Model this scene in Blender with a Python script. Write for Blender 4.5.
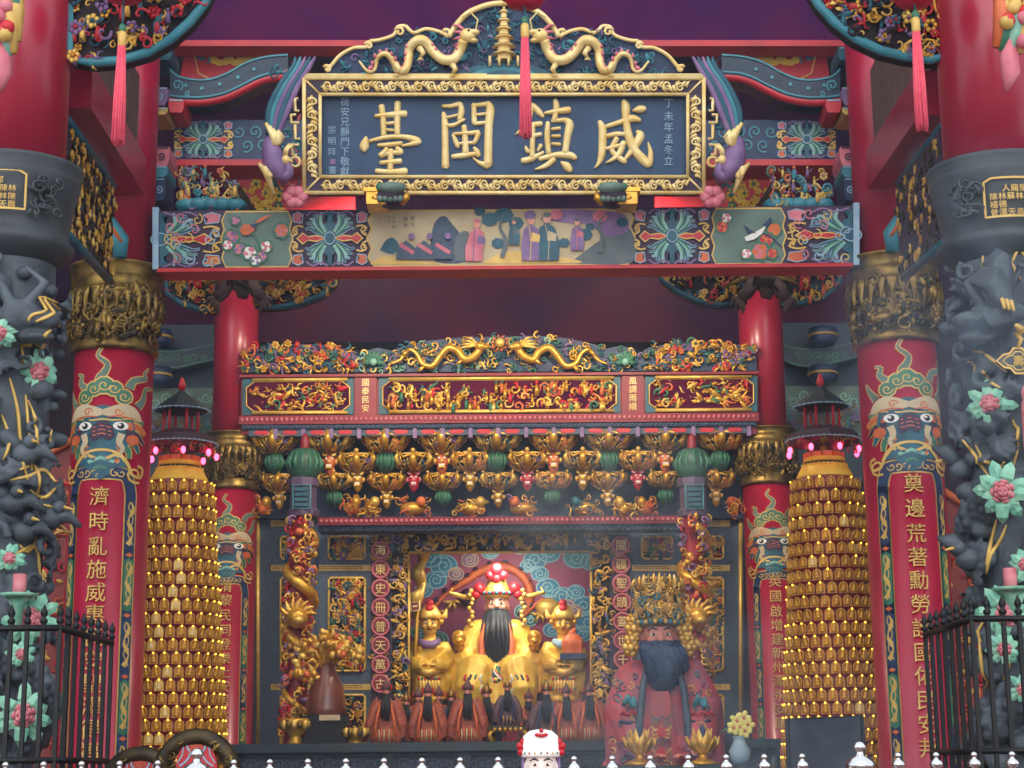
import bpy, bmesh, math, random
from mathutils.bvhtree import BVHTree
from math import sin, cos, pi, radians, sqrt, atan2, tan, hypot
from mathutils import Vector, Matrix, noise

for _o in list(bpy.data.objects):
    bpy.data.objects.remove(_o)
SC = bpy.context.scene
COL = SC.collection
V = Vector

# ------------------------------------------------------------------ camera
F_PX, PITCH, ROLL, CAM_Z = 1750.0, radians(12.3), radians(0.6), 1.6
YS, YF, YI = 9.4, 12.5, 17.5      # depths of the stone, front and inner columns
FWD = V((0, cos(PITCH), sin(PITCH)))
_R0, _U0 = V((1, 0, 0)), V((0, -sin(PITCH), cos(PITCH)))
RIGHT = _R0 * cos(ROLL) - _U0 * sin(ROLL)
UP = _R0 * sin(ROLL) + _U0 * cos(ROLL)
cam_data = bpy.data.cameras.new('camera')
cam = bpy.data.objects.new('camera', cam_data)
COL.objects.link(cam)
cam_data.sensor_width = 36.0
cam_data.lens = 36.0 * F_PX / 1024.0
cam_data.clip_start, cam_data.clip_end = 0.05, 200
cam.matrix_world = Matrix(((RIGHT.x, UP.x, -FWD.x, 0), (RIGHT.y, UP.y, -FWD.y, 0),
                           (RIGHT.z, UP.z, -FWD.z, CAM_Z), (0, 0, 0, 1)))
SC.camera = cam

# ------------------------------------------------------------------ light
SC.view_settings.view_transform = 'Standard'
SC.view_settings.look = 'None'
SC.view_settings.gamma = 1.0
SC.view_settings.use_curve_mapping = False
SC.view_settings.exposure = 0.3
world = bpy.data.worlds.new('overcast_sky')
SC.world = world
world.use_nodes = True
wn = world.node_tree.nodes
bg = wn['Background']
bg.inputs[0].default_value = (0.86, 0.92, 1.0, 1)
bg.inputs[1].default_value = 1.15
sun_d = bpy.data.lights.new('sun', 'SUN')
sun_d.energy = 1.3
sun_d.angle = radians(60)
sun_d.color = (1.0, 0.97, 0.94)
sun = bpy.data.objects.new('sun', sun_d)
COL.objects.link(sun)
sun.rotation_euler = (radians(62), 0, radians(-6))


def lamp(name, loc, energy, size, color, target, spread=None):
    d = bpy.data.lights.new(name, 'AREA')
    d.shape = 'DISK'
    d.size, d.energy, d.color = size, energy, color
    o = bpy.data.objects.new(name, d)
    COL.objects.link(o)
    o.location = loc
    o.rotation_euler = (V(target) - V(loc)).to_track_quat('-Z', 'Y').to_euler()
    return o


# added unseen fill lights: two behind the painted beam, one in the altar niche
lamp('altar_fill_light', (-1.3, 14.7, 6.3), 70, .35, (1.0, .86, .66), (-.6, 17.6, 3.6))
lamp('altar_fill_light', (1.1, 14.7, 6.3), 70, .35, (1.0, .86, .66), (.5, 17.6, 3.6))
lamp('niche_fill_light', (-.1, 18.1, 3.68), 15, .4, (1.0, .92, .75), (-.1, 18.8, 2.6))

# ------------------------------------------------------------------ pixels to places
def P(px, py, Y, k=0.0, z0=0.0):
    """World point seen at a pixel, on the plane y = Y (or y = Y - k*(z - z0) for a leaning board)."""
    d = RIGHT * ((px - 512) / F_PX) + UP * ((384 - py) / F_PX) + FWD
    t = (Y + k * (z0 - CAM_Z)) / (d.y + k * d.z)
    return V((d.x * t, d.y * t, CAM_Z + d.z * t))


def pm(Y, k=0.0, z0=0.0):
    """map (px, py, height towards the viewer) to the world, on a wall at depth Y"""
    def f(x, y, h=0.0):
        p = P(x, y, Y, k, z0)
        n = V((0, -1, -k)).normalized()
        return p + n * h
    return f


def mpp(Y):
    return Y * 1.03 / F_PX


# ------------------------------------------------------------------ materials
def lin(c):
    if isinstance(c, str):
        c = tuple(int(c[i:i + 2], 16) / 255 for i in (0, 2, 4))
    return tuple(x / 12.92 if x <= 0.04045 else ((x + 0.055) / 1.055) ** 2.4 for x in c) + (1,)


MATS = {}


def mat(name, c, rough=0.5, metal=0.0, c2=None, scale=8.0, bump=0.0, bscale=None, coat=0.0, emit=None, estr=0.0, detail=3.0, lo=0.35, hi=0.65):
    m = bpy.data.materials.new(name)
    m.use_nodes = True
    nt = m.node_tree
    b = nt.nodes['Principled BSDF']
    b.inputs['Base Color'].default_value = lin(c)
    b.inputs['Roughness'].default_value = rough
    b.inputs['Metallic'].default_value = metal
    b.inputs['Coat Weight'].default_value = coat
    b.inputs['Coat Roughness'].default_value = 0.2
    tc = nt.nodes.new('ShaderNodeTexCoord')
    if c2 is not None:
        n = nt.nodes.new('ShaderNodeTexNoise')
        n.inputs['Scale'].default_value = scale
        n.inputs['Detail'].default_value = detail
        nt.links.new(tc.outputs['Object'], n.inputs['Vector'])
        r = nt.nodes.new('ShaderNodeValToRGB')
        r.color_ramp.elements[0].position, r.color_ramp.elements[1].position = lo, hi
        r.color_ramp.elements[0].color = lin(c)
        r.color_ramp.elements[1].color = lin(c2)
        nt.links.new(n.outputs['Fac'], r.inputs['Fac'])
        nt.links.new(r.outputs['Color'], b.inputs['Base Color'])
    if bump:
        n2 = nt.nodes.new('ShaderNodeTexNoise')
        n2.inputs['Scale'].default_value = bscale or scale * 3
        n2.inputs['Detail'].default_value = 4
        nt.links.new(tc.outputs['Object'], n2.inputs['Vector'])
        bp = nt.nodes.new('ShaderNodeBump')
        bp.inputs['Strength'].default_value = bump
        bp.inputs['Distance'].default_value = 0.02
        nt.links.new(n2.outputs['Fac'], bp.inputs['Height'])
        nt.links.new(bp.outputs['Normal'], b.inputs['Normal'])
    if emit:
        b.inputs['Emission Color'].default_value = lin(emit)
        b.inputs['Emission Strength'].default_value = estr
    MATS[name] = m
    return m


RED = mat('red_lacquer', '9a0f30', 0.34, c2='a81638', scale=3, coat=0.25)
REDD = mat('dark_red_paint', '74101f', 0.5, c2='8a1428', scale=4)
REDB = mat('bright_red_paint', 'c8202c', 0.45, c2='b31828', scale=5)
PURP = mat('soffit_purple', '5a1846', 0.85, c2='3c1648', scale=1.2)
MAROON = mat('soffit_maroon', '561430', 0.95, c2='3a1234', scale=1.0)
for _m in (PURP, MAROON):
    _m.node_tree.nodes['Principled BSDF'].inputs['Specular IOR Level'].default_value = 0.0
GOLD = mat('gilt', 'dca83e', 0.33, 0.5, c2='b8822a', scale=14, lo=0.4, hi=0.75)
GOLDL = mat('light_gilt', 'ecc868', 0.4, 0.35, c2='d8a848', scale=12)
GOLDB = mat('bright_gold_robe', 'f2cc58', 0.4, 0.15, c2='dcaa34', scale=10)
GOLDP = mat('gold_paint', 'dcb864', 0.5, 0.1, c2='c8a050', scale=10)
CREAMG = mat('cream_gilt', 'f4dc9c', 0.42, 0.12, c2='e4c070', scale=9)
BRONZE = mat('aged_bronze', '9a7c3c', 0.4, 0.7, c2='5e4a26', scale=9, bump=0.2)
BRONZED = mat('dark_bronze', '4a3c22', 0.5, 0.5, c2='2e2618', scale=11)
DARK = mat('dark_wood', '1c1418', 0.8, c2='281a20', scale=6)  # near-black wood for carving backs and some motifs
BLUEB = mat('plaque_blue', '28486a', 0.55, c2='1e3a5a', scale=3.5)
NAVY = mat('navy_paint', '1c2c50', 0.55, c2='243c60', scale=6)
TEAL = mat('teal_paint', '1f5f70', 0.5, c2='174a5c', scale=7)
CRED = mat('canopy_crimson', '8e1428', 0.5, c2='7a1024', scale=6)
LOTG = mat('lotus_green', '2a5a48', 0.5, c2='204838', scale=8)
TEALD = mat('deep_teal_paint', '0c2e44', 0.5, c2='0a2438', scale=7)
TEALL = mat('light_teal', '3f8c9a', 0.5, c2='2f7888', scale=7)
GREEN = mat('jade_green', '3c7a5c', 0.5, c2='2e6450', scale=8)
MINT = mat('mint_paint', '8cc0aa', 0.55, c2='74a898', scale=9)
PINK = mat('pink_paint', 'd87c88', 0.55, c2='c06070', scale=9)
LILAC = mat('lilac_paint', '8c6c98', 0.55, c2='705684', scale=9)
ORANGE = mat('orange_paint', 'd8703a', 0.5, c2='c05a30', scale=9)
CREAM = mat('cream_paint', 'cbb894', 0.7, c2='b8a482', scale=6)
SAGE = mat('sage_paint', '6c8478', 0.65, c2='5c7068', scale=5)
PLUM = mat('plum_paint', '3e2440', 0.6, c2='30203a', scale=6)
GREYB = mat('slate_blue_wood', '4c5c70', 0.6, c2='3c4a5c', scale=30, detail=6)
WHITEP = mat('white_paint', 'e8e4dc', 0.6)
SKYL = mat('pale_blue_paint', '9cb8cc', 0.6, c2='84a4bc', scale=8)
STONE = mat('dark_stone', '505a62', 0.6, c2='323a42', scale=5, bump=0.35, bscale=22)
STONED = mat('capital_stone', '434a4e', 0.6, c2='31373c', scale=4, bump=0.25, bscale=14)
LEAF = mat('mint_leaf', '8ec4a8', 0.5, c2='66a890', scale=14)
PEONY = mat('peony_pink', 'cc8086', 0.5, c2='b8646e', scale=16)
IRON = mat('black_iron', '15171a', 0.5, 0.4)
STEEL = mat('polished_steel', 'd8d8d8', 0.22, 1.0)
SKIN = mat('painted_skin', 'e0a088', 0.5, c2='d49078', scale=12)
SKING = mat('gilt_skin', 'e4b858', 0.4, 0.3, c2='d8a040', scale=12)
SKINR = mat('ruddy_skin', 'd88c7c', 0.5, c2='c87868', scale=12)
SKINW = mat('powdered_skin', 'f4e4dc', 0.55, c2='f0d8cc', scale=12)
BLACK = mat('black_hair', '14161c', 0.6, c2='20242e', scale=30)
BEARDB = mat('blue_black_beard', '182a4c', 0.7, c2='24406c', scale=30)
WOODB = mat('brown_wood', '6c5448', 0.7, c2='54403a', scale=9, detail=6)
CLAY = mat('brown_glaze', '7c4434', 0.3, c2='5e3228', scale=6, coat=0.4)
TABLE = mat('dark_teal_lacquer', '10242c', 0.45, c2='16303a', scale=5)
SMOKED = mat('smoked_board', '2c3440', 0.7, c2='222a34', scale=4)
TASSEL = mat('pink_tassel', 'ee5c70', 0.7, c2='e04c64', scale=30)
LANT = mat('lantern_red', 'c0183c', 0.6)
YELLOW = mat('yellow_paint', 'e8c040', 0.5, c2='d8a830', scale=8)
AMBER = mat('amber_niche', 'd08c28', 0.35, 0.45, c2='a86418', scale=8)
BULBY = mat('lit_yellow_bulb', 'ffe060', 0.4, emit='ffd040', estr=2.2)
BULBP = mat('lit_pink_bulb', 'ff5070', 0.4, emit='ff3858', estr=9.0)
ROBEO = mat('faded_orange_robe', 'b0583c', 0.7, c2='7c4038', scale=18, detail=5)
ROBER = mat('embroidered_red_robe', 'c44c54', 0.65, c2='8e5c70', scale=7, detail=6)
ROBED = mat('dull_plum_robe', '54404c', 0.7, c2='6a4640', scale=18)
PAGE = mat('white_satin', 'f6f2ec', 0.5)


# ------------------------------------------------------------------ mesh builder
def frame_of(t):
    t = t.normalized()
    a = V((0, 0, 1)) if abs(t.z) < 0.9 else V((1, 0, 0))
    u = t.cross(a).normalized()
    return u, u.cross(t).normalized()


class MB:
    def __init__(self):
        self.v, self.f, self.m, self.s = [], [], [], []

    def add(self, vs, fs, m=0, smooth=True):
        o = len(self.v)
        self.v.extend(tuple(p) for p in vs)
        for f in fs:
            self.f.append(tuple(i + o for i in f))
            self.m.append(m)
            self.s.append(smooth)

    def ball(self, c, r, m=0, n=8, k=6, rot=None):
        if not isinstance(r, (tuple, list)):
            r = (r, r, r)
        c = V(c)
        vs = []
        for j in range(k + 1):
            t = pi * j / k
            for i in range(n):
                a = 2 * pi * i / n
                p = V((r[0] * sin(t) * cos(a), r[1] * sin(t) * sin(a), r[2] * cos(t)))
                if rot:
                    p = rot @ p
                vs.append(c + p)
        fs = [(j * n + i, (j + 1) * n + i, (j + 1) * n + (i + 1) % n, j * n + (i + 1) % n) for j in range(k) for i in range(n)]
        self.add(vs, fs, m)

    def box(self, c, s, m=0, rot=None):
        c = V(c)
        vs = []
        for x in (-.5, .5):
            for y in (-.5, .5):
                for z in (-.5, .5):
                    p = V((x * s[0], y * s[1], z * s[2]))
                    vs.append(c + (rot @ p if rot else p))
        self.add(vs, [(0, 1, 3, 2), (4, 6, 7, 5), (0, 4, 5, 1), (2, 3, 7, 6), (0, 2, 6, 4), (1, 5, 7, 3)], m, False)

    def slab(self, pts, m=0):
        """closed hexahedron from four front points and four back points"""
        self.add(pts, [(0, 1, 2, 3), (7, 6, 5, 4), (0, 4, 5, 1), (1, 5, 6, 2), (2, 6, 7, 3), (3, 7, 4, 0)], m, False)

    def tube(self, pts, r, m=0, n=6, closed=False, cap=True):
        pts = [V(p) for p in pts]
        N = len(pts)
        if not isinstance(r, (list, tuple)):
            r = [r] * N
        vs = []
        u = None
        for i, p in enumerate(pts):
            a = pts[(i - 1) % N] if (closed or i > 0) else p
            b = pts[(i + 1) % N] if (closed or i < N - 1) else p
            t = b - a
            if t.length < 1e-9:
                t = V((0, 0, 1))
            t.normalize()
            if u is None:
                u, w = frame_of(t)
            else:
                u = u - t * u.dot(t)
                if u.length < 1e-6:
                    u, w = frame_of(t)
                u.normalize()
                w = u.cross(t)
            w = t.cross(u)
            for j in range(n):
                g = 2 * pi * j / n
                vs.append(p + (u * cos(g) + w * sin(g)) * r[i])
        fs = []
        for i in range(N if closed else N - 1):
            i2 = (i + 1) % N
            for j in range(n):
                fs.append((i * n + j, i * n + (j + 1) % n, i2 * n + (j + 1) % n, i2 * n + j))
        if not closed and cap:
            fs.append(tuple(range(n - 1, -1, -1)))
            fs.append(tuple((N - 1) * n + j for j in range(n)))
        self.add(vs, fs, m)

    def lathe(self, prof, c=(0, 0, 0), n=32, m=0, a0=0.0, a1=2 * pi, smooth=True, sx=1.0, sy=1.0):
        """prof: [(radius, z)]; closed surface of revolution about the vertical through c"""
        c = V(c)
        full = abs(a1 - a0 - 2 * pi) < 1e-6
        cnt = n if full else n + 1
        vs = []
        for r, z in prof:
            for i in range(cnt):
                a = a0 + (a1 - a0) * i / n
                vs.append(c + V((r * sin(a) * sx, -r * cos(a) * sy, z)))
        fs = []
        for k in range(len(prof) - 1):
            for i in range(n):
                i2 = (i + 1) % cnt
                fs.append((k * cnt + i, k * cnt + i2, (k + 1) * cnt + i2, (k + 1) * cnt + i))
        if full:
            fs.append(tuple(range(cnt - 1, -1, -1)))
            fs.append(tuple((len(prof) - 1) * cnt + i for i in range(cnt)))
        self.add(vs, fs, m, smooth)

    def prism(self, pts, fmap, h0, h1, m=0, mside=None):
        """outline pts (2-D) filled at height h1, walls down to h0"""
        n = len(pts)
        top = [fmap(x, y, h1) for x, y in pts]
        bot = [fmap(x, y, h0) for x, y in pts]
        self.add(top + bot, [tuple(range(n)), tuple(range(2 * n - 1, n - 1, -1))], m, False)
        self.add(top + bot, [(i, n + i, n + (i + 1) % n, (i + 1) % n) for i in range(n)], m if mside is None else mside, False)

    def fan(self, pts, fmap, h, m=0, rings=2, dome=0.0):
        """filled blob on a (possibly curved) surface; dome lifts the middle"""
        n = len(pts)
        self.lift = getattr(self, 'lift', 0) + .00012
        h = h + self.lift
        cx = sum(p[0] for p in pts) / n
        cy = sum(p[1] for p in pts) / n
        vs = [fmap(cx, cy, h + dome)]
        for k in range(1, rings + 1):
            t = k / rings
            for x, y in pts:
                vs.append(fmap(cx + (x - cx) * t, cy + (y - cy) * t, h + dome * (1 - t * t)))
        fs = [(0, 1 + i, 1 + (i + 1) % n) for i in range(n)]
        for k in range(rings - 1):
            o = 1 + k * n
            for i in range(n):
                fs.append((o + i, o + n + i, o + n + (i + 1) % n, o + (i + 1) % n))
        self.add(vs, fs, m)

    def stroke(self, pts, fmap, h0, h1, m=0, cr=True, sub=4, wscale=1.0):
        """brush stroke [(x, y, width)] with a pillowed section"""
        if cr and len(pts) > 2:
            pts = smooth_path(pts, sub)
        elif len(pts) == 2:
            a, b = pts
            pts = [tuple(a[k] + (b[k] - a[k]) * t / 3 for k in range(3)) for t in range(4)]
        N = len(pts)
        vs = []
        # rounded ends
        ext = []
        for i, (x, y, w) in enumerate(pts):
            a, b = pts[max(0, i - 1)], pts[min(N - 1, i + 1)]
            dx, dy = b[0] - a[0], b[1] - a[1]
            L = hypot(dx, dy) or 1
            dx, dy = dx / L, dy / L
            w = w * 0.5 * wscale
            if i == 0:
                ext.append((x - dx * w * .45, y - dy * w * .45, w * .55, dx, dy, 0.4))
            ext.append((x, y, w, dx, dy, 1))
            if i == N - 1:
                ext.append((x + dx * w * .45, y + dy * w * .45, w * .55, dx, dy, 0.4))
        for x, y, w, dx, dy, e in ext:
            for q, hh in ((-1, 0), (-.78, .85), (0, 1), (.78, .85), (1, 0)):
                vs.append(fmap(x - dy * w * q, y + dx * w * q, h0 + (h1 - h0) * hh * e))
        M = len(ext)
        fs = [(i * 5 + j, i * 5 + j + 1, i * 5 + 6 + j, i * 5 + 5 + j) for i in range(M - 1) for j in range(4)]
        fs += [(0, 1, 2, 3, 4), tuple(M * 5 - 1 - j for j in range(5))]
        self.add(vs, fs, m)

    def ribbon(self, pts, w, fmap, h, m=0, closed=False):
        """flat painted line; w a number or a list"""
        N = len(pts)
        self.lift = getattr(self, 'lift', 0) + .00012
        h = h + self.lift
        if not isinstance(w, (list, tuple)):
            w = [w] * N
        vs = []
        for i, (x, y) in enumerate(pts):
            a = pts[(i - 1) % N] if (closed or i > 0) else pts[i]
            b = pts[(i + 1) % N] if (closed or i < N - 1) else pts[i]
            dx, dy = b[0] - a[0], b[1] - a[1]
            L = hypot(dx, dy) or 1
            nx, ny = -dy / L * w[i] / 2, dx / L * w[i] / 2
            vs += [fmap(x + nx, y + ny, h), fmap(x - nx, y - ny, h)]
        fs = [(2 * i, 2 * i + 1, 2 * ((i + 1) % N) + 1, 2 * ((i + 1) % N)) for i in range(N if closed else N - 1)]
        self.add(vs, fs, m)

    def patch(self, x0, x1, y0, y1, fmap, h, m=0, nx=8, ny=1):
        vs = [fmap(x0 + (x1 - x0) * i / nx, y0 + (y1 - y0) * j / ny, h) for j in range(ny + 1) for i in range(nx + 1)]
        fs = [(j * (nx + 1) + i, j * (nx + 1) + i + 1, (j + 1) * (nx + 1) + i + 1, (j + 1) * (nx + 1) + i) for j in range(ny) for i in range(nx)]
        self.add(vs, fs, m)

    def text(self, ch, cx, cy, size, fmap, h, m=0, ydir=-1, thick=0.004, sx=1.0):
        """one written character centred on (cx, cy)"""
        vs, fs, bd = glyph(ch)
        top = [fmap(cx + (x - .5) * size * sx, cy - ydir * -(y - .5) * size, h) for x, y in vs]
        self.add(top, fs, m, False)
        if thick:
            bot = [fmap(cx + (x - .5) * size * sx, cy - ydir * -(y - .5) * size, h - thick) for x, y in vs]
            n = len(vs)
            self.add(top + bot, [(a, b, n + b, n + a) for a, b in bd], m, False)

    def mesh(self, name, mats, base=(0, 0, 0)):
        me = bpy.data.meshes.new(name)
        b = V(base)
        me.from_pydata([(p[0] - b.x, p[1] - b.y, p[2] - b.z) for p in self.v], [], self.f)
        for mt in mats:
            me.materials.append(mt)
        me.polygons.foreach_set('material_index', self.m)
        me.polygons.foreach_set('use_smooth', self.s)
        me.validate()
        me.update()
        return me


_GL = {}


def glyph(ch):
    if ch not in _GL:
        c = bpy.data.curves.new('glyph', 'FONT')
        c.body = ch
        c.resolution_u = 2
        o = bpy.data.objects.new('glyph', c)
        COL.objects.link(o)
        dg = bpy.context.evaluated_depsgraph_get()
        me = bpy.data.meshes.new_from_object(o.evaluated_get(dg))
        vs = [(v.co.x, v.co.y + 0.12) for v in me.vertices]
        fs = [tuple(p.vertices) for p in me.polygons]
        cnt = {}
        for f in fs:
            for a, b in zip(f, f[1:] + f[:1]):
                key = (min(a, b), max(a, b))
                cnt[key] = cnt.get(key, 0) + 1
        _GL[ch] = (vs, fs, [k for k, q in cnt.items() if q == 1])
        bpy.data.objects.remove(o)
        bpy.data.curves.remove(c)
        bpy.data.meshes.remove(me)
    return _GL[ch]


def smooth_path(pts, sub=4):
    out = []
    N = len(pts)
    for i in range(N - 1):
        p0, p1, p2, p3 = pts[max(0, i - 1)], pts[i], pts[i + 1], pts[min(N - 1, i + 2)]
        for s in range(sub):
            t = s / sub
            out.append(tuple(.5 * (2 * p1[k] + (p2[k] - p0[k]) * t + (2 * p0[k] - 5 * p1[k] + 4 * p2[k] - p3[k]) * t * t
                                   + (3 * p1[k] - p0[k] - 3 * p2[k] + p3[k]) * t ** 3) for k in range(len(p1))))
    out.append(tuple(pts[-1]))
    return out


def spiral(x, y, r, a0, turns=1.4, d=1, n=12, r1=0.15):
    """points from the outside in"""
    return [(x + (r * (1 - t) + r * r1 * t) * cos(a0 + d * 2 * pi * turns * t), y + (r * (1 - t) + r * r1 * t) * sin(a0 + d * 2 * pi * turns * t))
            for t in (i / (n - 1) for i in range(n))]


def fuse(mb, voxel, smooth=3, cls=None):
    """overlapping closed shapes -> one continuous skin (a new MB); cls(point) -> material index"""
    me = mb.mesh('fuse', [])
    o = bpy.data.objects.new('fuse', me)
    COL.objects.link(o)
    r = o.modifiers.new('r', 'REMESH')
    r.mode, r.voxel_size = 'VOXEL', voxel
    if smooth:
        s = o.modifiers.new('s', 'SMOOTH')
        s.iterations, s.factor = smooth, 0.5
    dg = bpy.context.evaluated_depsgraph_get()
    m2 = bpy.data.meshes.new_from_object(o.evaluated_get(dg))
    out = MB()
    vs = [v.co.copy() for v in m2.vertices]
    out.v = [tuple(p) for p in vs]
    out.f = [tuple(p.vertices) for p in m2.polygons]
    out.m = [cls(vs[p.vertices[0]]) if cls else 0 for p in m2.polygons]
    out.s = [True] * len(out.f)
    bpy.data.objects.remove(o)
    bpy.data.meshes.remove(me)
    bpy.data.meshes.remove(m2)
    return out


# ------------------------------------------------------------------ things and parts
BASE = {}


def thing(name, label, cat, base, group=None, kind='thing'):
    o = bpy.data.objects.new(name, None)
    COL.objects.link(o)
    o.empty_display_size = 0.1
    o.location = base
    o['label'], o['category'], o['kind'] = label, cat, kind
    if group:
        o['group'] = group
    BASE[o.name] = V(base)
    return o


def part(mb, name, mats, parent, label=None, kind=None):
    base = BASE[parent.name]
    o = bpy.data.objects.new(name, mb.mesh(name, mats if isinstance(mats, (list, tuple)) else [mats], base))
    COL.objects.link(o)
    o.parent = parent
    BASE[o.name] = base
    if label:
        o['label'] = label
    if kind:
        o['kind'] = kind
    return o


def single(mb, name, mats, label, cat, base, group=None, kind='thing'):
    o = bpy.data.objects.new(name, mb.mesh(name, mats if isinstance(mats, (list, tuple)) else [mats], base))
    COL.objects.link(o)
    o.location = base
    o['label'], o['category'], o['kind'] = label, cat, kind
    if group:
        o['group'] = group
    BASE[o.name] = V(base)
    return o


def struct(mb, name, mats):
    o = bpy.data.objects.new(name, mb.mesh(name, mats if isinstance(mats, (list, tuple)) else [mats]))
    COL.objects.link(o)
    o['kind'] = 'structure'
    BASE[o.name] = V((0, 0, 0))
    return o


# ------------------------------------------------------------------ carving
def carve(mb, x0, y0, x1, y1, n, size, fmap, mm, rng, pal, hmax=0.03, inside=None, kinds='ccclffsb', rscale=1.0):
    """scatter scrolls, leaves, flowers, little riders and birds in relief over a rectangle; mm = metres per unit; pal = weighted material indices"""
    for _ in range(n):
        for _t in range(12):
            x, y = rng.uniform(x0, x1), rng.uniform(y0, y1)
            if inside is None or inside(x, y):
                break
        else:
            continue
        k = rng.choice(kinds)
        s = size * rng.uniform(.7, 1.3)
        m = rng.choice(pal)
        h = rng.uniform(.2, .8) * hmax
        if k == 'c':
            pts = spiral(x, y, s * .75, rng.uniform(0, 2 * pi), rng.uniform(.7, 1.3), rng.choice((-1, 1)), 9)
            N = len(pts)
            mb.tube([fmap(a, b, h + hmax * .5 * i / N) for i, (a, b) in enumerate(pts)],
                    [s * mm * .17 * rscale * (1 - .5 * i / N) for i in range(N)], m, 5)
        elif k == 's':
            a = rng.uniform(0, 2 * pi)
            pts = [(x + cos(a) * s * t * 1.3 - sin(a) * s * .4 * sin(t * 4), y + sin(a) * s * t * 1.3 + cos(a) * s * .4 * sin(t * 4)) for t in (-.8, -.5, -.2, .1, .4, .7)]
            mb.tube([fmap(a_, b_, h) for a_, b_ in pts], [s * mm * q * rscale for q in (.04, .14, .19, .17, .12, .03)], m, 5)
        elif k == 'l':
            a = rng.uniform(0, 2 * pi)
            pts = [(x + cos(a) * s * u - sin(a) * s * w, y + sin(a) * s * u + cos(a) * s * w) for u, w in ((-.9, 0), (-.3, .32), (.3, .26), (.9, 0), (.3, -.26), (-.3, -.32))]
            mb.fan(pts, fmap, h, m, 2, s * mm * .25)
        elif k == 'f':
            q = rng.choice((5, 6))
            a0 = rng.uniform(0, 1)
            for i in range(q):
                a = a0 + 2 * pi * i / q
                mb.ball(fmap(x + cos(a) * s * .42, y + sin(a) * s * .42, h), (s * mm * .3, s * mm * .2, s * mm * .3), m, 5, 4)
            mb.ball(fmap(x, y, h + s * mm * .15), s * mm * .22, rng.choice(pal), 5, 4)
        elif k == 'b':
            a = rng.choice((-1, 1))
            mb.ball(fmap(x, y, h), (s * mm * .5, s * mm * .25, s * mm * .26), m, 6, 4)
            mb.ball(fmap(x + a * s * .55, y - s * .28, h), s * mm * .17, m, 5, 4)
            mb.tube([fmap(x, y, h), fmap(x - a * s * .3, y - s * .6, h + s * mm * .2), fmap(x - a * s * .9, y - s * .8, h)], [s * mm * .16, s * mm * .16, s * mm * .03], m, 4)
            mb.tube([fmap(x - a * s * .4, y, h), fmap(x - a * s * 1.1, y + s * .3, h)], [s * mm * .12, s * mm * .04], m, 4)
        elif k == 'r':
            # a small standing figure
            mb.tube([fmap(x, y + s * .9, h), fmap(x, y + s * .2, h + s * mm * .2), fmap(x, y - s * .45, h)], [s * mm * .34, s * mm * .3, s * mm * .16], m, 6)
            mb.ball(fmap(x, y - s * .7, h), s * mm * .24, rng.choice(pal), 6, 5)
            d = rng.choice((-1, 1))
            mb.tube([fmap(x, y - s * .3, h), fmap(x + d * s * .5, y - s * .1, h + s * mm * .2), fmap(x + d * s * .7, y - s * .6, h)], s * mm * .1, m, 4)


def cyl_map(cx, cy, R):
    """(arc metres from the front, z, height) -> world"""
    def f(a, z, h=0.0):
        g = a / R
        return V((cx + (R + h) * sin(g), cy - (R + h) * cos(g), z))
    return f


# ================================================================== the hall
def slab_box(x0, x1, y0, y1, z0, z1, m=0):
    mb = MB()
    mb.box(((x0 + x1) / 2, (y0 + y1) / 2, (z0 + z1) / 2), (x1 - x0, y1 - y0, z1 - z0), m)
    return mb


PAVE = mat('courtyard_granite', '8a8680', 0.8, c2='78746e', scale=3)
TILE = mat('hall_tiles', '7a4a3c', 0.5, c2='6a4036', scale=2)
WALLM = mat('hall_wall', '4a1a26', 0.7, c2='38182a', scale=1.5)
struct(slab_box(-14, 14, -8, 4.2, -0.2, 0.0), 'ground', [PAVE])
struct(slab_box(-7.5, 7.5, 4.2, 23, 0.0, 0.6), 'floor', [TILE])
struct(slab_box(-7.5, 7.5, 22.0, 22.2, 0.6, 10.0), 'wall_back', [WALLM])
struct(slab_box(-7.5, -7.3, 9.0, 22.0, 0.6, 10.0), 'wall_left', [WALLM])
struct(slab_box(7.3, 7.5, 9.0, 22.0, 0.6, 10.0), 'wall_right', [WALLM])
struct(slab_box(-7.5, 7.5, 11.5, 22.2, 10.0, 10.2), 'ceiling', [WALLM])

# dark soffit board behind the crest of the plaque
def strip_box(pxa, pxb, pya, pyb, Y, depth, m=0, mb=None):
    """box whose front face covers pixels pxa..pxb, pya..pyb on the wall y = Y"""
    mb = mb or MB()
    a, b, c, d = P(pxa, pyb, Y), P(pxb, pyb, Y), P(pxb, pya, Y), P(pxa, pya, Y)
    e = V((0, depth, 0))
    mb.slab([a, b, c, d, a + e, b + e, c + e, d + e], m)
    return mb


struct(strip_box(120, 880, -60, 42, YF + .9, 0.15), 'trim_1', [PURP])
mbx = strip_box(120, 880, 40, 46, YF + .85, 0.22)
struct(mbx, 'trim_2', [REDB])
# plain dark lintel wall between the painted beam and the altar canopy
struct(strip_box(100, 905, 262, 342, 19.1, 0.3), 'trim_3', [MAROON])
struct(strip_box(258, 742, 335, 378, 19.5, 0.2), 'trim_4', [NAVY])
struct(strip_box(150, 860, 236, 262, YF + 1.28, 0.3), 'trim_10', [REDD])
struct(strip_box(-60, 1080, 45, 300, 21.0, 0.2), 'trim_5', [PURP])


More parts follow.
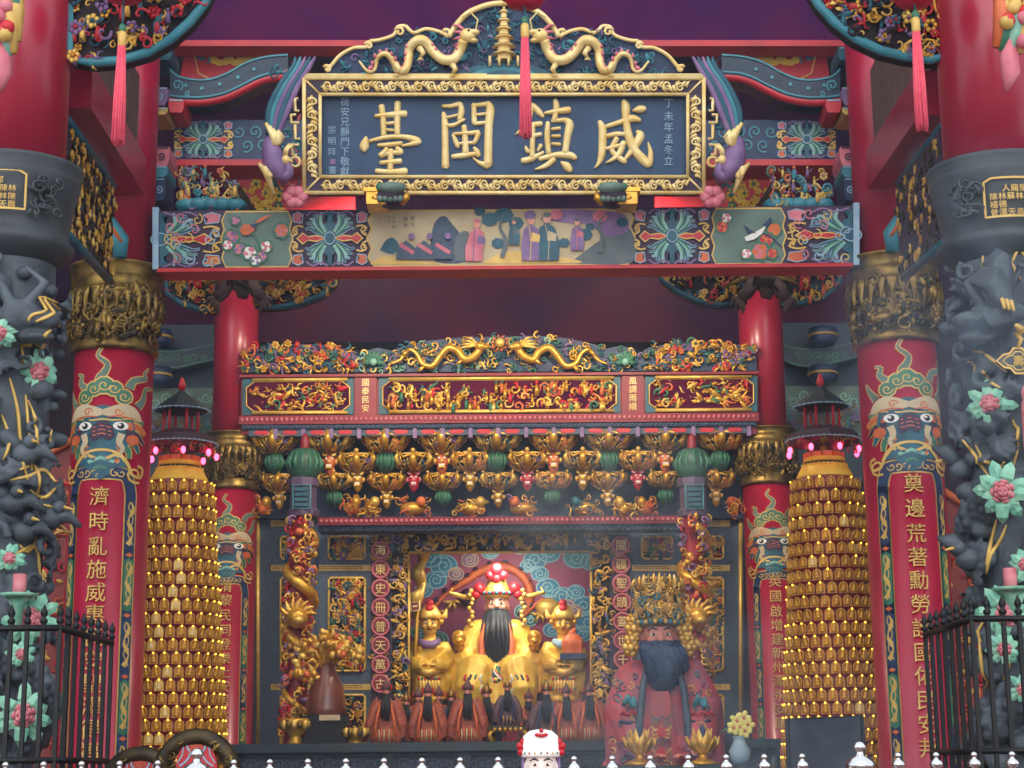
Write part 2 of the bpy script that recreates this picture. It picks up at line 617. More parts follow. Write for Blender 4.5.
# ================================================================== painted columns
def beast_mask(mb, f, s):
    """painted lion-dragon face; f(dx, dy, h) in mask pixels, y down; palette: 0 olive 1 gold 2 green 3 cream 4 white 5 black 6 plum 7 teal 8 orange 9 mint"""
    h = 0.003
    # flame horns
    for pts, w in (([(-2, -66), (-6, -58), (2, -50), (0, -42), (-4, -36), (2, -30)], 9), ([(40, -50), (34, -44), (36, -40), (24, -36), (20, -28)], 8),
                   ([(-26, -42), (-20, -40), (-22, -34), (-16, -28)], 7), ([(46, -32), (36, -30), (34, -20), (28, -12)], 8), ([(-36, -28), (-32, -20), (-26, -12)], 8)):
        pts = smooth_path(pts, 3)
        n = len(pts)
        mb.ribbon(pts, [w * (.15 + .85 * i / n) + 1.6 for i in range(n)], f, h, 1)
        mb.ribbon(pts, [w * (.1 + .9 * i / n) - .2 for i in range(n)], f, h + .001, 0)
    # crown lobes
    for x, y, r in ((-16, -20, 8), (16, -20, 8), (-8, -27, 8), (8, -27, 8), (0, -30, 9)):
        c = [(x + r * cos(a * pi / 5), y + r * sin(a * pi / 5)) for a in range(10)]
        mb.fan(c, f, h + .001, 1)
        mb.fan([(x + (r - 1.5) * cos(a * pi / 5), y + (r - 1.5) * sin(a * pi / 5)) for a in range(10)], f, h + .002, 2)
        mb.ribbon(spiral(x, y, r * .6, 0, 1.2), 1.1, f, h + .003, 1)
    # face ground and mane
    for sx in (-1, 1):
        for i in range(7):
            a = -.9 + i * .33
            p = smooth_path([(sx * 18 * cos(a), 12 + 18 * sin(a)), (sx * 28 * cos(a), 12 + 24 * sin(a)), (sx * 37 * cos(a + .2), 12 + 29 * sin(a + .25))], 3)
            n = len(p)
            mb.ribbon(p, [8 * (1 - .75 * j / n) + 1.5 for j in range(n)], f, h, 1)
            mb.ribbon(p, [8 * (1 - .8 * j / n) for j in range(n)], f, h + .001, (7, 2, 8, 6)[i % 4])
    mb.fan([(26 * cos(a * pi / 8), 10 + 22 * sin(a * pi / 8)) for a in range(16)], f, h + .002, 7)
    # brow
    for sx in (-1, 1):
        mb.ribbon(smooth_path([(sx * 0, -5), (sx * 8, -6), (sx * 18, -7), (sx * 26, -4), (sx * 31, 1)], 3), [5, 6.5, 8, 10, 11.5, 12.5, 12.5, 12, 10.5, 8.5, 6, 4, 1.5], f, h + .003, 3)
    mb.ribbon([(-31, 1), (-20, 0), (-8, 2), (0, 1), (8, 2), (20, 0), (31, 1)], 1.4, f, h + .004, 1)
    for sx in (-1, 1):
        mb.ribbon(spiral(sx * 12, -6, 4, 0, 1.2, sx), 1.0, f, h + .006, 8)
        mb.ribbon(smooth_path([(sx * 4, -1), (sx * 14, -2), (sx * 24, 0)], 3), 1.2, f, h + .006, 8)
    for sx in (-1, 1):
        mb.fan([(sx * 14 + 6 * cos(a * pi / 6), 7 + 4 * sin(a * pi / 6)) for a in range(12)], f, h + .004, 4)
        mb.fan([(sx * 14 + 2.8 * cos(a * pi / 6), 7 + 3 * sin(a * pi / 6)) for a in range(12)], f, h + .005, 5)
        mb.fan([(sx * 14 - 1 + 1.3 * cos(a * pi / 4), 6 + 1.3 * sin(a * pi / 4)) for a in range(8)], f, h + .006, 4)
        # tusks and whiskers
        mb.ribbon(smooth_path([(sx * 15, 14), (sx * 13, 22), (sx * 16, 28), (sx * 12, 36)], 3), [6 - .4 * i for i in range(10)], f, h + .005, 3)
        mb.ribbon(smooth_path([(sx * 4, 37), (sx * 13, 33), (sx * 20, 40), (sx * 24, 50), (sx * 32, 52), (sx * 34, 44), (sx * 29, 42)], 3), 2.6, f, h + .004, 1)
        mb.ribbon(spiral(sx * 27, 50, 8, 1, 1.2), 2.2, f, h + .003, 1)
        mb.fan([(sx * 24 + 6 * cos(a * pi / 4), 19 + 5 * sin(a * pi / 4)) for a in range(8)], f, h + .004, 8)
    # muzzle
    mb.fan([(-8, 8), (-4, 3), (4, 3), (8, 8), (10, 16), (6, 21), (0, 18), (-6, 21), (-10, 16)], f, h + .005, 6)
    for q in range(3):
        mb.ribbon([(-7, 9 + q * 3.5), (0, 7 + q * 3.5), (7, 9 + q * 3.5)], .9, f, h + .006, 8)
    # jaw
    mb.fan([(-22, 44), (-12, 32), (0, 29), (12, 32), (22, 44), (12, 44), (6, 52), (0, 56), (-6, 52), (-12, 44)], f, h + .003, 7)
    mb.ribbon(smooth_path([(-22, 44), (-12, 32), (0, 29), (12, 32), (22, 44)], 3), 2.4, f, h + .005, 1)
    mb.ribbon([(-10, 40), (0, 36), (10, 40)], 3, f, h + .005, 9)
    mb.ribbon([(-5, 46), (0, 44), (5, 46)], 2.5, f, h + .005, 2)


MASKM = [SAGE, GOLDP, GREEN, CREAM, WHITEP, BLACK, PLUM, TEAL, ORANGE, MINT]


def painted_column(side, pxc, pyc, Y, R, cap, scale, mask_y, frame_y, chars, up_r, label, group, seed, top_py, cap_r):
    c = P(pxc, pyc, Y)
    cx, cy = c.x, c.y
    zf = lambda py, r=R: P(pxc, py, Y - r).z
    u = mpp(Y)
    root = thing('painted_column', label, 'column', (cx, cy, 0.6), group)
    rng = random.Random(seed)
    z0, zc0, zc1 = 0.6, zf(cap[-1], cap_r), zf(cap[0], cap_r)
    mb = MB()
    mb.lathe([(R * 1.25, z0), (R * 1.25, z0 + .12), (R * 1.08, z0 + .2), (R, z0 + .22), (R, zc0 + .03)], (cx, cy, 0), 48)
    part(mb, 'shaft', [RED], root)
    mb = MB()
    mb.lathe([(up_r, zc1 - .03), (up_r, zf(top_py))], (cx, cy, 0), 48)
    part(mb, 'upper_shaft', [RED], root)
    # cap: [top, ring bottom, ring bottom 2, carved bottom, lower]
    za, zb, zc, zd, ze = [zf(p, cap_r) for p in cap]
    mb = MB()
    C = cap_r
    prof = [(R * .9, ze), (C * .93, ze), (C * .96, ze + (zd - ze) * .3), (C * .92, ze + (zd - ze) * .5), (C * .95, zd), (C * .88, zd + .01), (C * .9, (zc + zd) / 2), (C * .93, zc),
            (C * .97, zc + .01), (C * .99, zb), (C * .93, zb + .005), (C * 1.03, (zb * 2 + za) / 3), (C * .98, (zb + 2 * za) / 3), (C * 1.06, za - .02), (C * 1.06, za), (up_r * .9, za)]
    mb.lathe(prof, (cx, cy, 0), 56)
    capo = part(mb, 'capital', [BRONZE], root)
    mb = MB()
    f = cyl_map(cx, cy, C * .91)
    W = C * 1.5
    carve(mb, -W, zd, W, zc, 150, (zc - zd) * .2, f, 1.0, rng, [0, 0, 0, 1], 0.05, kinds='ccclsfr', rscale=.8)
    n = 14
    for i in range(-n // 2, n // 2 + 1):   # hanging acanthus tips
        a = i * 2 * W / n
        mb.fan([(a - W / n * .8, zc), (a + W / n * .8, zc), (a + W / n * .4, zc - (zc - zd) * .35), (a, zc - (zc - zd) * .6), (a - W / n * .4, zc - (zc - zd) * .35)], f, .035, 0, 2, .02)
    part(mb, 'capital_carving', [BRONZE, BRONZED], capo)
    mb = MB()
    fm = cyl_map(cx, cy, R)
    g = lambda x, y, h: fm(x * u * scale * 1.22, zf(mask_y) - y * u * scale * 1.08, h)
    beast_mask(mb, g, scale)
    part(mb, 'painted_mask', MASKM, root, 'painted beast face with flame horns')
    # framed inscription
    mb = MB()
    hw, sw = .60, .36          # inner half width and strip width in radii
    zt = zf(frame_y)
    fl = lambda a, z, h: fm(a * R, z, h)
    t = (zf(frame_y) - zf(frame_y + 10 * scale))
    corner = [(-hw - sw, zt - 2.5 * t), (-hw - sw * .3, zt - .6 * t), (-hw + .1, zt), (hw - .1, zt), (hw + sw * .3, zt - .6 * t), (hw + sw, zt - 2.5 * t)]
    path = [(-hw - sw * .5, z0 + .25), (-hw - sw * .5, zt - 2.6 * t)] + smooth_path([(-hw - sw * .5, zt - 2.6 * t), (-hw - sw * .25, zt - 1.2 * t), (-hw + .12, zt - .6 * t), (hw - .12, zt - .6 * t), (hw + sw * .25, zt - 1.2 * t), (hw + sw * .5, zt - 2.6 * t)], 4) + [(hw + sw * .5, z0 + .25)]
    fin = []
    for a, b in zip(path, path[1:]):
        k = max(1, int(abs(a[0] - b[0]) / .12))
        fin += [(a[0] + (b[0] - a[0]) * i / k, a[1] + (b[1] - a[1]) * i / k) for i in range(k)]
    fin.append(path[-1])
    fr = lambda x, y, h: fm(x, y, h)
    fin = [(a * R, z) for a, z in fin]
    w = sw * R
    mb.ribbon(fin, w, fr, .003, 0)
    mb.ribbon(fin, w * .8, fr, .005, 1)
    cell = (zf(frame_y + 40) - zf(frame_y + 100)) * scale
    for sx in (-1, 1):
        z = zt - 3 * t
        k = 0
        while z > z0 + .4:
            zz = max(z - cell * .9, z0 + .3)
            x = sx * (hw + sw * .5) * R
            mb.fan([(x - w * .36, z - .05 * cell), (x, z), (x + w * .36, z - .05 * cell), (x + w * .36, zz + .05 * cell), (x, zz), (x - w * .36, zz + .05 * cell)], fr, .007, 2 + (k % 2))
            mb.ribbon([(x + w * .2 * sin(q * 1.3), z - (z - zz) * (q + .7) / 10) for q in range(9)], [w * .08 + w * .14 * (q % 3) for q in range(9)], fr, .009, 0)
            mb.ribbon([(x - w * .2 * sin(q * 1.3 + .4), z - (z - zz) * (q + .7) / 10) for q in range(9)], w * .08, fr, .009, 0)
            mb.fan([(x - w * .3, zz - .05 * cell), (x, zz - .01 * cell), (x + w * .3, zz - .05 * cell), (x, zz - .09 * cell)], fr, .007, 4)
            z -= cell
            k += 1
    for q in range(-3, 4):
        mb.ribbon(spiral(q * hw * R / 3.6, zt - .6 * t, w * .3, q, 1.0), w * .08, fr, .008, 0)
    part(mb, 'inscription_border', [GOLDP, NAVY, NAVY, GREEN, ORANGE], root)
    mb = MB()
    ft = cyl_map(cx, cy, R)
    for ch, py in chars:
        mb.text(ch, 0, zf(py), chars_size[scale], ft, .012, 0, ydir=1, thick=.01)
    part(mb, 'inscription', [GOLDP], root)
    return root


chars_size = {1.0: .142, .64: .142 * .88}
ys_l = [496, 521, 546, 569, 592, 614, 637, 660, 683, 706, 729, 752]
painted_column(-1, 105, 600, YF, .285, (258, 272, 285, 333, 346), 1.0, 418, 467, list(zip('濟時亂施威惠民安聖澤得福', ys_l)), .255,
               'red painted column with bronze capital beside left lamp tower, character 濟 heading its inscription', 'painted columns with gold inscriptions', 11, -60, .335)
ys_r = [483, 508, 533, 557, 580, 604, 628, 652, 676, 700, 724, 748]
painted_column(1, 911, 600, YF, .285, (249, 262, 276, 325, 337), 1.0, 410, 460, list(zip('奠邊荒著勳勞護國佑民安邦', ys_r)), .255,
               'red painted column with bronze capital beside right lamp tower, character 奠 heading its inscription', 'painted columns with gold inscriptions', 12, -60, .335)
ys = [586, 600, 615, 630, 644, 658, 672, 686, 700, 714, 728]
painted_column(-1, 230, 600, YI, .25, (430, 437, 446, 478, 487), .64, 541, 576, list(zip('清黎民同登樂土安居永昌', ys)), .225,
               'slimmer red column behind the left lamp tower, gold characters 清黎民 running down it', 'painted columns with gold inscriptions', 13, 240, .295)
ys = [581, 596, 611, 625, 639, 653, 667, 681, 695, 709, 723]
painted_column(1, 772, 600, YI, .25, (425, 432, 441, 473, 482), .64, 536, 571, list(zip('英國啟增建新州澤永安康', ys)), .225,
               'slimmer red column behind the right lamp tower, gold characters 英國 running down it', 'painted columns with gold inscriptions', 14, 240, .295)


# ================================================================== stone dragon columns
def peony(mb, c, s, rng, mleaf, mpink, face=V((0, -1, 0.1))):
    """flower of stacked petals over a fan of broad leaves"""
    face = face.normalized()
    u, w = frame_of(face)
    c = V(c)
    for i in range(9):
        a = 2 * pi * i / 9 + rng.uniform(-.2, .2)
        d = u * cos(a) + w * sin(a)
        e = face.cross(d)
        L = s * rng.uniform(.85, 1.25)
        lf = s * (.14 if i % 2 else -.06)
        p0, p1, p2, p3 = c, c + d * L * .45 + face * (s * .12 + lf), c + d * L * .8 + face * (s * .06 + lf), c + d * L + face * (lf - s * .2)
        wd = s * .25
        mb.add([p0, p1 + e * wd, p1 + face * s * .1, p1 - e * wd, p2 + e * wd * .8, p2 + face * s * .05, p2 - e * wd * .8, p3],
               [(0, 2, 1), (0, 3, 2), (1, 2, 5, 4), (2, 3, 6, 5), (4, 5, 7), (5, 6, 7)], mleaf, False)
        mb.tube([p0 + face * s * .05, (p1 + p2) / 2 + face * s * .09, p3], [s * .03, s * .03, s * .01], mleaf + 2, 4)
    for i in range(7):
        a = 2 * pi * i / 7 + rng.uniform(-.3, .3)
        d = u * cos(a) + w * sin(a)
        e = face.cross(d)
        L = s * rng.uniform(.6, .8)
        q = [c + face * s * .08, c + d * L * .5 + e * s * .26 + face * s * .2, c + d * L * .55 + face * s * .28, c + d * L * .5 - e * s * .26 + face * s * .2, c + d * L + face * s * .14]
        mb.add(q, [(0, 2, 1), (0, 3, 2), (1, 2, 4), (2, 3, 4)], mleaf)
    for k, (n, r, h) in enumerate(((7, .36, .2), (6, .24, .3), (4, .11, .38))):
        for i in range(n):
            a = 2 * pi * i / n + k * .4
            d = u * cos(a) + w * sin(a)
            rot = Matrix((d, face.cross(d), face)).transposed()
            mb.ball(c + d * s * r + face * s * h, (s * .1, s * .17, s * .16), mpink, 7, 5, rot)
    mb.ball(c + face * s * .35, s * .2, mpink, 7, 5)


def stone_column(side, pxc, label, plate, flowers, label_py, gold_paths, seed):
    c = P(pxc, 500, YS)
    cx, cy = c.x, c.y
    rng = random.Random(seed)
    zf = lambda py, r=.3: P(pxc, py, YS - r).z
    u = mpp(YS)
    R = .25
    root = thing('dragon_column', label, 'column', (cx, cy, .6), 'carved stone dragon columns')
    mb = MB()
    C = .365
    mb.lathe([(R, zf(252)), (C * .92, zf(238)), (C * .95, zf(232)), (C * .86, zf(226)), (C * .84, zf(216)), (C * .9, zf(196)), (C * .97, zf(176)), (C * 1.0, zf(170)),
              (C * 1.0, zf(166)), (C * .97, zf(164)), (C * 1.04, zf(157)), (C * 1.04, zf(153)), (.2, zf(151))], (cx, cy, 0), 64)
    cap = part(mb, 'capital', [STONED], root)
    f = cyl_map(cx, cy, C * .97)
    # text plate
    mb = MB()
    W, zt, zb = 29 * u, zf(label_py - 4, C), zf(label_py + 31, C)
    pl = [(-W, zb), (-W, zt), (-W * .75, zt + .02), (W * .75, zt + .02), (W, zt), (W, zb)]
    dense = []
    for a, b in zip(pl, pl[1:] + pl[:1]):
        dense += [(a[0] + (b[0] - a[0]) * i / 8, a[1] + (b[1] - a[1]) * i / 8) for i in range(8)]
    mb.ribbon(dense, .012, f, .006, 0, True)
    part(mb, 'plate_border', [GOLDP], cap)
    mb = MB()
    for r, row in enumerate(plate):
        for q, ch in enumerate(row):
            if ch != ' ':
                mb.text(ch, (q - (len(row) - 1) / 2) * 8.2 * u, zf(label_py + 3 + r * 8, C), 7.9 * u, f, .008, 0, 1, .006)
    part(mb, 'plate_inscription', [GOLDP], cap)
    mb = MB()
    f0 = cyl_map(cx, cy, C * .9)
    carve(mb, W * 1.15, zf(214), W * 1.9, zf(180), 26, .05, f0, 1, rng, [0], .07, kinds='cls')
    part(mb, 'relief_pattern', [STONED], cap)
    mb = MB()
    carve(mb, -W * 1.9, zf(214), -W * 1.15, zf(180), 26, .05, f0, 1, rng, [0], .07, kinds='cls')
    part(mb, 'relief_pattern', [STONED], cap)
    mb = MB()
    mb.lathe([(.275, zf(155)), (.275, zf(-110))], (cx, cy, 0), 48)
    part(mb, 'upper_shaft', [RED], root)
    # shaft with the winding dragon, clouds and rocks in one skin
    z0, z1 = .6, zf(246)
    mb = MB()
    mb.lathe([(R * 1.5, z0), (R * 1.4, z0 + .25), (R, z0 + .3), (R, z1)], (cx, cy, 0), 40)
    pts, rr = [], []
    N = 90
    for i in range(N):
        t = i / (N - 1)
        a = side * (t * 2 * pi * 2.6) + .7
        r = R + .02 + .02 * sin(t * 30)
        pts.append((cx + r * sin(a), cy - r * cos(a), z0 + .4 + t * (z1 - z0 - .9) + .05 * sin(t * 22)))
        rr.append((.045 + .055 * sin(pi * min(1, t * 1.15 + .05))) * (1 + .1 * sin(i * 2.1)))
    mb.tube(pts, rr, 0, 10)
    for i in range(2, N - 2, 2):                # spine fins
        p = V(pts[i])
        d = V((p.x - cx, p.y - cy, 0)).normalized()
        mb.ball(p + d * rr[i] * .9 + V((0, 0, .04)), (.02, .02, .055), 0, 5, 4)
    fz = cyl_map(cx, cy, R)
    for i in range(1, N - 1):                   # scales
        p = V(pts[i])
        d = V((p.x - cx, p.y - cy, 0)).normalized()
        for j in (-1, 0, 1):
            mb.ball(p + (d + V((0, 0, j * .8))).normalized() * rr[i] * .95, (rr[i] * .3, rr[i] * .3, rr[i] * .3), 0, 5, 4)
    for _ in range(190):                        # clouds, rocks, waves
        a, z = rng.uniform(-1.9, 1.9) * R, rng.uniform(z0 + .3, z1 - .05)
        s = rng.uniform(.025, .085)
        k = rng.random()
        if k < .45:
            mb.ball(fz(a, z, .03), (s, s * .8, s * rng.uniform(.5, 1.1)), 0, 8, 6)
        elif k < .8:
            p = spiral(a, z, s * 1.2, rng.uniform(0, 6), 1.1, rng.choice((-1, 1)), 10)
            mb.tube([fz(x, y, .05 + .004 * j) for j, (x, y) in enumerate(p)], [s * .42 * (1 - .05 * j) for j in range(10)], 0, 6)
        else:
            g = rng.uniform(0, 6)
            for q in range(5):
                g2 = g + q * .22
                mb.tube([fz(a, z, .03), fz(a + cos(g2) * s * 1.4, z + sin(g2) * s * 1.4, .09), fz(a + cos(g2) * s * 2.6, z + sin(g2) * s * 2.6, .08)], [s * .22, s * .2, s * .05], 0, 5)
    # dragon head near the top, jaws open, with horns
    hx = fz(side * -.12, z1 - .42, .12)
    mb.ball(hx, (.13, .12, .11), 0, 12, 8)
    mb.ball(hx + V((side * -.12, -.05, -.02)), (.11, .08, .06), 0, 10, 6)
    mb.ball(hx + V((side * -.10, -.04, -.11)), (.1, .07, .035), 0, 10, 6)
    for q in (-1, 1):
        mb.tube([hx + V((q * .05, -.05, .08)), hx + V((q * .12, 0, .2)), hx + V((q * .1 + side * .1, .02, .3))], [.035, .028, .012], 0, 6)
    skin = fuse(mb, .0115, 1)
    part(skin, 'carved_shaft', [STONE], root)
    bvh = BVHTree.FromPolygons([V(p) for p in skin.v], skin.f)
    eye = V((0, 0, CAM_Z))

    def hit(px, py):
        d = (P(px, py, YS) - eye).normalized()
        p = bvh.ray_cast(eye, d)[0]
        return p if p is not None else P(px, py, YS - .2)
    # gilded edging lines follow the relief
    for pa in gold_paths:
        mb = MB()
        q = [hit(x, y) - V((0, .006, 0)) for x, y in smooth_path(pa, 5)]
        for i in range(1, len(q) - 1):          # no sudden jumps across gaps
            if abs(q[i].y - q[i - 1].y) > .07:
                q[i].y = q[i - 1].y + (.05 if q[i].y > q[i - 1].y else -.05)
        n = len(q)
        mb.tube(q, [.005 + .006 * sin(pi * (i + .3) / n) for i in range(n)], 0, 5)
        part(mb, 'gilt_line', [GOLDP], root)
    for px, py, s in flowers:
        mb = MB()
        p = hit(px, py)
        p.y -= .085
        peony(mb, p, s * u * 1.0, rng, 0, 1, V(((px - pxc) * .008 - cx * .04, -1, -.15)))
        part(mb, 'peony', [LEAF, PEONY, MINT], root, 'mint green leaves around a pink peony')
    return root, cx, cy, R, u, hit


sr, scx, scy, sR, su, hit_l = stone_column(-1, -2, 'dark stone dragon column with a flock of little carved birds and pink peonies', ['蔡鄭', '福德林陳林', '張林蘇林陳', '林曾林天興'],
             [(43, 375, 22), (4, 337, 18), (34, 620, 25), (28, 715, 26), (14, 560, 14), (26, 655, 13)], 176,
             [[(24, 370), (22, 345), (30, 318), (44, 312), (58, 303)], [(36, 322), (50, 316), (60, 310)], [(36, 345), (48, 333), (60, 327)], [(26, 395), (30, 440), (32, 470)], [(10, 378), (18, 410), (22, 455), (28, 480)],
              [(20, 470), (34, 466), (40, 480), (36, 500)], [(28, 400), (36, 420), (38, 446), (46, 455), (52, 430)], [(2, 415), (10, 440), (4, 460)], [(10, 480), (30, 476), (44, 470), (56, 482)], [(30, 490), (44, 498), (56, 488)],
              [(4, 560), (20, 552), (36, 548), (40, 580), (36, 610)], [(2, 505), (16, 498), (30, 510)], [(44, 505), (54, 510), (58, 530)], [(20, 540), (30, 530), (36, 540), (28, 552), (20, 545)]], 31)
stc = stone_column(1, 1018, 'dark stone dragon column with a carved wing and a gold edged pendant plaque', ['人龍榮', '陳林蘇林林陳', '福德  蕭門', '曾澤天昌銘林'],
             [(986, 407, 22), (998, 494, 26), (1020, 566, 16), (1003, 615, 27), (1018, 690, 14), (1000, 650, 16)], 184,
             [[(982, 268), (984, 250), (992, 246), (1000, 254), (1010, 262), (1020, 280)], [(1012, 262), (1018, 250), (1024, 256)], [(965, 352), (980, 352), (992, 360), (1006, 372)], [(968, 362), (980, 370), (990, 382), (1000, 388)],
              [(962, 440), (972, 452), (980, 464), (988, 476)], [(996, 520), (990, 545), (986, 565)], [(1006, 525), (1000, 540), (990, 556), (986, 575)], [(975, 445), (985, 462), (998, 468), (1004, 462)], [(1000, 640), (1010, 655), (1004, 680)],
              [(990, 600), (980, 640), (984, 690)], [(1012, 470), (1018, 440), (1012, 420)]], 32)
# carved wing, pendant plaque and lotus candles on the right column; lotus candle on the left
root, cx, cy, R, u, hit_r = stc


def on_col(cx, cy, R, pxc, px, py, dr):
    """on the carved surface under a pixel, lifted by dr - .13"""
    p = (hit_l if pxc < 500 else hit_r)(px, py)
    return p - V((0, dr - .13, 0))


mb = MB()
for i in range(8):
    t = i / 7
    a = on_col(cx, cy, R, 1008, 1004, 318 - 4 * i, .16)
    b = on_col(cx, cy, R, 1008, 962 + 2 * i + 16 * t * t, 298 - 42 * t, .22)
    m = (a + b) / 2 + V((0, -.04, .05))
    mb.tube([a, m, b], [.05, .05, .022], 0, 7)
for i in range(5):
    a = on_col(cx, cy, R, 1008, 962, 300 + 3 * i, .12)
    b = on_col(cx, cy, R, 1008, 948 - i, 282 + 11 * i, .2)
    mb.tube([a, (a + b) / 2 + V((0, -.03, .02)), b], [.03, .032, .015], 0, 6)
mb.tube([on_col(cx, cy, R, 1008, 1015, 315, .2), on_col(cx, cy, R, 1008, 985, 325, .22), on_col(cx, cy, R, 1008, 965, 350, .2), on_col(cx, cy, R, 1008, 955, 364, .18)], [.055, .05, .035, .04], 0, 8)
wing = part(fuse(mb, .012, 2), 'carved_wing', [STONE], root)
mb = MB()
for i in range(3):
    mb.tube([on_col(cx, cy, R, 1008, 996 + i * 4.5, 304 + i, .24), on_col(cx, cy, R, 1008, 999 + i * 4.5, 314 + i, .24)], [.012, .009], 0, 5)
mb.tube([on_col(cx, cy, R, 1008, 1010, 331, .25), on_col(cx, cy, R, 1008, 1014, 336, .27), on_col(cx, cy, R, 1008, 1010, 344, .26)], [.012, .025, .008], 0, 6)
part(mb, 'gilt_claw', [GOLDP], wing)
mb = MB()
o = on_col(cx, cy, R, 1008, 1012, 366, .24)
fp = lambda x, y, h: o + V((x * u, -h, -y * u * 1.03))
lob = [(-21, 0), (-14, -6), (-8, -7), (-4, -12), (4, -12), (8, -7), (14, -6), (21, 0), (14, 6), (8, 7), (4, 12), (-4, 12), (-8, 7), (-14, 6)]
mb.prism(lob, fp, -.02, .012, 0)
mb.ribbon(lob, 2.0, fp, .016, 1, True)
mb.ribbon([(x * .72, y * .72) for x, y in lob], 1.2, fp, .016, 1, True)
mb.text('壽', 0, 0, 11, fp, .018, 1, -1, .006)
mb.tube([fp(-2, -26, .03), fp(3, -20, .03), fp(0, -12, .02)], [.012, .014, .008], 1, 6)
pp = part(mb, 'pendant_plaque', [STONED, GOLDP], root)
mb = MB()
mb.lathe([(.012, 0), (.024, -.03), (.026, -.06), (.02, -.07), (.03, -.1), (.034, -.32), (.03, -.36)], fp(4, 24, .03), 12)
part(mb, 'pendant_tassel', [PEONY], pp)
for (rt, ccx, ccy, pc, px, py) in ((root, cx, cy, 1008, 1004, 590), (sr, scx, scy, 10, 26, 596)):
    mb = MB()
    b = on_col(ccx, ccy, R, pc, px, py, .26)
    mb.lathe([(.02, -.16), (.03, -.05), (.10, .0), (.085, -.015), (.02, -.03)], b, 14, 0)
    mb.lathe([(.035, -.03), (.034, .1), (.02, .1)], b, 14, 1)
    part(mb, 'lotus_candle', [LEAF, PEONY], rt, 'pink candle in a mint green leaf cup')
for (rt, ccx, ccy, pc, pts) in ((sr, scx, scy, 10, ((26, 455), (24, 532), (50, 520), (14, 505))), (root, cx, cy, 1008, ((968, 560), (962, 470), (1016, 630)))):
    for px, py in pts:
        mb = MB()
        b = on_col(ccx, ccy, R, pc, px, py, .15)
        d = V((b.x - ccx, b.y - ccy, 0)).normalized()
        mb.ball(b, (.075, .07, .06), 0, 10, 8)
        mb.ball(b + d * .06 + V((0, 0, .06)), .038, 0, 8, 6)
        mb.tube([b, b + V((.1, 0, .02)), b + V((.17, .02, -.04))], [.05, .04, .012], 0, 6)
        mb.tube([b + V((-.02, 0, .02)), b + V((-.1, -.02, .1)), b + V((-.16, 0, .12))], [.04, .045, .01], 0, 6)
        mb.tube([b + d * .09 + V((0, 0, .06)), b + d * .15 + V((0, 0, .045))], [.014, .003], 1, 5)
        part(mb, 'carved_bird', [STONE, GOLDP], rt, 'little stone bird with a gilt beak')


# ================================================================== big name plaque
KP = .18
ZP = P(504, 195, YF - .35).z
fpl = pm(YF - .35, KP, ZP)
mP = mpp(YF - .35)
plaque = thing('name_plaque', 'blue name plaque with four large gold characters, hung above the painted beam', 'plaque', P(504, 197, YF - .3))
X0, X1, Y0, Y1 = 304, 704, 79, 195
mb = MB()
mb.prism([(X0 + 8, Y1 - 8), (X0 + 8, Y0 + 8), (X1 - 8, Y0 + 8), (X1 - 8, Y1 - 8)], fpl, -.1, 0, 0)
part(mb, 'board', [BLUEB], plaque)
mb = MB()
for (a, b, c, d) in ((X0, Y0, X1, Y0 + 17), (X0, Y1 - 17, X1, Y1), (X0, Y0 + 17, X0 + 17, Y1 - 17), (X1 - 17, Y0 + 17, X1, Y1 - 17)):
    mb.prism([(a, d), (a, b), (c, b), (c, d)], fpl, -.08, .05, 0)


def rail(mb, x0, y0, x1, y1, w, m, h):
    for a, b in (((x0, y0), (x1, y0)), ((x1, y0), (x1, y1)), ((x1, y1), (x0, y1)), ((x0, y1), (x0, y0))):
        mb.tube([fpl(a[0], a[1], h), fpl(b[0], b[1], h)], w, m, 6)


rail(mb, X0 + 1, Y0 + 1, X1 - 1, Y1 - 1, .016, 1, .055)
rail(mb, X0 + 17, Y0 + 17, X1 - 17, Y1 - 17, .014, 1, .055)
for sx, sy, ex, ey in ((X0, Y0, X0 + 17, Y0 + 17), (X1, Y0, X1 - 17, Y0 + 17), (X0, Y1, X0 + 17, Y1 - 17), (X1, Y1, X1 - 17, Y1 - 17)):
    mb.tube([fpl(sx, sy, .055), fpl(ex, ey, .055)], .008, 1, 6)


def scroll_run(mb, x0, y0, x1, y1, n, m):
    """leafy scroll along a border strip"""
    L = hypot(x1 - x0, y1 - y0)
    ux, uy = (x1 - x0) / L, (y1 - y0) / L
    vx, vy = -uy, ux
    step = L / n
    f = lambda s, t: (x0 + ux * s + vx * t, y0 + uy * s + vy * t)
    wave = [f(i * step / 6, 3.2 * sin(i * pi / 6)) for i in range(6 * n + 1)]
    mb.tube([fpl(a, b, .056) for a, b in wave], .0075, m, 5)
    for i in range(n):
        s = (i + .5) * step
        sg = 1 if i % 2 == 0 else -1
        p = spiral(s, -sg * 1.2, 4.4, sg * 1.5, 1.3, sg, 10)
        mb.tube([fpl(*f(a, b), .06) for a, b in p], [.011 * (1 - .05 * j) for j in range(10)], m, 5)
        for q in (-.35, .15, .45):
            a = [(s + q * step, -sg * 1), (s + q * step + 1.5, sg * 3.5), (s + q * step + 4, sg * 5.6)]
            mb.tube([fpl(*f(*w), .058) for w in a], [.012, .013, .003], m, 5)


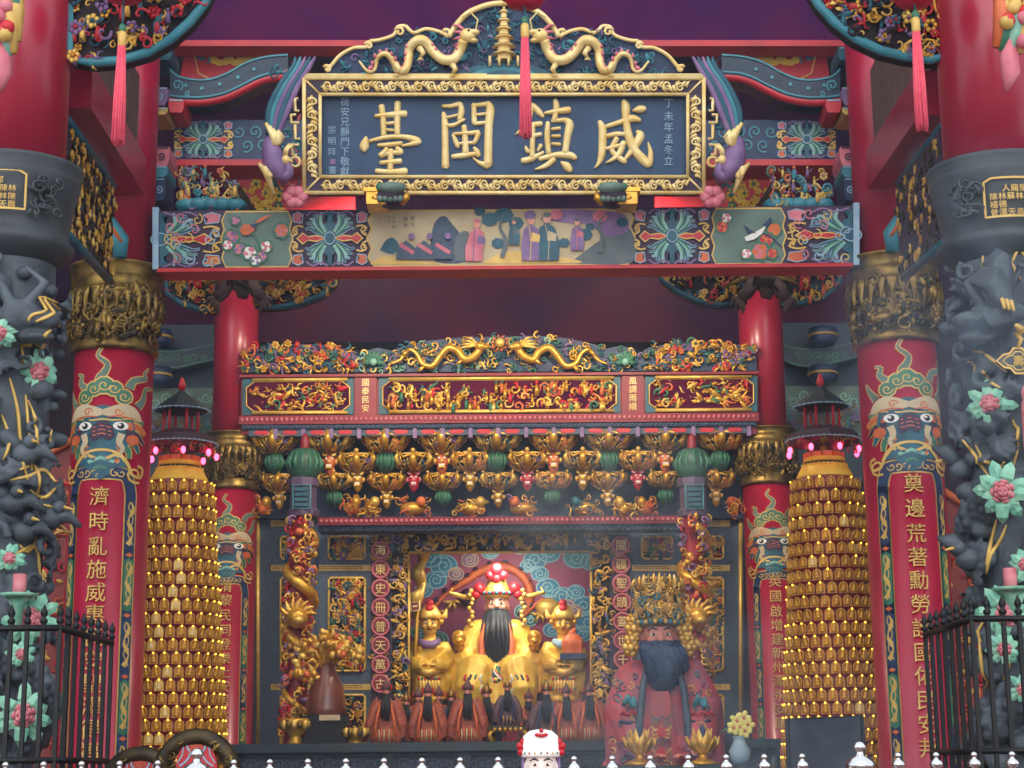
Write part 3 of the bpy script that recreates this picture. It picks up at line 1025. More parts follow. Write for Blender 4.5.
scroll_run(mb, X0 + 18, Y0 + 9, X1 - 18, Y0 + 9, 28, 1)
scroll_run(mb, X0 + 18, Y1 - 9, X1 - 18, Y1 - 9, 28, 1)
scroll_run(mb, X0 + 9, Y0 + 18, X0 + 9, Y1 - 18, 6, 1)
scroll_run(mb, X1 - 9, Y0 + 18, X1 - 9, Y1 - 18, 6, 1)
part(mb, 'frame', [PLUM, CREAMG], plaque, 'plum frame with raised gilt scrollwork')
CH = {'臺': (345, 85, 7.68, [
    [(280, 160, 38), (293, 270, 36), (298, 390, 34)], [(405, 135, 40), (402, 250, 40), (402, 390, 34)], [(232, 240, 22), (340, 230, 34), (466, 222, 44)], [(312, 300, 18), (375, 292, 20)], [(312, 345, 16), (375, 350, 18)],
    [(190, 432, 20), (320, 402, 28), (460, 400, 30), (545, 425, 46), (572, 445, 34)], [(560, 440, 40), (500, 458, 26), (438, 468, 14)], [(165, 400, 14), (155, 440, 48), (148, 480, 58), (150, 510, 24)], [(252, 465, 20), (340, 460, 30), (436, 448, 26)],
    [(325, 490, 30), (300, 520, 34), (272, 543, 34)], [(275, 545, 30), (350, 522, 26), (425, 518, 34)], [(395, 482, 24), (415, 500, 36), (430, 520, 40)], [(355, 500, 36), (350, 580, 36), (348, 655, 36)], [(272, 598, 24), (350, 592, 30), (428, 585, 34)], [(240, 662, 32), (350, 670, 36), (468, 665, 48)]]),
    '閩': (430, 90, 8.533, [
    [(112, 195, 24), (125, 260, 44), (130, 500, 46), (132, 655, 54)], [(108, 140, 22), (180, 138, 30), (255, 120, 36)], [(260, 115, 30), (268, 180, 44), (252, 258, 36)], [(130, 240, 18), (245, 215, 20)], [(140, 300, 22), (200, 303, 30), (298, 252, 16)],
    [(375, 122, 34), (376, 200, 36), (378, 285, 38)], [(360, 135, 28), (440, 126, 32), (510, 118, 36)], [(385, 215, 20), (480, 205, 22)], [(380, 290, 28), (480, 280, 26)], [(490, 108, 34), (515, 165, 58), (502, 300, 56), (497, 500, 56), (496, 640, 60)],
    [(495, 645, 54), (420, 622, 28), (368, 580, 10)], [(290, 308, 36), (300, 420, 42), (304, 540, 46)], [(195, 382, 20), (220, 440, 34), (238, 488, 30)], [(200, 376, 20), (310, 370, 26), (415, 364, 38)], [(412, 366, 36), (400, 410, 34), (380, 452, 28)],
    [(235, 460, 20), (385, 450, 26)], [(190, 570, 32), (290, 560, 40), (395, 545, 30)], [(375, 492, 18), (402, 530, 40), (414, 565, 30)]]),
    '鎮': (505, 90, 8.533, [
    [(235, 122, 34), (200, 250, 40), (140, 340, 30), (88, 383, 8)], [(238, 130, 34), (290, 190, 44), (328, 232, 20)], [(190, 298, 26), (250, 295, 36), (310, 290, 36)], [(172, 398, 20), (250, 390, 30), (308, 378, 30)], [(236, 300, 36), (234, 450, 36), (232, 580, 36)],
    [(175, 480, 14), (182, 505, 26), (200, 530, 30)], [(308, 470, 30), (295, 495, 26), (278, 520, 14)], [(148, 605, 40), (220, 590, 42), (328, 532, 20)], [(426, 85, 30), (438, 130, 44), (432, 200, 38), (422, 260, 38)], [(338, 200, 20), (430, 185, 36), (548, 170, 50)],
    [(400, 266, 24), (520, 255, 34)], [(366, 278, 30), (360, 400, 40), (374, 550, 34)], [(520, 258, 40), (552, 295, 56), (532, 400, 50), (512, 540, 44)], [(400, 336, 22), (470, 328, 24)], [(400, 396, 20), (470, 395, 24)], [(400, 460, 20), (470, 466, 26)],
    [(295, 590, 30), (430, 557, 40), (550, 556, 48), (602, 585, 34)], [(420, 592, 40), (350, 648, 38), (258, 680, 12)], [(478, 618, 18), (525, 650, 56), (558, 690, 40)]]),
    '威': (585, 90, 8.533, [
    [(122, 270, 30), (148, 330, 54), (150, 450, 54), (140, 560, 48), (115, 630, 28), (82, 668, 10)], [(184, 312, 30), (300, 275, 36), (400, 245, 54), (470, 262, 26)], [(326, 90, 28), (345, 140, 60), (350, 260, 50), (375, 400, 56), (420, 510, 60), (500, 600, 62), (545, 645, 46)],
    [(550, 638, 44), (560, 540, 36), (537, 450, 10)], [(405, 180, 12), (465, 166, 54), (510, 162, 40)], [(442, 355, 26), (472, 392, 58), (420, 490, 50), (360, 570, 30), (332, 598, 8)], [(184, 395, 30), (270, 377, 36), (336, 380, 26)],
    [(272, 412, 36), (232, 490, 36), (242, 540, 36), (340, 615, 42)], [(330, 447, 40), (280, 560, 40), (180, 624, 12)], [(172, 505, 22), (270, 480, 28), (336, 465, 22)]])}
for ch, (ox, oy, sc, strokes) in CH.items():
    mb = MB()
    for q, s in enumerate(strokes):
        mb.stroke([(ox + a / sc, oy + b / sc, w / sc) for a, b, w in s], fpl, .004, .024 + .001 * (q % 5), 0, wscale=1.28)
    part(mb, 'raised_character', [CREAMG], plaque)
mb = MB()
for i, ch in enumerate('荷安兄靜門下敬獻'):
    mb.text(ch, 345, 102 + i * 9.9, 9.6, fpl, .008, 0)
part(mb, 'small_lettering', [SKYL, LILAC], plaque)
mb = MB()
for ch, y in zip('宗明拜', (130, 141, 152)):
    mb.text(ch, 332, y, 8.5, fpl, .008, 0)
mb.text('書', 332.5, 170, 8.5, fpl, .008, 0)
part(mb, 'small_lettering', [SKYL, LILAC], plaque)
mb = MB()
for ch, y in zip('丁未年孟冬立', (103, 116, 127, 139, 150, 161)):
    mb.text(ch, 668.5, y, 10, fpl, .008, 0)
part(mb, 'small_lettering', [SKYL, LILAC], plaque)
mb = MB()
mb.prism([(330, 164.5), (330, 159), (335.5, 159), (335.5, 164.5)], fpl, 0, .008, 1)
part(mb, 'seal_mark', [SKYL, LILAC], plaque)
# crest
mb = MB()
half = [(0, 4), (-16, 6), (-34, 13), (-46, 24), (-55, 38), (-64, 33), (-78, 30), (-90, 34), (-98, 27), (-106, 28), (-110, 36), (-124, 41), (-134, 42), (-138, 48), (-150, 49), (-163, 56), (-172, 66), (-178, 72)]
out = [(504 + x, y) for x, y in half] + [(326, 80)]
out = out + [(682, 80)] + [(504 - x, y) for x, y in reversed(half)][:-1]
mb.prism(out, fpl, -.06, .0, 0)
rng = random.Random(5)
inside = lambda x, y: any(abs(x - 504) <= -a[0] and y > a[1] + 4 for a in half) and y > 6 + max(0, (abs(x - 504) - 40)) * .38
carve(mb, 330, 8, 678, 76, 360, 5.2, fpl, mP, rng, [0, 1, 1, 2, 2, 3], .04, inside, 'cccl')
crest = part(mb, 'crest', [NAVY, TEAL, TEALL, LILAC], plaque, 'pierced teal crest with a gilt pagoda and two dragons')
mb = MB()
for sx in (-1, 1):
    q = smooth_path([(504 + sx * x, y) for x, y in half[:5]], 4)
    mb.tube([fpl(a, b, .03) for a, b in q], .022, 0, 7)
    for seg in (half[4:9], half[8:13], half[12:]):
        q = smooth_path([(504 + sx * x, y) for x, y in seg], 4)
        mb.tube([fpl(a, b, .03) for a, b in q], .015, 0, 7)
    for x, y, r in ((-57, 34, 4), (-104, 33, 5), (-135, 47, 4), (-176, 70, 4)):
        mb.tube([fpl(504 + sx * a, b, .035) for a, b in spiral(x, y, r, 3.5, 1.2, 1, 10)], [.015 - .001 * i for i in range(10)], 0, 6)
mb.tube([fpl(306, 78, .04), fpl(702, 78, .04)], .026, 0, 7)
part(mb, 'gilt_edge', [CREAMG], crest)
for sx in (-1, 1):
    mb = MB()
    body = smooth_path([(504 + sx * x, y) for x, y in ((-144, 63), (-136, 73), (-129, 71), (-126, 60), (-118, 56), (-111, 62), (-106, 72), (-98, 72), (-95, 62), (-94, 50), (-86, 43), (-78, 44), (-70, 54), (-60, 62), (-50, 61), (-44, 52), (-40, 42))], 4)
    n = len(body)
    mb.tube([fpl(a, b, .06 + .015 * sin(i * .5)) for i, (a, b) in enumerate(body)], [.008 + .03 * min(1, i / n * 1.6) for i in range(n)], 0, 8)
    for i in range(6, n - 4, 2):
        a, b = body[i]
        c, d = body[i + 1]
        L = hypot(c - a, d - b) or 1
        mb.ball(fpl(a + (d - b) / L * 3.2 * sx, b - (c - a) / L * 3.2 * sx, .07), (.014, .014, .02), 1, 5, 4)
    hx = 504 - sx * 36
    mb.ball(fpl(hx, 38, .07), (.06, .045, .055), 0, 10, 7)
    mb.ball(fpl(hx + sx * 6, 35, .08), (.045, .03, .024), 0, 8, 6)
    mb.ball(fpl(hx + sx * 5, 43, .075), (.04, .028, .018), 0, 8, 6)
    mb.ball(fpl(hx + sx * 1, 34, .1), .012, 2, 6, 5)
    for k in range(4):
        mb.tube([fpl(hx - sx * 2, 34 + k * 3, .07), fpl(hx - sx * 9, 28 + k * 6, .07), fpl(hx - sx * 15, 27 + k * 7, .06)], [.014, .014, .003], 1, 5)
    mb.tube([fpl(hx + sx * 8, 33, .08), fpl(hx + sx * 10, 22, .07), fpl(hx + sx * 2, 14, .07), fpl(hx - sx * 6, 20, .07)], [.008, .007, .006, .003], 0, 5)
    for (x, y) in ((-52, 66), (-84, 50), (-108, 66)):
        mb.tube([fpl(504 + sx * x, y, .07), fpl(504 + sx * (x + 4), y + 6, .09), fpl(504 + sx * (x + 1), y + 10, .08)], [.026, .02, .012], 0, 6)
        for k in (-1, 0, 1):
            mb.tube([fpl(504 + sx * (x + 1), y + 10, .08), fpl(504 + sx * (x + 1 + 3 * k), y + 13, .09)], [.009, .003], 0, 4)
    part(mb, 'crest_dragon', [CREAMG, PINK, BLACK], crest)
mb = MB()
for i in range(6):
    y = 62 - i * 8.6
    w = 13.5 - i * 1.6
    mb.lathe([(w * .62 * mP, 0), (w * .6 * mP, 5.2 * mP), (w * mP * 1.02, 5.4 * mP), (w * .98 * mP, 6.2 * mP), (w * .5 * mP, 8.6 * mP)], fpl(504, y, .03), 8, 0, smooth=False)
mb.lathe([(2 * mP, 0), (1.2 * mP, 5 * mP), (0.3 * mP, 10 * mP)], fpl(504, 12, .03), 8)
for k in range(4):
    x = 504 - 14 + k * 9.3
    mb.tube([fpl(x, 68, .07), fpl(x, 58, .07)], .011, 0, 6)
part(mb, 'crest_pagoda', [CREAMG], crest)
mb = MB()
for i in range(3):
    q = [(504 + (46 - i * 14) * cos(t * pi / 12), 77 - (13 - i * 4) * sin(t * pi / 12)) for t in range(13)]
    mb.prism([(x, y) for x, y in reversed(q)], fpl, 0, .03 + .015 * i, i % 2)
part(mb, 'crest_hill', [TEAL, TEALL], crest)
# phoenix brackets at the two ends
for sx in (-1, 1):
    ox = 504 - sx * 0
    X = lambda d: 504 + sx * d
    sm = lambda p, r: (lambda q: ([w[:3] for w in q], [w[3] for w in q]))(smooth_path([(a.x, a.y, a.z, b) for a, b in zip(p, r)], 4))
    mb = MB()
    f = lambda d, y, h=0.04: fpl(X(d), y, h)
    # backing of teal curls
    carve(mb, min(X(204), X(232)), 70, max(X(204), X(232)), 195, 46, 6, fpl, mP, random.Random(40 + sx), [2, 2, 3, 4], .03, None, 'ccls')
    # tail plumes
    for k in range(5):
        mb.tube(*sm([f(226 + k * 2.2, 136), f(216 + k * 4.6, 112), f(206 + k * 4.4, 88), f(194 + k * 4, 68), f(188 + k * 5, 58)], [.022, .026, .026, .02, .008]), (1, 2, 1, 3, 2)[k], 6)
    # body, breast, neck, head
    mb.tube(*sm([f(232, 140, .06), f(230, 156, .08), f(226, 170, .1), f(218, 178, .1), f(213, 174, .11), f(215, 166, .11)], [.05, .08, .08, .05, .035, .03]), 1, 10)
    mb.ball(f(216, 163, .12), (.036, .036, .036), 0, 8, 6)
    mb.tube([f(214, 163, .13), f(208, 165, .14)], [.014, .003], 0, 5)
    # wings
    for k in range(6):
        mb.tube([f(232, 150, .09), f(224 - k * .6, 140 - k * 2 + 6, .12), f(236 - 3.6 * k, 126 + k * 3, .12)], [.03, .034, .012], 0, 6)
        mb.tube([f(226, 172, .1), f(232 + k, 180 - k * 2, .13), f(243 - 3 * k, 166 + 6 * k, .12)], [.03, .036, .012], 0, 6)
    for k in range(4):
        mb.tube([f(218, 166, .12), f(214 + k, 152, .12), f(207 + 2 * k, 146, .11)], [.01, .01, .004], 0, 5)
    # meander fret beside the frame
    for seg in ([(205, 100), (208, 100), (208, 112), (204, 112)], [(204, 124), (212, 124), (212, 116), (207, 116)], [(208, 126), (208, 140), (203, 140)], [(204, 146), (211, 146), (211, 156), (206, 156)]):
        mb.tube([f(a, b, .05) for a, b in seg], .012, 0, 5)
    mb.tube([f(208 + 5 * cos(a * pi / 4), 163 + 5 * sin(a * pi / 4), .05) for a in range(8)], .012, 0, 5, True)
    # flower below
    for k in range(6):
        mb.ball(f(208 + 7 * cos(k * 1.05), 198 + 6 * sin(k * 1.05), .06), (.05, .03, .045), 4, 6, 5)
    part(mb, 'phoenix_bracket', [CREAMG, LILAC, TEAL, TEALL, PINK], plaque, 'gilt phoenix with long plumes at the plaque end')
for px, nm in ((392, 'left'), (612, 'right')):
    mb = MB()
    f = pm(YF - .45)
    m = mpp(YF)
    s = 1 if px < 500 else -1
    mb.ball(f(px, 203, .1), (.13, .12, .07), 1, 12, 8)
    mb.ball(f(px + s * 2, 197, .2), (.1, .06, .045), 2, 10, 6)
    for k in range(-2, 3):
        mb.ball(f(px + k * 5, 195, .17), .035, 3, 7, 5)
        mb.ball(f(px + k * 5, 207, .19), .024, 2, 6, 5)
    mb.box(f(px - s * 14, 203, .06), (.14, .22, .12), 0)
    mb.box(f(px - s * 14, 197, .06), (.18, .24, .03), 0)
    for k in (-1, 1):
        mb.tube([f(px + k * 10, 208, .12), f(px + k * 16, 204, .16), f(px + k * 16, 198, .14)], [.03, .03, .012], 0, 6)
    single(mb, 'plaque_rest', [GOLD, PLUM, SAGE, GREEN], 'gilt lion head rest under the name plaque, below the character %s' % {'left': '臺', 'right': '威'}[nm], 'bracket', P(px, 211, YF - .45), 'lion head rests under the plaque')


# ================================================================== painted beam across the hall front
fb = pm(YF - .18)
mB = mpp(YF)


def arabesque(mb, x0, x1, y0, y1, f, h, half=None):
    """mirror-symmetric flame scrollwork; palette: 0 plum 1 teal 2 mint 3 pale blue 4 pink 5 red 6 gold paint 7 orange 8 lilac 9 green"""
    cx, cy = (x0 + x1) / 2, (y0 + y1) / 2
    W, H = (x1 - x0) / 2, (y1 - y0) / 2
    xs = (-1, 1)
    if half == 'r':
        cx, W, xs = x0, x1 - x0, (1,)
    if half == 'l':
        cx, W, xs = x1, x1 - x0, (-1,)
    for sx in xs:
        for sy in (-1, 1):
            T = lambda a, b: (cx + sx * a * W, cy + sy * b * H)
            for i in range(6):
                a = .12 + i * .26
                p0 = (.10 + .05 * cos(a), .12 + .12 * sin(a))
                p1 = (.22 + .16 * cos(a), .22 + .34 * sin(a))
                p2 = (.26 + .30 * cos(a + .25), .16 + .70 * sin(a + .2))
                p3 = (.20 + .46 * cos(a + .12), .14 + .80 * sin(a + .12))
                q = [T(*p) for p in smooth_path([p0, p1, p2, p3], 4)]
                n = len(q)
                mb.ribbon(q, [4.6 - 2.6 * k / n for k in range(n)], f, h, 3)
                mb.ribbon(q, [3.0 - 2.2 * k / n for k in range(n)], f, h + .001, (1, 9, 2)[i % 3])
            mb.fan([T(*p) for p in ((.74, .55), (.95, .60), (.98, .86), (.84, .95), (.70, .86), (.78, .72))], f, h, 7 if sy > 0 else 4)
            mb.ribbon([T(*p) for p in ((.74, .55), (.95, .60), (.98, .86), (.84, .95), (.70, .86), (.74, .55))], 1.1, f, h + .001, 3)
            mb.ribbon([T(*p) for p in smooth_path([(.98, .10), (.86, .2), (.96, .36), (.84, .46), (.7, .42)], 4)], 1.8, f, h + .001, 6)
            mb.ribbon(spiral(*T(.9, .3), 4, 1, 1.2), 1.3, f, h + .002, 6)
            mb.ribbon([T(*p) for p in smooth_path([(.05, .98), (.25, .86), (.45, .97), (.62, .82)], 4)], 1.8, f, h + .001, 8)
            mb.fan([T(*p) for p in ((0, .18), (.12, .26), (.15, .5), (.06, .66), (.13, .85), (.0, .98))], f, h, 1)
        T = lambda a, b: (cx + sx * a * W, cy + b * H)
        mb.fan([T(*p) for p in ((.1, 0), (.35, -.13), (.58, -.08), (.72, -.22), (.88, 0), (.72, .22), (.58, .08), (.35, .13))], f, h + .003, 6)
        mb.fan([T(*p) for p in ((.16, 0), (.36, -.08), (.56, -.04), (.71, -.16), (.84, 0), (.71, .16), (.56, .04), (.36, .08))], f, h + .004, 5)
    mb.fan([(cx + .14 * W * cos(a * pi / 8), cy + .22 * H * sin(a * pi / 8)) for a in range(16)], f, h + .004, 1)
    mb.ribbon([(cx + .14 * W * cos(a * pi / 8), cy + .22 * H * sin(a * pi / 8)) for a in range(16)], 1.2, f, h + .005, 3, True)


ARAB = [PLUM, TEAL, MINT, SKYL, PINK, REDB, GOLDP, ORANGE, LILAC, GREEN]
beam = thing('painted_beam', 'long painted beam under the name plaque with a landscape scene in its middle', 'beam', P(505, 270, YF))
mb = MB()
Yb = YF - .18


def lin_px(x, yl, yr):
    return yl + (yr - yl) * (x - 155) / 700


a, b, c, d = P(157, 268.5, Yb), P(157, 211, Yb), P(853, 205.7, Yb), P(853, 263.2, Yb)
e = V((0, .22, 0))
mb.slab([a, b, c, d, a + e, b + e, c + e, d + e], 0)
part(mb, 'beam_body', [PLUM], beam)
mb = MB()
a, b, c, d = P(157, 271.8, Yb - .03), P(157, 268.3, Yb - .03), P(853, 262.8, Yb - .03), P(853, 266.3, Yb - .03)
e = V((0, .24, 0))
mb.slab([a, b, c, d, a + e, b + e, c + e, d + e], 0)
part(mb, 'red_rail', [REDB], beam)
fs = lambda x, y, h: fb(x, y - (x - 155) * .0064, h)
for (x0, x1, hf) in ((160, 222, 'r'), (292, 368, None), (634, 710, None), (786, 852, 'l')):
    mb = MB()
    if hf:
        mid = 175 if hf == 'r' else 838
        arabesque(mb, x0 if hf == 'r' else x0, x1, 212, 268, fs, .006, hf)
        for k in range(16):
            x, y = random.Random(k).uniform(x0 + 4, x1 - 4), random.Random(k + 50).uniform(216, 264)
            mb.ribbon(spiral(x, y, 6, k, 1.1), 1.3, fs, .011, (3, 4, 6)[k % 3])
    else:
        arabesque(mb, x0, x1, 212, 268, fs, .006)
    part(mb, 'scrollwork_panel', ARAB, beam, 'mirrored teal and mint flame scrolls')


def wavy_panel(x0, x1, y0, y1, d=4):
    return [(x0 + d, y0), (x1 - d, y0), (x1, y0 + 9), (x1 - d * .6, y0 + 18), (x1 + 1, (y0 + y1) / 2), (x1 - d * .6, y1 - 18), (x1, y1 - 9), (x1 - d, y1),
            (x0 + d, y1), (x0, y1 - 9), (x0 + d * .6, y1 - 18), (x0 - 1, (y0 + y1) / 2), (x0 + d * .6, y0 + 18), (x0, y0 + 9)]


def blossom(mb, x, y, r, f, h, m, m2, lf=None):
    for k in range(6):
        a = k * pi / 3 + .3
        if lf is not None:
            mb.fan([(x + r * .7 * cos(a) + r * .75 * cos(q * pi / 3) * .6, y + r * .7 * sin(a) + r * .5 * sin(q * pi / 3)) for q in range(6)], f, h, lf)
    for k in range(6):
        a = k * pi / 3
        mb.fan([(x + r * .45 * cos(a) + r * .42 * cos(q * pi / 3), y + r * .45 * sin(a) + r * .38 * sin(q * pi / 3)) for q in range(6)], f, h + .001, m if k % 2 else m2)
    mb.fan([(x + r * .25 * cos(q * pi / 3), y + r * .25 * sin(q * pi / 3)) for q in range(6)], f, h + .002, m2)


# flower and bird panels
mb = MB()
mb.fan(wavy_panel(222, 292, 212.5, 268), fs, .006, 0)
mb.ribbon(wavy_panel(222, 292, 212.5, 268), 1.6, fs, .008, 6, True)
for x, y, r, m, m2 in ((232, 238, 8, 2, 3), (240, 250, 7, 2, 3), (228, 246, 6, 3, 1), (250, 254, 8, 3, 1), (262, 258, 6, 2, 3), (266, 248, 7, 1, 3), (282, 232, 8, 4, 3), (236, 222, 5, 2, 3), (256, 262, 6, 2, 1)):
    blossom(mb, x, y, r, fs, .009, m, m2, 5)
mb.ribbon(smooth_path([(250, 232), (258, 240), (262, 252)], 4), 1.6, fs, .009, 5)
mb.fan([(240, 232), (244, 226), (252, 226), (256, 231), (250, 236), (244, 237)], fs, .012, 4)
mb.fan([(250, 227), (258, 224), (256, 231)], fs, .013, 7)
mb.fan([(252, 227), (262, 219), (273, 216), (262, 223)], fs, .011, 4)
part(mb, 'flower_panel', [SAGE, WHITEP, LILAC, PINK, ORANGE, GREEN, GOLDP, NAVY], beam, 'grey green panel with a small bird among lilac blossoms')
mb = MB()
mb.fan(wavy_panel(712, 785, 212.5, 268), fs, .006, 0)
mb.ribbon(wavy_panel(712, 785, 212.5, 268), 1.6, fs, .008, 6, True)
for x, y, r, m, m2 in ((722, 231, 7, 2, 4), (726, 222, 6, 3, 1), (774, 234, 8, 2, 2), (766, 244, 8, 4, 2), (760, 256, 10, 2, 3), (746, 258, 6, 3, 1), (772, 258, 6, 2, 4)):
    blossom(mb, x, y, r, fs, .009, m, m2, 5)
mb.ribbon(smooth_path([(782, 252), (768, 240), (756, 238)], 4), 1.5, fs, .009, 7)
mb.fan([(744, 242), (752, 238), (760, 234), (766, 230), (762, 238), (754, 244), (746, 246)], fs, .012, 1)
mb.fan([(748, 238), (742, 228), (746, 232), (756, 238)], fs, .013, 7)
mb.fan([(762, 230), (770, 222), (772, 226), (766, 232)], fs, .012, 7)
part(mb, 'flower_panel', [SAGE, WHITEP, ORANGE, PINK, REDB, GREEN, GOLDP, NAVY], beam, 'grey green panel with a pale bird among red peonies')
# landscape panel
mb = MB()
mb.fan([(x, y) for x, y in wavy_panel(368, 634, 212.5, 268, 6)], fs, .006, 0, 3)
mb.ribbon(wavy_panel(368, 634, 212.5, 268, 6), 1.6, fs, .008, 6, True)
h = .009


def hill(pts, m, hh=h):
    mb.fan(smooth_path(pts + [pts[0]], 3)[:-1], fs, hh, m)


hill([(430, 250), (434, 226), (444, 218), (452, 226), (462, 238), (470, 248), (466, 264), (436, 264)], 1)
hill([(452, 262), (456, 240), (468, 234), (478, 262)], 8)
hill([(380, 252), (386, 242), (394, 240), (400, 250), (392, 256)], 5)
hill([(570, 266), (588, 252), (606, 240), (630, 232), (632, 266)], 8)
hill([(482, 266), (500, 256), (530, 254), (560, 260), (580, 266)], 7)
hill([(370, 266), (384, 258), (410, 262), (440, 266)], 7)
hill([(540, 222), (560, 212.5), (600, 214), (624, 218), (628, 234), (606, 240), (590, 228), (566, 226)], 9)
for x, y, r, m in ((390, 246, 6, 5), (585, 238, 8, 5), (590, 230, 5, 5), (498, 246, 7, 5), (490, 222, 9, 5), (504, 218, 10, 5), (516, 226, 8, 5), (564, 246, 6, 5), (480, 214, 6, 5), (622, 226, 6, 5), (530, 218, 6, 9), (556, 218, 7, 3), (600, 220, 8, 3)):
    for k in range(7):
        a = k * .9
        mb.fan([(x + r * .5 * cos(a) + r * .5 * cos(q * pi / 3), y + r * .4 * sin(a) + r * .4 * sin(q * pi / 3)) for q in range(6)], fs, h + .001 + k * .0002, m)
mb.ribbon(smooth_path([(502, 260), (506, 244), (500, 230), (504, 216)], 4), [5 - .3 * i for i in range(13)], fs, h + .002, 8)
mb.ribbon(smooth_path([(600, 256), (602, 240), (598, 228), (606, 218)], 4), [5 - .3 * i for i in range(13)], fs, h + .002, 8)


def painted_man(x, y, H, m, m2, lean=0, cap=8):
    """y = feet"""
    w = H * .2
    mb.fan([(x - w, y), (x - w * 1.05, y - H * .3), (x - w * .8 + lean, y - H * .68), (x + lean, y - H * .8), (x + w * .8 + lean, y - H * .68), (x + w * 1.1, y - H * .36), (x + w, y)], fs, h + .004, m)
    mb.fan([(x + w * .1 + lean, y - H * .62), (x + w * 1.0 + lean, y - H * .55), (x + w * .9 + lean, y - H * .4), (x + lean, y - H * .42)], fs, h + .005, m2)
    mb.ribbon([(x - w * .2 + lean, y - H * .75), (x, y - H * .4), (x - w * .1, y)], .9, fs, h + .006, m2)
    mb.fan([(x + lean + H * .09 * cos(q), y - H * .87 + H * .1 * sin(q)) for q in (0, 1, 2, 3, 4, 5)], fs, h + .005, 2)
    mb.fan([(x + lean + H * .09 * cos(q), y - H * .95 + H * .06 * sin(q)) for q in (0, 1, 2, 3, 4, 5)], fs, h + .006, cap)


painted_man(474, 264, 42, 3, 9, 3, 3)
painted_man(531, 264, 46, 9, 6, 0, 9)
painted_man(549, 264, 48, 5, 0, -2, 8)
painted_man(577, 254, 32, 9, 3, 0, 8)
painted_man(514, 248, 26, 5, 8, 0, 8)
for x, y in ((408, 262), (426, 262), (444, 262)):
    mb.fan([(x - 12, y), (x - 10, y - 12), (x - 2, y - 19), (x + 7, y - 12), (x + 11, y - 3), (x + 8, y)], fs, h + .004, 1)
    mb.ribbon([(x - 8, y - 15), (x, y - 10), (x + 6, y - 6)], 4, fs, h + .005, 3)
    mb.fan([(x + 4 + 3.5 * cos(q), y - 23 + 3.5 * sin(q)) for q in (0, 1, 2, 3, 4, 5)], fs, h + .005, 9)
mb.text('武', 413, 220, 4.6, fs, h + .002, 8, -1, 0)
mb.text('公', 413, 226, 4.6, fs, h + .002, 8, -1, 0)
mb.text('順', 405.5, 221, 5, fs, h + .002, 8, -1, 0)
mb.text('治', 405.5, 227, 5, fs, h + .002, 8, -1, 0)
for k in range(5):
    mb.text('王年時山下'[k], 394 - (k // 3) * 5, 219 + (k % 3) * 5, 3.6, fs, h + .002, 8, -1, 0)
part(mb, 'landscape_panel', [CREAM, GREYB, SKIN, PINK, SAGE, TEAL, GOLDP, GOLDP, mat('misty_ink', '6c7476', 0.7, c2='5c686c', scale=7), LILAC], beam, 'cream panel painted with robed figures in a garden')
for x0, x1 in ((153, 159), (853, 859)):
    mb = MB()
    mb.prism([(x0, 270), (x0, 208), (x1, 208), (x1, 270)], fs, -.3, .02, 0)
    part(mb, 'end_strip', [SKYL], beam)

# ------------------------------------------------ carved spandrels and upper timbers
GOLDMIX = [GOLD, GOLDL, REDB, TEAL, GREEN, LILAC, ORANGE, DARK]


def spandrel(name, label, cat, outline, Y, n, size, group, rim=TEAL, pal=(0, 0, 0, 1, 1, 2, 3, 6), depth=.12, seed=1, back=DARK, kinds='ccclffsbr'):
    """carved bracket board of traced outline at depth Y"""
    f = pm(Y)
    m = mpp(Y)
    xs, ys_ = [p[0] for p in outline], [p[1] for p in outline]
    base = P(sum(xs) / len(xs), max(ys_), Y)
    root = thing(name, label, cat, base, group)
    mb = MB()
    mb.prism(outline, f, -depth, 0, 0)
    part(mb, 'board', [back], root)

    def inside(x, y):
        c = False
        for i in range(len(outline)):
            a, b = outline[i], outline[i - 1]
            if (a[1] > y) != (b[1] > y) and x < (b[0] - a[0]) * (y - a[1]) / (b[1] - a[1]) + a[0]:
                c = not c
        return c
    mb = MB()
    carve(mb, min(xs), min(ys_), max(xs), max(ys_), n, size, f, m, random.Random(seed), list(pal), .06, inside, kinds)
    part(mb, 'carved_pattern', GOLDMIX, root)
    if rim:
        mb = MB()
        mb.tube([f(a, b, .02) for a, b in outline], .028, 0, 6, True)
        part(mb, 'rim', [rim], root)
    return root


q = [(72, -60), (212, -60), (212, -10), (206, 4), (192, 22), (172, 40), (148, 54), (120, 62), (92, 64), (70, 61)]
spandrel('carved_corner_bracket', 'rounded carved bracket under the eave, near the column headed 濟', 'bracket', q, YS, 200, 9, 'rounded corner brackets', TEALL, (0, 0, 1, 2, 2, 7, 3, 5), seed=3)
q = [(800, -60), (944, -60), (944, 40), (941, 59), (930, 61), (905, 58), (880, 52), (855, 40), (834, 24), (818, 6), (806, -14)]
spandrel('carved_corner_bracket', 'rounded carved bracket under the eave, near the column headed 奠', 'bracket', q, YS, 200, 9, 'rounded corner brackets', TEALL, (0, 0, 1, 2, 2, 7, 3, 5), seed=4)
q = [(164, 262), (215, 260), (215, 312), (198, 310), (182, 304), (168, 294)]
spandrel('gilt_spandrel', 'gilt carved spandrel between the column headed 濟 and the slimmer column behind', 'bracket', q, YF + 1.4, 60, 6, 'gilt spandrels under the painted beam', TEAL, seed=5)
q = [(256, 260), (344, 258), (336, 284), (322, 296), (302, 304), (280, 308), (258, 308)]
spandrel('gilt_spandrel', 'gilt carved spandrel under the beam, on the plaque side of the slimmer 清黎民 column', 'bracket', q, YF + 1.4, 90, 6, 'gilt spandrels under the painted beam', TEAL, seed=6)
q = [(654, 258), (744, 256), (744, 304), (720, 306), (698, 302), (676, 292), (662, 280)]
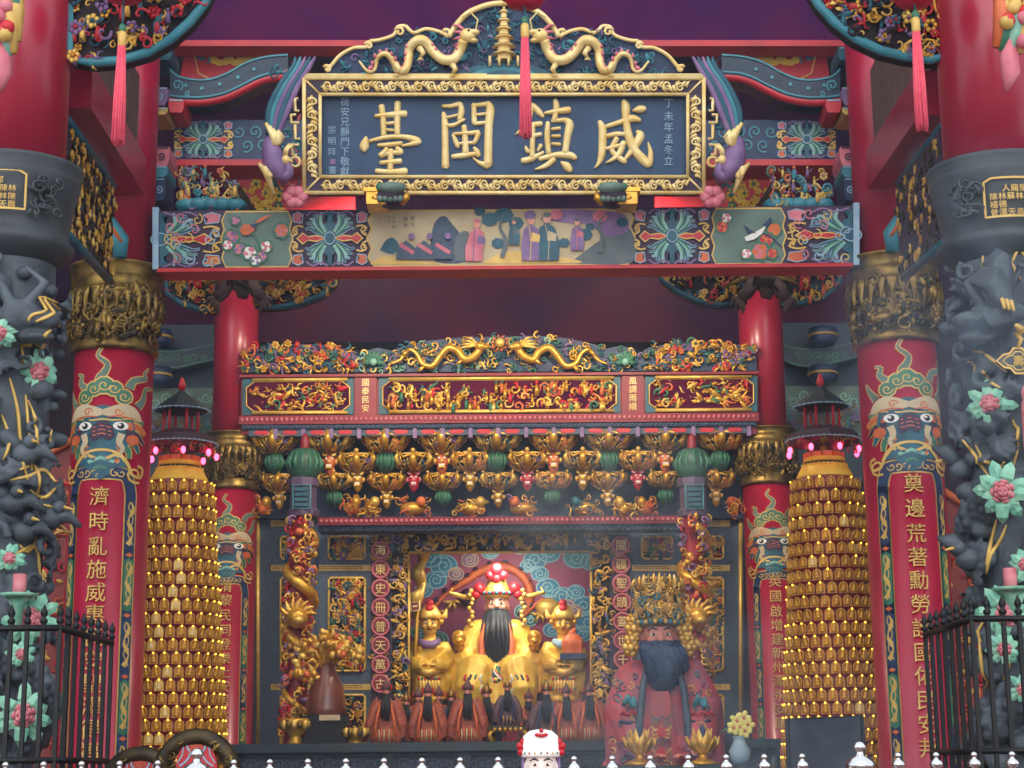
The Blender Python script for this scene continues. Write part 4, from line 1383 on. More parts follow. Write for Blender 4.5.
spandrel('gilt_spandrel', 'gilt carved spandrel under the beam, on the plaque side of the slimmer 英國 column', 'bracket', q, YF + 1.4, 90, 6, 'gilt spandrels under the painted beam', TEAL, seed=7)
q = [(782, 255), (844, 254), (838, 284), (824, 298), (804, 304), (782, 305)]
spandrel('gilt_spandrel', 'gilt carved spandrel between the column headed 奠 and the slimmer column behind', 'bracket', q, YF + 1.4, 70, 6, 'gilt spandrels under the painted beam', TEAL, seed=8)
# carved beasts clasping the heads of the inner columns
for px, side in ((242, 'left'), (762, 'right')):
    f = pm(YF + 1.3)
    root = thing('carved_dragon', 'dark carved dragon with spread claws over the head of the slimmer %s column' % {'left': '清黎民', 'right': '英國'}[side], 'carving', P(px, 312, YF + 1.3), 'carved dragons on the column heads')
    mb = MB()
    mb.box(f(px, 266, .02), (.16, .1, .22), 0)
    mb.tube([f(px - 8, 276), f(px - 2, 284, .1), f(px + 4, 294, .12), f(px + 2, 302, .1)], [.06, .08, .07, .04], 0, 8)
    mb.ball(f(px, 283, .14), (.1, .1, .07), 0, 10, 7)
    for k in (-1, 1):
        mb.tube([f(px + k * 4, 282, .1), f(px + k * 12, 288, .12), f(px + k * 17, 297, .12), f(px + k * 23, 302, .1)], [.05, .06, .055, .045], 0, 7)
        for j in range(4):
            x0, y0 = px + k * 23, 301
            mb.tube([f(x0, y0, .1), f(x0 + k * (7 - j * 3), y0 + 2 + j * 3.4, .14), f(x0 + k * (10 - j * 4), y0 + 8 + j * 2.6, .1)], [.022, .02, .006], 0, 5)
        for j in range(4):
            mb.tube([f(px + k * 5, 279, .1), f(px + k * (14 + j * 5), 277 + j * 3, .12), f(px + k * (26 + j * 4), 275 + j * 5, .06)], [.025, .022, .006], 1, 5)
    part(mb, 'body', [WOODB, BRONZE], root)
    mb = MB()
    for k in range(5):
        mb.tube([f(px - 4, 277 + k, .2), f(px - 10 + k * 4, 284 + k * 2, .22), f(px - 12 + k * 7, 294 + k, .14)], [.014, .014, .004], 0, 5)
    mb.ball(f(px - 4, 280, .23), .016, 1, 6, 5)
    mb.ball(f(px + 5, 280, .23), .016, 1, 6, 5)
    part(mb, 'mane', [BRONZED, GOLDL], root)


# sloping side beams running back from the stone columns to the front columns, with gilt lattice hung below
def depth_beam(pa, Ya, pb, Yb_, hgt, wid, mb, m=0):
    a, b = P(pa[0], pa[1], Ya), P(pb[0], pb[1], Yb_)
    u_ = V((wid / 2, 0, 0))
    z = V((0, 0, hgt))
    mb.slab([a - u_, a - u_ + z, b - u_ + z, b - u_, a + u_, a + u_ + z, b + u_ + z, b + u_], m)
    return a, b


for (pa, pb, side, sg) in (((69, 108), (127, 195), 'left', 1), ((941, 115), (885, 189), 'right', -1)):
    root = thing('side_beam', 'red beam over gilt lattice, running back to the column headed %s' % {'left': '濟', 'right': '奠'}[side], 'beam', P(pb[0], pb[1] + 40, YF - .3), 'red side beams')
    mb = MB()
    a, b = depth_beam(pa, YS + .4, pb, YF - .3, .28, .26, mb)
    part(mb, 'red_timber', [RED], root)
    mb = MB()
    dz = .62
    b2 = a.lerp(b, .74)
    for k in range(44):
        for j in range(9):
            rng = random.Random(k * 7 + j)
            p = a.lerp(b2, (k + .5) / 44) + V((rng.uniform(-.03, .03), 0, -.12 - dz * (j + .5) / 9))
            s_ = .04
            d = (b - a).normalized()
            w = V((0, 0, 1))
            t0 = rng.uniform(0, 6)
            mb.tube([p + (d * cos(t0 + q * .8) + w * sin(t0 + q * .8)) * s_ * (1 - q * .1) for q in range(8)], [.0085] * 8, (0, 2, 1, 2)[(k + j) % 4], 5)
    part(mb, 'gilt_lattice', [GOLD, GOLDL, BRONZED], root)
    mb = MB()
    o = V((0, 0, -.08))
    mb.tube([a + o, b2 + o], .03, 0, 6)
    o2 = V((0, 0, -.14 - dz))
    mb.tube([a + o2, b2 + o2], .03, 0, 6)
    mb.slab([a + o + V((-.02, 0, 0)), a + o2 + V((-.02, 0, 0)), b2 + o2 + V((-.02, 0, 0)), b2 + o + V((-.02, 0, 0)), a + o + V((.0, 0, 0)), a + o2 + V((.0, 0, 0)), b2 + o2, b2 + o], 1)
    part(mb, 'lattice_rail', [TEAL, PLUM], root)
    mb = MB()
    for k in range(10):
        p = a.lerp(b, (k + .5) / 10)
        mb.box(p + V((0, 0, .28 + .35 + .05 * sin(k * 2))), (.1, (b.y - a.y) / 10 * 1.02, .7), 0)
    part(mb, 'weathered_panel', [WOODB], root, 'grey weathered boards above the beam')
    mb = MB()
    p = P(pb[0] - sg * 14, pb[1] + 28, YF - .45)
    mb.tube([p + V((-sg * .2, 0, .12)), p + V((-sg * .06, -.05, .02)), p + V((sg * .06, 0, -.14)), p + V((sg * .06, 0, -.26))], [.06, .075, .07, .05], 0, 8)
    mb.tube([p + V((-sg * .16, -.04, .08)), p + V((-sg * .02, -.1, -.02)), p + V((sg * .08, -.05, -.16))], [.02, .022, .016], 1, 6)
    part(mb, 'carved_fish', [TEALL, ORANGE], root, 'small teal and orange fish bracket at the column')

# curved teal beams, painted beams and blocks between columns and plaque
for sg in (-1, 1):
    X = (lambda d: 505 - d) if sg < 0 else (lambda d: 505 + d)
    side = 'left' if sg < 0 else 'right'
    hd = '濟' if sg < 0 else '奠'
    Ym = YF + .45
    f = lambda d, y, h=0.0: P(X(d), y, Ym) - V((0, h, 0))
    root = thing('curved_beam', 'curved teal beam with scroll ends, next to the column headed %s' % hd, 'beam', P(X(290), 104, Ym), 'curved teal beams')
    up = smooth_path([(334, 70), (330, 74), (324, 78), (308, 81), (292, 80), (276, 74), (258, 64), (238, 58), (216, 56)], 4)
    lo = smooth_path([(334, 100), (330, 101), (320, 102), (300, 102), (280, 98), (262, 90), (246, 82), (232, 78), (216, 77)], 4)
    mb = MB()
    ol = up + list(reversed(lo))
    if sg > 0:
        ol = list(reversed(ol))
    mb.prism(ol, f, -.25, .05, 0)
    part(mb, 'beam_body', [TEALD], root)
    mb = MB()
    mb.tube([f(a, b + 1, .02) for a, b in lo], .035, 0, 6)
    part(mb, 'red_lower_edge', [REDB], root)
    mb = MB()
    mb.ribbon([(a, b + 1.6) for a, b in up], 1.6, f, .06, 0)
    mb.ribbon([(a, b - 2.5) for a, b in lo], 1.6, f, .06, 0)
    mb.ribbon(spiral(326, 88, 6, 2, 1.4), 1.8, f, .06, 0)
    mb.ribbon(spiral(316, 97, 3, 4, 1.2), 1.5, f, .06, 0)
    for d, y in ((318, 88), (302, 91), (284, 87), (266, 80), (250, 72)):
        mb.fan([(d + 2 * cos(q), y + 2 * sin(q)) for q in (0, 1, 2, 3, 4, 5)], f, .06, 0)
    part(mb, 'painted_scroll', [TEALL], root)
    # cushion block on top end and stacked bracket blocks against the column
    root = thing('bracket_stack', 'stack of painted bracket blocks between the beams, against the column headed %s' % hd, 'bracket', P(X(345), 208, Ym), 'painted bracket stacks')
    for (d0, d1, y0, y1, ms, nm) in ((330, 350, 54, 67, TEAL, 'cushion_block'), (334, 358, 94, 112, LILAC, 'carved_block'), (334, 358, 114, 121, GOLDP, 'ledge'), (318, 333, 106, 119, REDB, 'red_block'),
                                     (332, 356, 153, 172, PINK, 'scroll_block'), (334, 358, 172, 183, TEALL, 'ledge'), (336, 356, 184, 206, NAVY, 'foot_block')):
        mb = MB()
        n = 6
        prof = [(d0 + (d1 - d0) * .12, y1), (d0, y1 - (y1 - y0) * .35), (d0, y0), (d1, y0), (d1, y1 - (y1 - y0) * .35), (d1 - (d1 - d0) * .12, y1)]
        if sg < 0:
            prof = list(reversed(prof))
        mb.prism(prof, f, -.2, .14, 0)
        mb.ribbon([(d0 + 1, y0 + 1.2), (d1 - 1, y0 + 1.2)], 1.4, f, .146, 1)
        if y1 - y0 > 14:
            mb.ribbon(spiral((d0 + d1) / 2 - 4, (y0 + y1) / 2, 4, 1, 1.3), 1.5, f, .146, 1)
            mb.ribbon(spiral((d0 + d1) / 2 + 5, (y0 + y1) / 2, 4, 2, 1.3, -1), 1.5, f, .146, 1)
        part(mb, nm, [ms, PLUM if nm == 'scroll_block' else SKYL], root)
    # second painted beam
    root = thing('upper_painted_beam', 'short painted beam with pink and blue arabesques, next to the column headed %s' % hd, 'beam', P(X(280), 166, Ym + .2), 'short painted beams')
    f2 = lambda d, y, h=0.0: P(X(d), y, Ym + .2) - V((0, h, 0))
    mb = MB()
    ol = [(332, 160), (332, 120), (190, 120), (190, 160)]
    mb.prism(ol if sg < 0 else list(reversed(ol)), f2, -.25, 0, 0)
    part(mb, 'beam_body', [NAVY], root)
    mb = MB()
    arabesque(mb, 272, 331, 121, 159, f2, .006)
    part(mb, 'scrollwork_panel', ARAB, root)
    mb = MB()
    for k in range(8):
        mb.ribbon(spiral(266 - k * 8, 132 + 14 * (k % 2), 7, k, 1.3), 1.6, f2, .008, 0)
    part(mb, 'cloud_pattern', [TEALL], root)
    mb = MB()
    ol = [(331, 167), (331, 161), (190, 161), (190, 167)]
    mb.prism(ol if sg < 0 else list(reversed(ol)), f2, -.3, .04, 0)
    part(mb, 'red_rail', [REDB], root)
    # small carved group on the painted beam
    root = thing('carved_figure_group', 'small carved group of figures and clouds on the painted beam, next to the column headed %s' % hd, 'carving', P(X(300), 209, YF - .06), 'carved groups on the painted beam')
    f3 = lambda d, y, h=0.0: P(X(d), y, YF - .06) - V((0, h, 0))
    mb = MB()
    for k in range(5):
        mb.ball(f3(318 - k * 12, 205.5, -.0), (.09, .08, .06), 2, 8, 6)
    carve(mb, 266, 172, 324, 208, 60, 7, f3, mpp(Ym), random.Random(60 + sg), [0, 0, 2, 3, 4, 5], .07, None, 'ccsrrf')
    part(mb, 'carved_pattern', [GOLDP, GOLDL, TEALL, LILAC, ORANGE, SAGE], root)
    # slanted brown timber and the lit flower painted boards behind
    root = thing('slanted_timber', 'slanted brown timber behind the carved group, on the side of the column headed %s' % hd, 'timber', P(X(265), 212, Ym + 1.0), 'slanted timbers', 'structure')
    f4 = lambda d, y, h=0.0: P(X(d), y, Ym + 1.0) - V((0, h, 0))
    mb = MB()
    ol = [(264, 214), (292, 168), (276, 168), (246, 214)]
    mb.prism(ol if sg < 0 else list(reversed(ol)), f4, -.2, .02, 0)
    for k in range(6):
        mb.ribbon([(262 - k * 2.6, 213), (289 - k * 2.6, 169)], .7, f4, .024, 1)
    part(mb, 'timber', [WOODB, BRONZED], root)
    root = thing('flower_painted_board', 'red board with yellow flowers high behind the curved beam, near the column headed %s' % hd, 'board', P(X(290), 78, YF + 1.12), 'flower painted boards')
    f5 = lambda d, y, h=0.0: P(X(d), y, YF + 1.12) - V((0, h, 0))
    mb = MB()
    ol = [(326, 84), (318, 38), (196, 36), (196, 84)]
    mb.prism(ol if sg < 0 else list(reversed(ol)), f5, -.1, 0, 0)
    part(mb, 'board', [REDB], root)
    mb = MB()
    rng = random.Random(9)
    for x in (284, 268, 256, 244, 228):
        for k in range(9):
            a = k * .7
            mb.fan([(x + 8 * cos(a) + 5 * cos(q), 58 + 5 * sin(a) + 3.5 * sin(q)) for q in (0, 1, 2, 3, 4, 5)], f5, .006 + .0004 * k, 0)
    for x in (302, 304, 212, 216):
        mb.ribbon(spiral(x, 56 + rng.uniform(-4, 8), 8, rng.uniform(0, 6), 1.1), 2, f5, .008, 1)
    mb.ribbon([(312, 50), (306, 74), (290, 82)], 1.4, f5, .008, 2)
    part(mb, 'flower_pattern', [YELLOW, TEALL, GOLDP], root)
    root = thing('lit_ceiling_board', 'sloping red and gold ceiling board catching daylight behind the plaque, near the column headed %s' % hd, 'board', P(X(240), 213, Ym + 2.2), 'sloping ceiling boards', 'structure')
    f6 = lambda d, y, h=0.0: P(X(d), y, Ym + 2.2) - V((0, h, 0))
    mb = MB()
    ol = [(284, 216), (272, 180), (150, 180), (150, 216)]
    mb.prism(ol if sg < 0 else list(reversed(ol)), f6, -.1, 0, 0)
    part(mb, 'board', [REDB], root)
    mb = MB()
    carve(mb, 225, 184, 268, 212, 26, 7, f6, mpp(Ym + 2), random.Random(3), [0, 0, 1], .01, None, 'lf')
    part(mb, 'flower_pattern', [YELLOW, GREEN], root)

# red lanterns with hanging tassels under the eave
for px, Y, y0, yt, yb, lab in ((124, YS - .6, -8, 34, 145, 'pink tassel before the rounded bracket near the column headed 濟'), (524.5, YS - .3, -2, 26, 139, 'pink tassel hanging in front of the name plaque'),
                               (914, YS - .6, -4, 20, 131, 'pink tassel before the rounded bracket near the column headed 奠')):
    m = mpp(Y)
    base = P(px, yb, Y)
    root = thing('lantern', 'red lantern with a long ' + lab, 'lantern', base, 'red lanterns with pink tassels')
    mb = MB()
    o = P(px, y0, Y)
    mb.lathe([(.03, -.05), (.10, -.035), (.105, -.01), (.16, .03), (.24, .12), (.28, .26), (.27, .4), (.2, .52), (.1, .58), (.1, .62)], o, 28, 0)
    part(mb, 'lantern_body', [LANT], root)
    mb = MB()
    zt = P(px, yt, Y).z
    mb.tube([o + V((0, 0, -.03)), V((o.x, o.y, zt))], .006, 0, 5)
    mb.ball(V((o.x, o.y, zt + .03)), (.022, .022, .03), 1, 8, 6)
    mb.lathe([(.018, -.08), (.024, -.06), (.024, 0), (.012, .02)], V((o.x, o.y, zt)), 12, 2)
    part(mb, 'cord_and_bead', [TEAL, GREEN, GOLDP], root)
    mb = MB()
    L = zt - .07 - base.z
    rng = random.Random(int(px))
    for k in range(34):
        a = k * 2.4
        r0, r1 = .018 * sqrt((k + .5) / 34), .034 * sqrt((k + .5) / 34)
        mb.tube([V((o.x + r0 * cos(a), o.y + r0 * sin(a), zt - .07)), V((o.x + r1 * .9 * cos(a), o.y + r1 * .9 * sin(a), zt - .07 - L * .5)), V((o.x + r1 * cos(a) + rng.uniform(-.003, .003), o.y + r1 * sin(a), zt - .07 - L * rng.uniform(.94, 1.0)))], .0055, 0, 5)
    part(mb, 'tassel', [TASSEL], root)
# bunches of carved fruit hanging at the two upper corners of the picture
for px, lab, sg in ((6, 'carved flower basket pendant above the stone column with the little birds', 1), (1012, 'carved flower basket pendant above the stone column with the carved wing', -1)):
    Y = YS - .9
    f = pm(Y)
    root = thing('hanging_pendant', lab, 'carving', P(px, 64, Y), 'carved flower basket pendants')
    mb = MB()
    rng = random.Random(px)
    for k in range(7):
        x = px + rng.uniform(-14, 14)
        mb.tube([f(x, -40), f(x + 2, 10 + k * 2, .04), f(x + sg * 4, 40 + k * 3, .02)], [.03, .05, .02], k % 4, 7)
    part(mb, 'carved_leaves', [GREEN, GOLDP, MINT, ORANGE], root)
    mb = MB()
    for k in range(9):
        mb.ball(f(px + rng.uniform(-12, 10), rng.uniform(-10, 50), .08), .04, k % 3, 7, 6)
    mb.tube([f(px - 4, 40), f(px - 2, 75, .02), f(px - 6, 92)], [.05, .05, .01], 0, 7)
    part(mb, 'carved_fruit', [PINK, GOLDP, REDB], root)

# daylight gaps of the roof seen under the two ends of the plaque
for n_, ol in ((1, [(284, 215), (334, 215), (334, 211), (308, 200)]), (2, [(655, 212), (738, 212), (728, 198), (700, 204)])):
    f7 = pm(YF + 3.0)
    mb = MB()
    mb.prism(ol, f7, -.05, 0, 0)
    struct(mb, 'window_%d' % n_, [mat('skylight_%d' % n_, 'fff4dc', 0.6, emit='fff2d8', estr=1.6)])


# ================================================================== altar canopy
YA, YSC = 17.22, 17.95
mA = mpp(YA)
fa = pm(YA)
canopy = thing('altar_canopy', 'gilt carved altar canopy with hanging bracket bowls, spanning the two slimmer columns', 'canopy', P(499, 530, YA))
mb = MB()
strip_box(241, 757, 376, 434, YA, .05, 0, mb)
part(mb, 'frame', [CRED], canopy)
rng = random.Random(77)
half = [(258, 372), (257, 352), (250, 347), (225, 345), (200, 343), (170, 345), (150, 349), (140, 356), (132, 350), (122, 347), (108, 350), (96, 346), (70, 340), (40, 337), (0, 336)]
ol = [(499 - x, y + .6) for x, y in half] + [(499 + x, y - 1.5) for x, y in reversed(half)][1:]
mb = MB()
mb.prism(ol, fa, -.12, 0, 0)


def in_poly(outline):
    def inside(x, y):
        c = False
        for i in range(len(outline)):
            a, b = outline[i], outline[i - 1]
            if (a[1] > y) != (b[1] > y) and x < (b[0] - a[0]) * (y - a[1]) / (b[1] - a[1]) + a[0]:
                c = not c
        return c
    return inside


GM = [GOLD, GOLDL, REDB, TEAL, GREEN, LILAC, ORANGE, DARK, MINT]
cr = part(mb, 'crest_board', [NAVY], canopy)
mb = MB()
ins = in_poly(ol)
carve(mb, 241, 336, 357, 372, 150, 5.5, fa, mA, rng, [0, 0, 0, 1, 2, 3, 4, 5, 6, 0], .08, ins, 'cclffsb', 1.25)
carve(mb, 641, 336, 757, 372, 150, 5.5, fa, mA, rng, [0, 0, 0, 1, 2, 3, 4, 5, 6, 0], .08, ins, 'cclffsb', 1.25)
carve(mb, 357, 336, 641, 372, 300, 5.2, fa, mA, rng, [3, 3, 4, 5, 0, 0, 1, 8], .05, ins, 'cccs', 1.2)
for x in (374, 625):
    for k in range(7):
        a = pi * k / 6
        mb.fan([(x + 10 * cos(a) * t + 3 * sin(a) * w, 364 - 12 * sin(a) * t + 3 * cos(a) * w) for t, w in ((.1, 0), (.6, 1), (1.1, 0), (.6, -1))], fa, .07, 4, 2, .02)
    mb.ball(fa(x, 364, .09), 4 * mA, 8, 8, 6)
part(mb, 'crest_carving', GM, cr)
for sg in (-1, 1):
    mb = MB()
    q = smooth_path([(499 + sg * x, y) for x, y in ((108, 366), (98, 362), (90, 352), (82, 356), (76, 366), (66, 368), (58, 358), (50, 350), (40, 354), (34, 362), (24, 358), (18, 350))], 4)
    n = len(q)
    mb.tube([fa(a, b, .1) for a, b in q], [.012 + .03 * min(1, 1.5 * k / n) for k in range(n)], 0, 7)
    mb.ball(fa(499 + sg * 18, 349, .12), (.06, .05, .05), 0, 8, 6)
    mb.ball(fa(499 + sg * 13, 350, .13), (.04, .03, .025), 0, 8, 6)
    for k in range(4):
        mb.tube([fa(499 + sg * 20, 348, .12), fa(499 + sg * (28 + 2 * k), 341 + 3 * k, .13), fa(499 + sg * (36 + 2 * k), 339 + 4 * k, .1)], [.014, .014, .004], 1, 5)
    for k in range(4):
        x, y = q[8 + k * 9]
        mb.tube([fa(x, y, .1), fa(x + sg * 4, y + 5, .12), fa(x + sg * 8, y + 6, .1)], [.025, .018, .006], 0, 5)
    part(mb, 'crest_dragon', [GOLD, GOLDL], cr)
mb = MB()
mb.ball(fa(500, 345, .1), (5 * mA, .04, 5 * mA), 0, 12, 8)
for k in range(10):
    a = k * pi / 5
    mb.tube([fa(500 + 6 * cos(a), 345 + 6 * sin(a), .08), fa(500 + 10 * cos(a + .2), 345 + 9 * sin(a + .2), .08)], [.014, .003], 1, 5)
part(mb, 'crest_sun', [GOLDL, ORANGE], cr)
# relief panels
for x0, x1, kinds, n, lab in ((243, 354, 'bbbsscll', 95, 'gilt birds and blossoms in relief'), (379, 620, 'rrrrccs', 190, 'a long file of gilt riders in relief'), (645, 757, 'bbbsscll', 95, 'gilt birds and blossoms in relief')):
    mb = MB()
    d = lambda x: (x - 499) * -.0065
    f = lambda x, y, h=0.0: fa(x, y + (x - 499) * -.0065, h)
    mb.prism([(x0, 414), (x0, 378), (x1, 378), (x1, 414)], f, 0, .03, 0)
    o = 9
    c = [(x0 + 4, 405), (x0 + 4, 387), (x0 + 12, 381), (x1 - 12, 381), (x1 - 4, 387), (x1 - 4, 405), (x1 - 12, 411), (x0 + 12, 411)]
    mb.prism(c, f, .03, .034, 1)
    pn = part(mb, 'relief_panel', [TEAL, MAROON], canopy, lab)
    mb = MB()
    carve(mb, x0 + 9, 385, x1 - 9, 408, n, 6.2, f, mA, rng, [0, 0, 0, 0, 1, 1, 6, 2, 4], .075, None, kinds, 1.15)
    part(mb, 'relief', GM, pn)
    mb = MB()
    for y in (379.5, 412.5):
        mb.tube([f(x0 + 10, y, .05), f(x1 - 6, y, .05)], .018, 0, 6)
    mb.tube([f(a, b, .045) for a, b in c], .008, 0, 5, True)
    part(mb, 'gilt_moulding', [GOLDL], pn)
for x0, txt in ((355, '國泰民安'), (621.5, '風調雨順')):
    f = lambda x, y, h=0.0: fa(x, y + (x - 499) * -.0065, h)
    mb = MB()
    mb.prism([(x0, 415), (x0, 376), (x0 + 22, 376), (x0 + 22, 415)], f, 0, .045, 0)
    pl = part(mb, 'word_plate', [CRED], canopy)
    mb = MB()
    for i, ch in enumerate(txt):
        mb.text(ch, x0 + 11, 382.5 + i * 8.6, 8, f, .055, 0)
    part(mb, 'plate_characters', [CREAMG], pl)
f = lambda x, y, h=0.0: fa(x, y + (x - 499) * -.0065, h)
mb = MB()
mb.prism([(240, 424), (240, 415.5), (758, 415.5), (758, 424)], f, 0, .07, 0)
for k in range(104):
    mb.ball(f(243 + k * 4.95, 419.5, .075), (1.6 * mA, .012, 2.2 * mA), 1, 6, 4)
mb.prism([(240, 377), (240, 374.4), (758, 374.4), (758, 377)], f, 0, .07, 0)
part(mb, 'beaded_frieze', [CRED, PINK], canopy)
mb = MB()
mb.prism([(242, 428), (242, 424), (756, 424), (756, 428)], f, 0, .05, 0)
for k in range(128):
    mb.ball(f(244 + k * 4.0, 426, .05), 1.4 * mA, 1, 5, 4)
part(mb, 'studded_moulding', [NAVY, GREYB], canopy)
for k in range(18):
    x = 262 + k * 27.8
    mb = MB()
    mb.prism([(x - 13, 435), (x - 13, 428), (x + 13, 428), (x + 13, 435)], f, -.1, .02, 0)
    mb.fan([(x - 8, 431.5), (x - 5, 429.5), (x + 5, 429.5), (x + 8, 431.5), (x + 5, 433.8), (x - 5, 433.8)], f, .025, 1)
    mb.prism([(x + 12, 438), (x + 12, 428), (x + 16, 428), (x + 16, 438)], f, -.1, .04, 2)
    part(mb, 'cornice_block', [GREYB, REDB, LILAC], canopy)
mb = MB()
strip_box(252, 748, 427, 518, 17.85, .08, 0, mb)
strip_box(262, 738, 424, 430, YA + .04, .66, 0, mb)
part(mb, 'back_board', [NAVY], canopy)


# bracket bowls and pendants: one of each kind, then copies
def local_bowl(w, h, seed):
    """half bowl hanging from z = 0, opening upwards; front relief of scrolls and a small figure"""
    mb = MB()
    rng = random.Random(seed)
    R = w / 2
    mb.lathe([(R * .16, -h), (R * .6, -h * .84), (R * .88, -h * .5), (R * .98, -h * .12), (R, 0), (R * .9, -.005), (R * .2, -h * .8)], (0, 0, 0), 22, 3, sy=.75)

    def f(a, t, q=0.0):
        r = R * (1 - .84 * max(0.0, min(1.0, t)) ** 3.6)
        g = a
        return V(((r + q) * sin(g), -(r + q) * cos(g) * .75, -h * t))
    for k in range(9):
        g = -1.35 + k * .3375
        mb.tube([f(g, .02, .012), f(g + .08, .35, .016), f(g * .8, .7, .012), f(g * .3, .98, .004)], [.01, .013, .011, .006], k % 2, 5)
    for k in range(44):
        g, t = rng.uniform(-1.35, 1.35), rng.uniform(.08, .85)
        s = rng.uniform(.02, .034)
        p = spiral(g, t, s * 3.4 / R * .22 * 2, rng.uniform(0, 6), 1.0, rng.choice((-1, 1)), 8)
        mb.tube([f(a, b, .02) for a, b in p], [.009 - .0007 * i for i in range(8)], rng.choice((0, 4, 1, 2)), 5)
    mb.tube([f(-1.57 + k * .157, .02, .008) for k in range(21)], .012, 1, 5)
    # figure
    mb.tube([f(0, .75, .03), f(0, .3, .05), f(0, .0, .04)], [.04, .045, .022], 0, 7)
    mb.ball(f(0, -.12, .045), .028, 1, 7, 6)
    for k in (-1, 1):
        mb.tube([f(k * .1, .1, .05), f(k * .4, .25, .06), f(k * .55, -.05, .05)], [.016, .016, .01], 0, 5)
        mb.tube([f(k * .75, .6, .02), f(k * .8, .2, .04), f(k * .7, -.02, .03)], [.03, .03, .012], rng.choice((0, 1)), 6)
        mb.ball(f(k * .75, -.1, .035), .02, 1, 6, 5)
    return mb


def local_pendant(kind):
    mb = MB()
    if kind == 'lotus':
        mb.lathe([(.05, 0), (.09, -.02), (.115, -.08), (.11, -.16), (.07, -.22), (.015, -.27)], (0, 0, 0), 16, 0)
        for k in range(12):
            a = 2 * pi * k / 12
            mb.tube([V((.09 * sin(a), -.09 * cos(a), -.01)), V((.122 * sin(a), -.122 * cos(a), -.1)), V((.08 * sin(a), -.08 * cos(a), -.22))], [.012, .02, .006], 1, 5)
    else:
        mb.ball((0, 0, -.1), (.085, .08, .1), 0, 10, 8)
        mb.ball((0, -.075, -.11), (.03, .03, .025), 1, 7, 5)
        for k in (-1, 1):
            mb.ball((k * .035, -.072, -.07), .017, 2, 6, 5)
            mb.tube([V((k * .03, -.06, -.03)), V((k * .07, -.05, -.02)), V((k * .1, -.02, .03))], [.02, .022, .006], 1, 5)
            mb.ball((k * .09, -.01, -.1), (.02, .03, .04), 1, 6, 5)
        mb.box((0, -.08, -.16), (.07, .03, .022), 2)
        mb.box((0, -.075, -.185), (.08, .04, .02), 1)
        mb.lathe([(.07, -.18), (.045, -.24), (.01, -.28)], (0, 0, 0), 10, 0)
    return mb


def child_at(name, me, parent, world, s=1.0):
    o = bpy.data.objects.new(name, me)
    COL.objects.link(o)
    o.parent = parent
    o.location = V(world) - BASE[parent.name]
    o.scale = (s, s, s)
    BASE[o.name] = V(world)
    return o


bowls = [local_bowl(.47, .21, i).mesh('bracket_bowl', [GOLD, GOLDL, [LILAC, TEAL, ORANGE][i], TEALD, BRONZE]) for i in range(3)]
pend = {'g': local_pendant('lotus').mesh('lotus_pendant', [LOTG, GREEN]), 'o': local_pendant('head').mesh('lion_head_pendant', [ORANGE, GOLDL, WHITEP]),
        'r': local_pendant('head').mesh('lion_head_pendant', [REDB, PINK, WHITEP]), 'y': local_pendant('head').mesh('lion_head_pendant', [GOLD, GOLDL, WHITEP])}
rows = [(434, 17.42, 1.0, [(275, 'g'), (330, 'o'), (386, 'g'), (442, 'o'), (497, 'g'), (553, 'o'), (608, 'g'), (664, 'o'), (719, 'g')]),
        (455, 17.50, .9, [(358, 'y'), (414, 'r'), (470, 'y'), (527, 'r'), (582, 'y'), (637, 'r')]),
        (475, 17.58, .82, [(280, 'y'), (335, 'g'), (387, 'y'), (443, 'g'), (498, 'y'), (552, 'g'), (607, 'y'), (665, 'g'), (715, 'y')])]
k = 0
for y, Y, s, items in rows:
    for x, p in items:
        w = P(x, y - (x - 499) * .0065, Y)
        b = child_at('bracket_bowl', bowls[k % 3], canopy, w, s)
        q = child_at('lion_head_pendant' if p != 'g' else 'lotus_pendant', pend[p], b, w)
        q.location = (0, -.02, -.2)
        q.scale = (.78, .78, .78)
        BASE[q.name] = w
        k += 1
rng = random.Random(6)
for x, w, pal in ((352, 10, [6, 0]), (371, 9, [0, 1]), (413, 17, [0, 0, 6]), (472, 17, [0, 6, 1]), (523, 17, [0, 5, 6]), (584, 17, [0, 0, 3]), (624, 10, [0, 1]), (646, 10, [6, 0]), (264, 7, [6, 0]), (734, 7, [0, 6])):
    f = pm(17.5)
    mb = MB()
    s = 1 if x < 499 else -1
    mb.ball(f(x, 509, .02), (w * .8 * mA, .09, 7 * mA), pal[0], 9, 6)
    mb.ball(f(x + s * w * .5, 503, .08), (5 * mA, .06, 5.5 * mA), pal[-1], 8, 6)
    carve(mb, x - w, 499, x + w, 516, 16, 5, f, mA, rng, pal, .14, None, 'ccs')
    part(mb, 'carved_lion', GM, canopy)
mb = MB()
mb.prism([(318, 525), (318, 517.5), (684, 515.5), (684, 523)], pm(17.45), -.3, .0, 0)
for k in range(72):
    mb.ball(pm(17.45)(321 + k * 5.03, 521.4 - k * .03, .01), (1.9 * mA, .012, 1.9 * mA), 1, 6, 4)
part(mb, 'lower_beaded_frieze', [CRED, PINK], canopy)
mb = MB()
mb.prism([(318, 531), (318, 525.5), (684, 523.5), (684, 529)], pm(17.5), -.3, .0, 0)
for k in range(60):
    mb.tube([pm(17.5)(322 + k * 6, 530.5, .01), pm(17.5)(327 + k * 6, 526, .01)], .008, 1, 4)
part(mb, 'rope_moulding', [NAVY, GREYB], canopy)

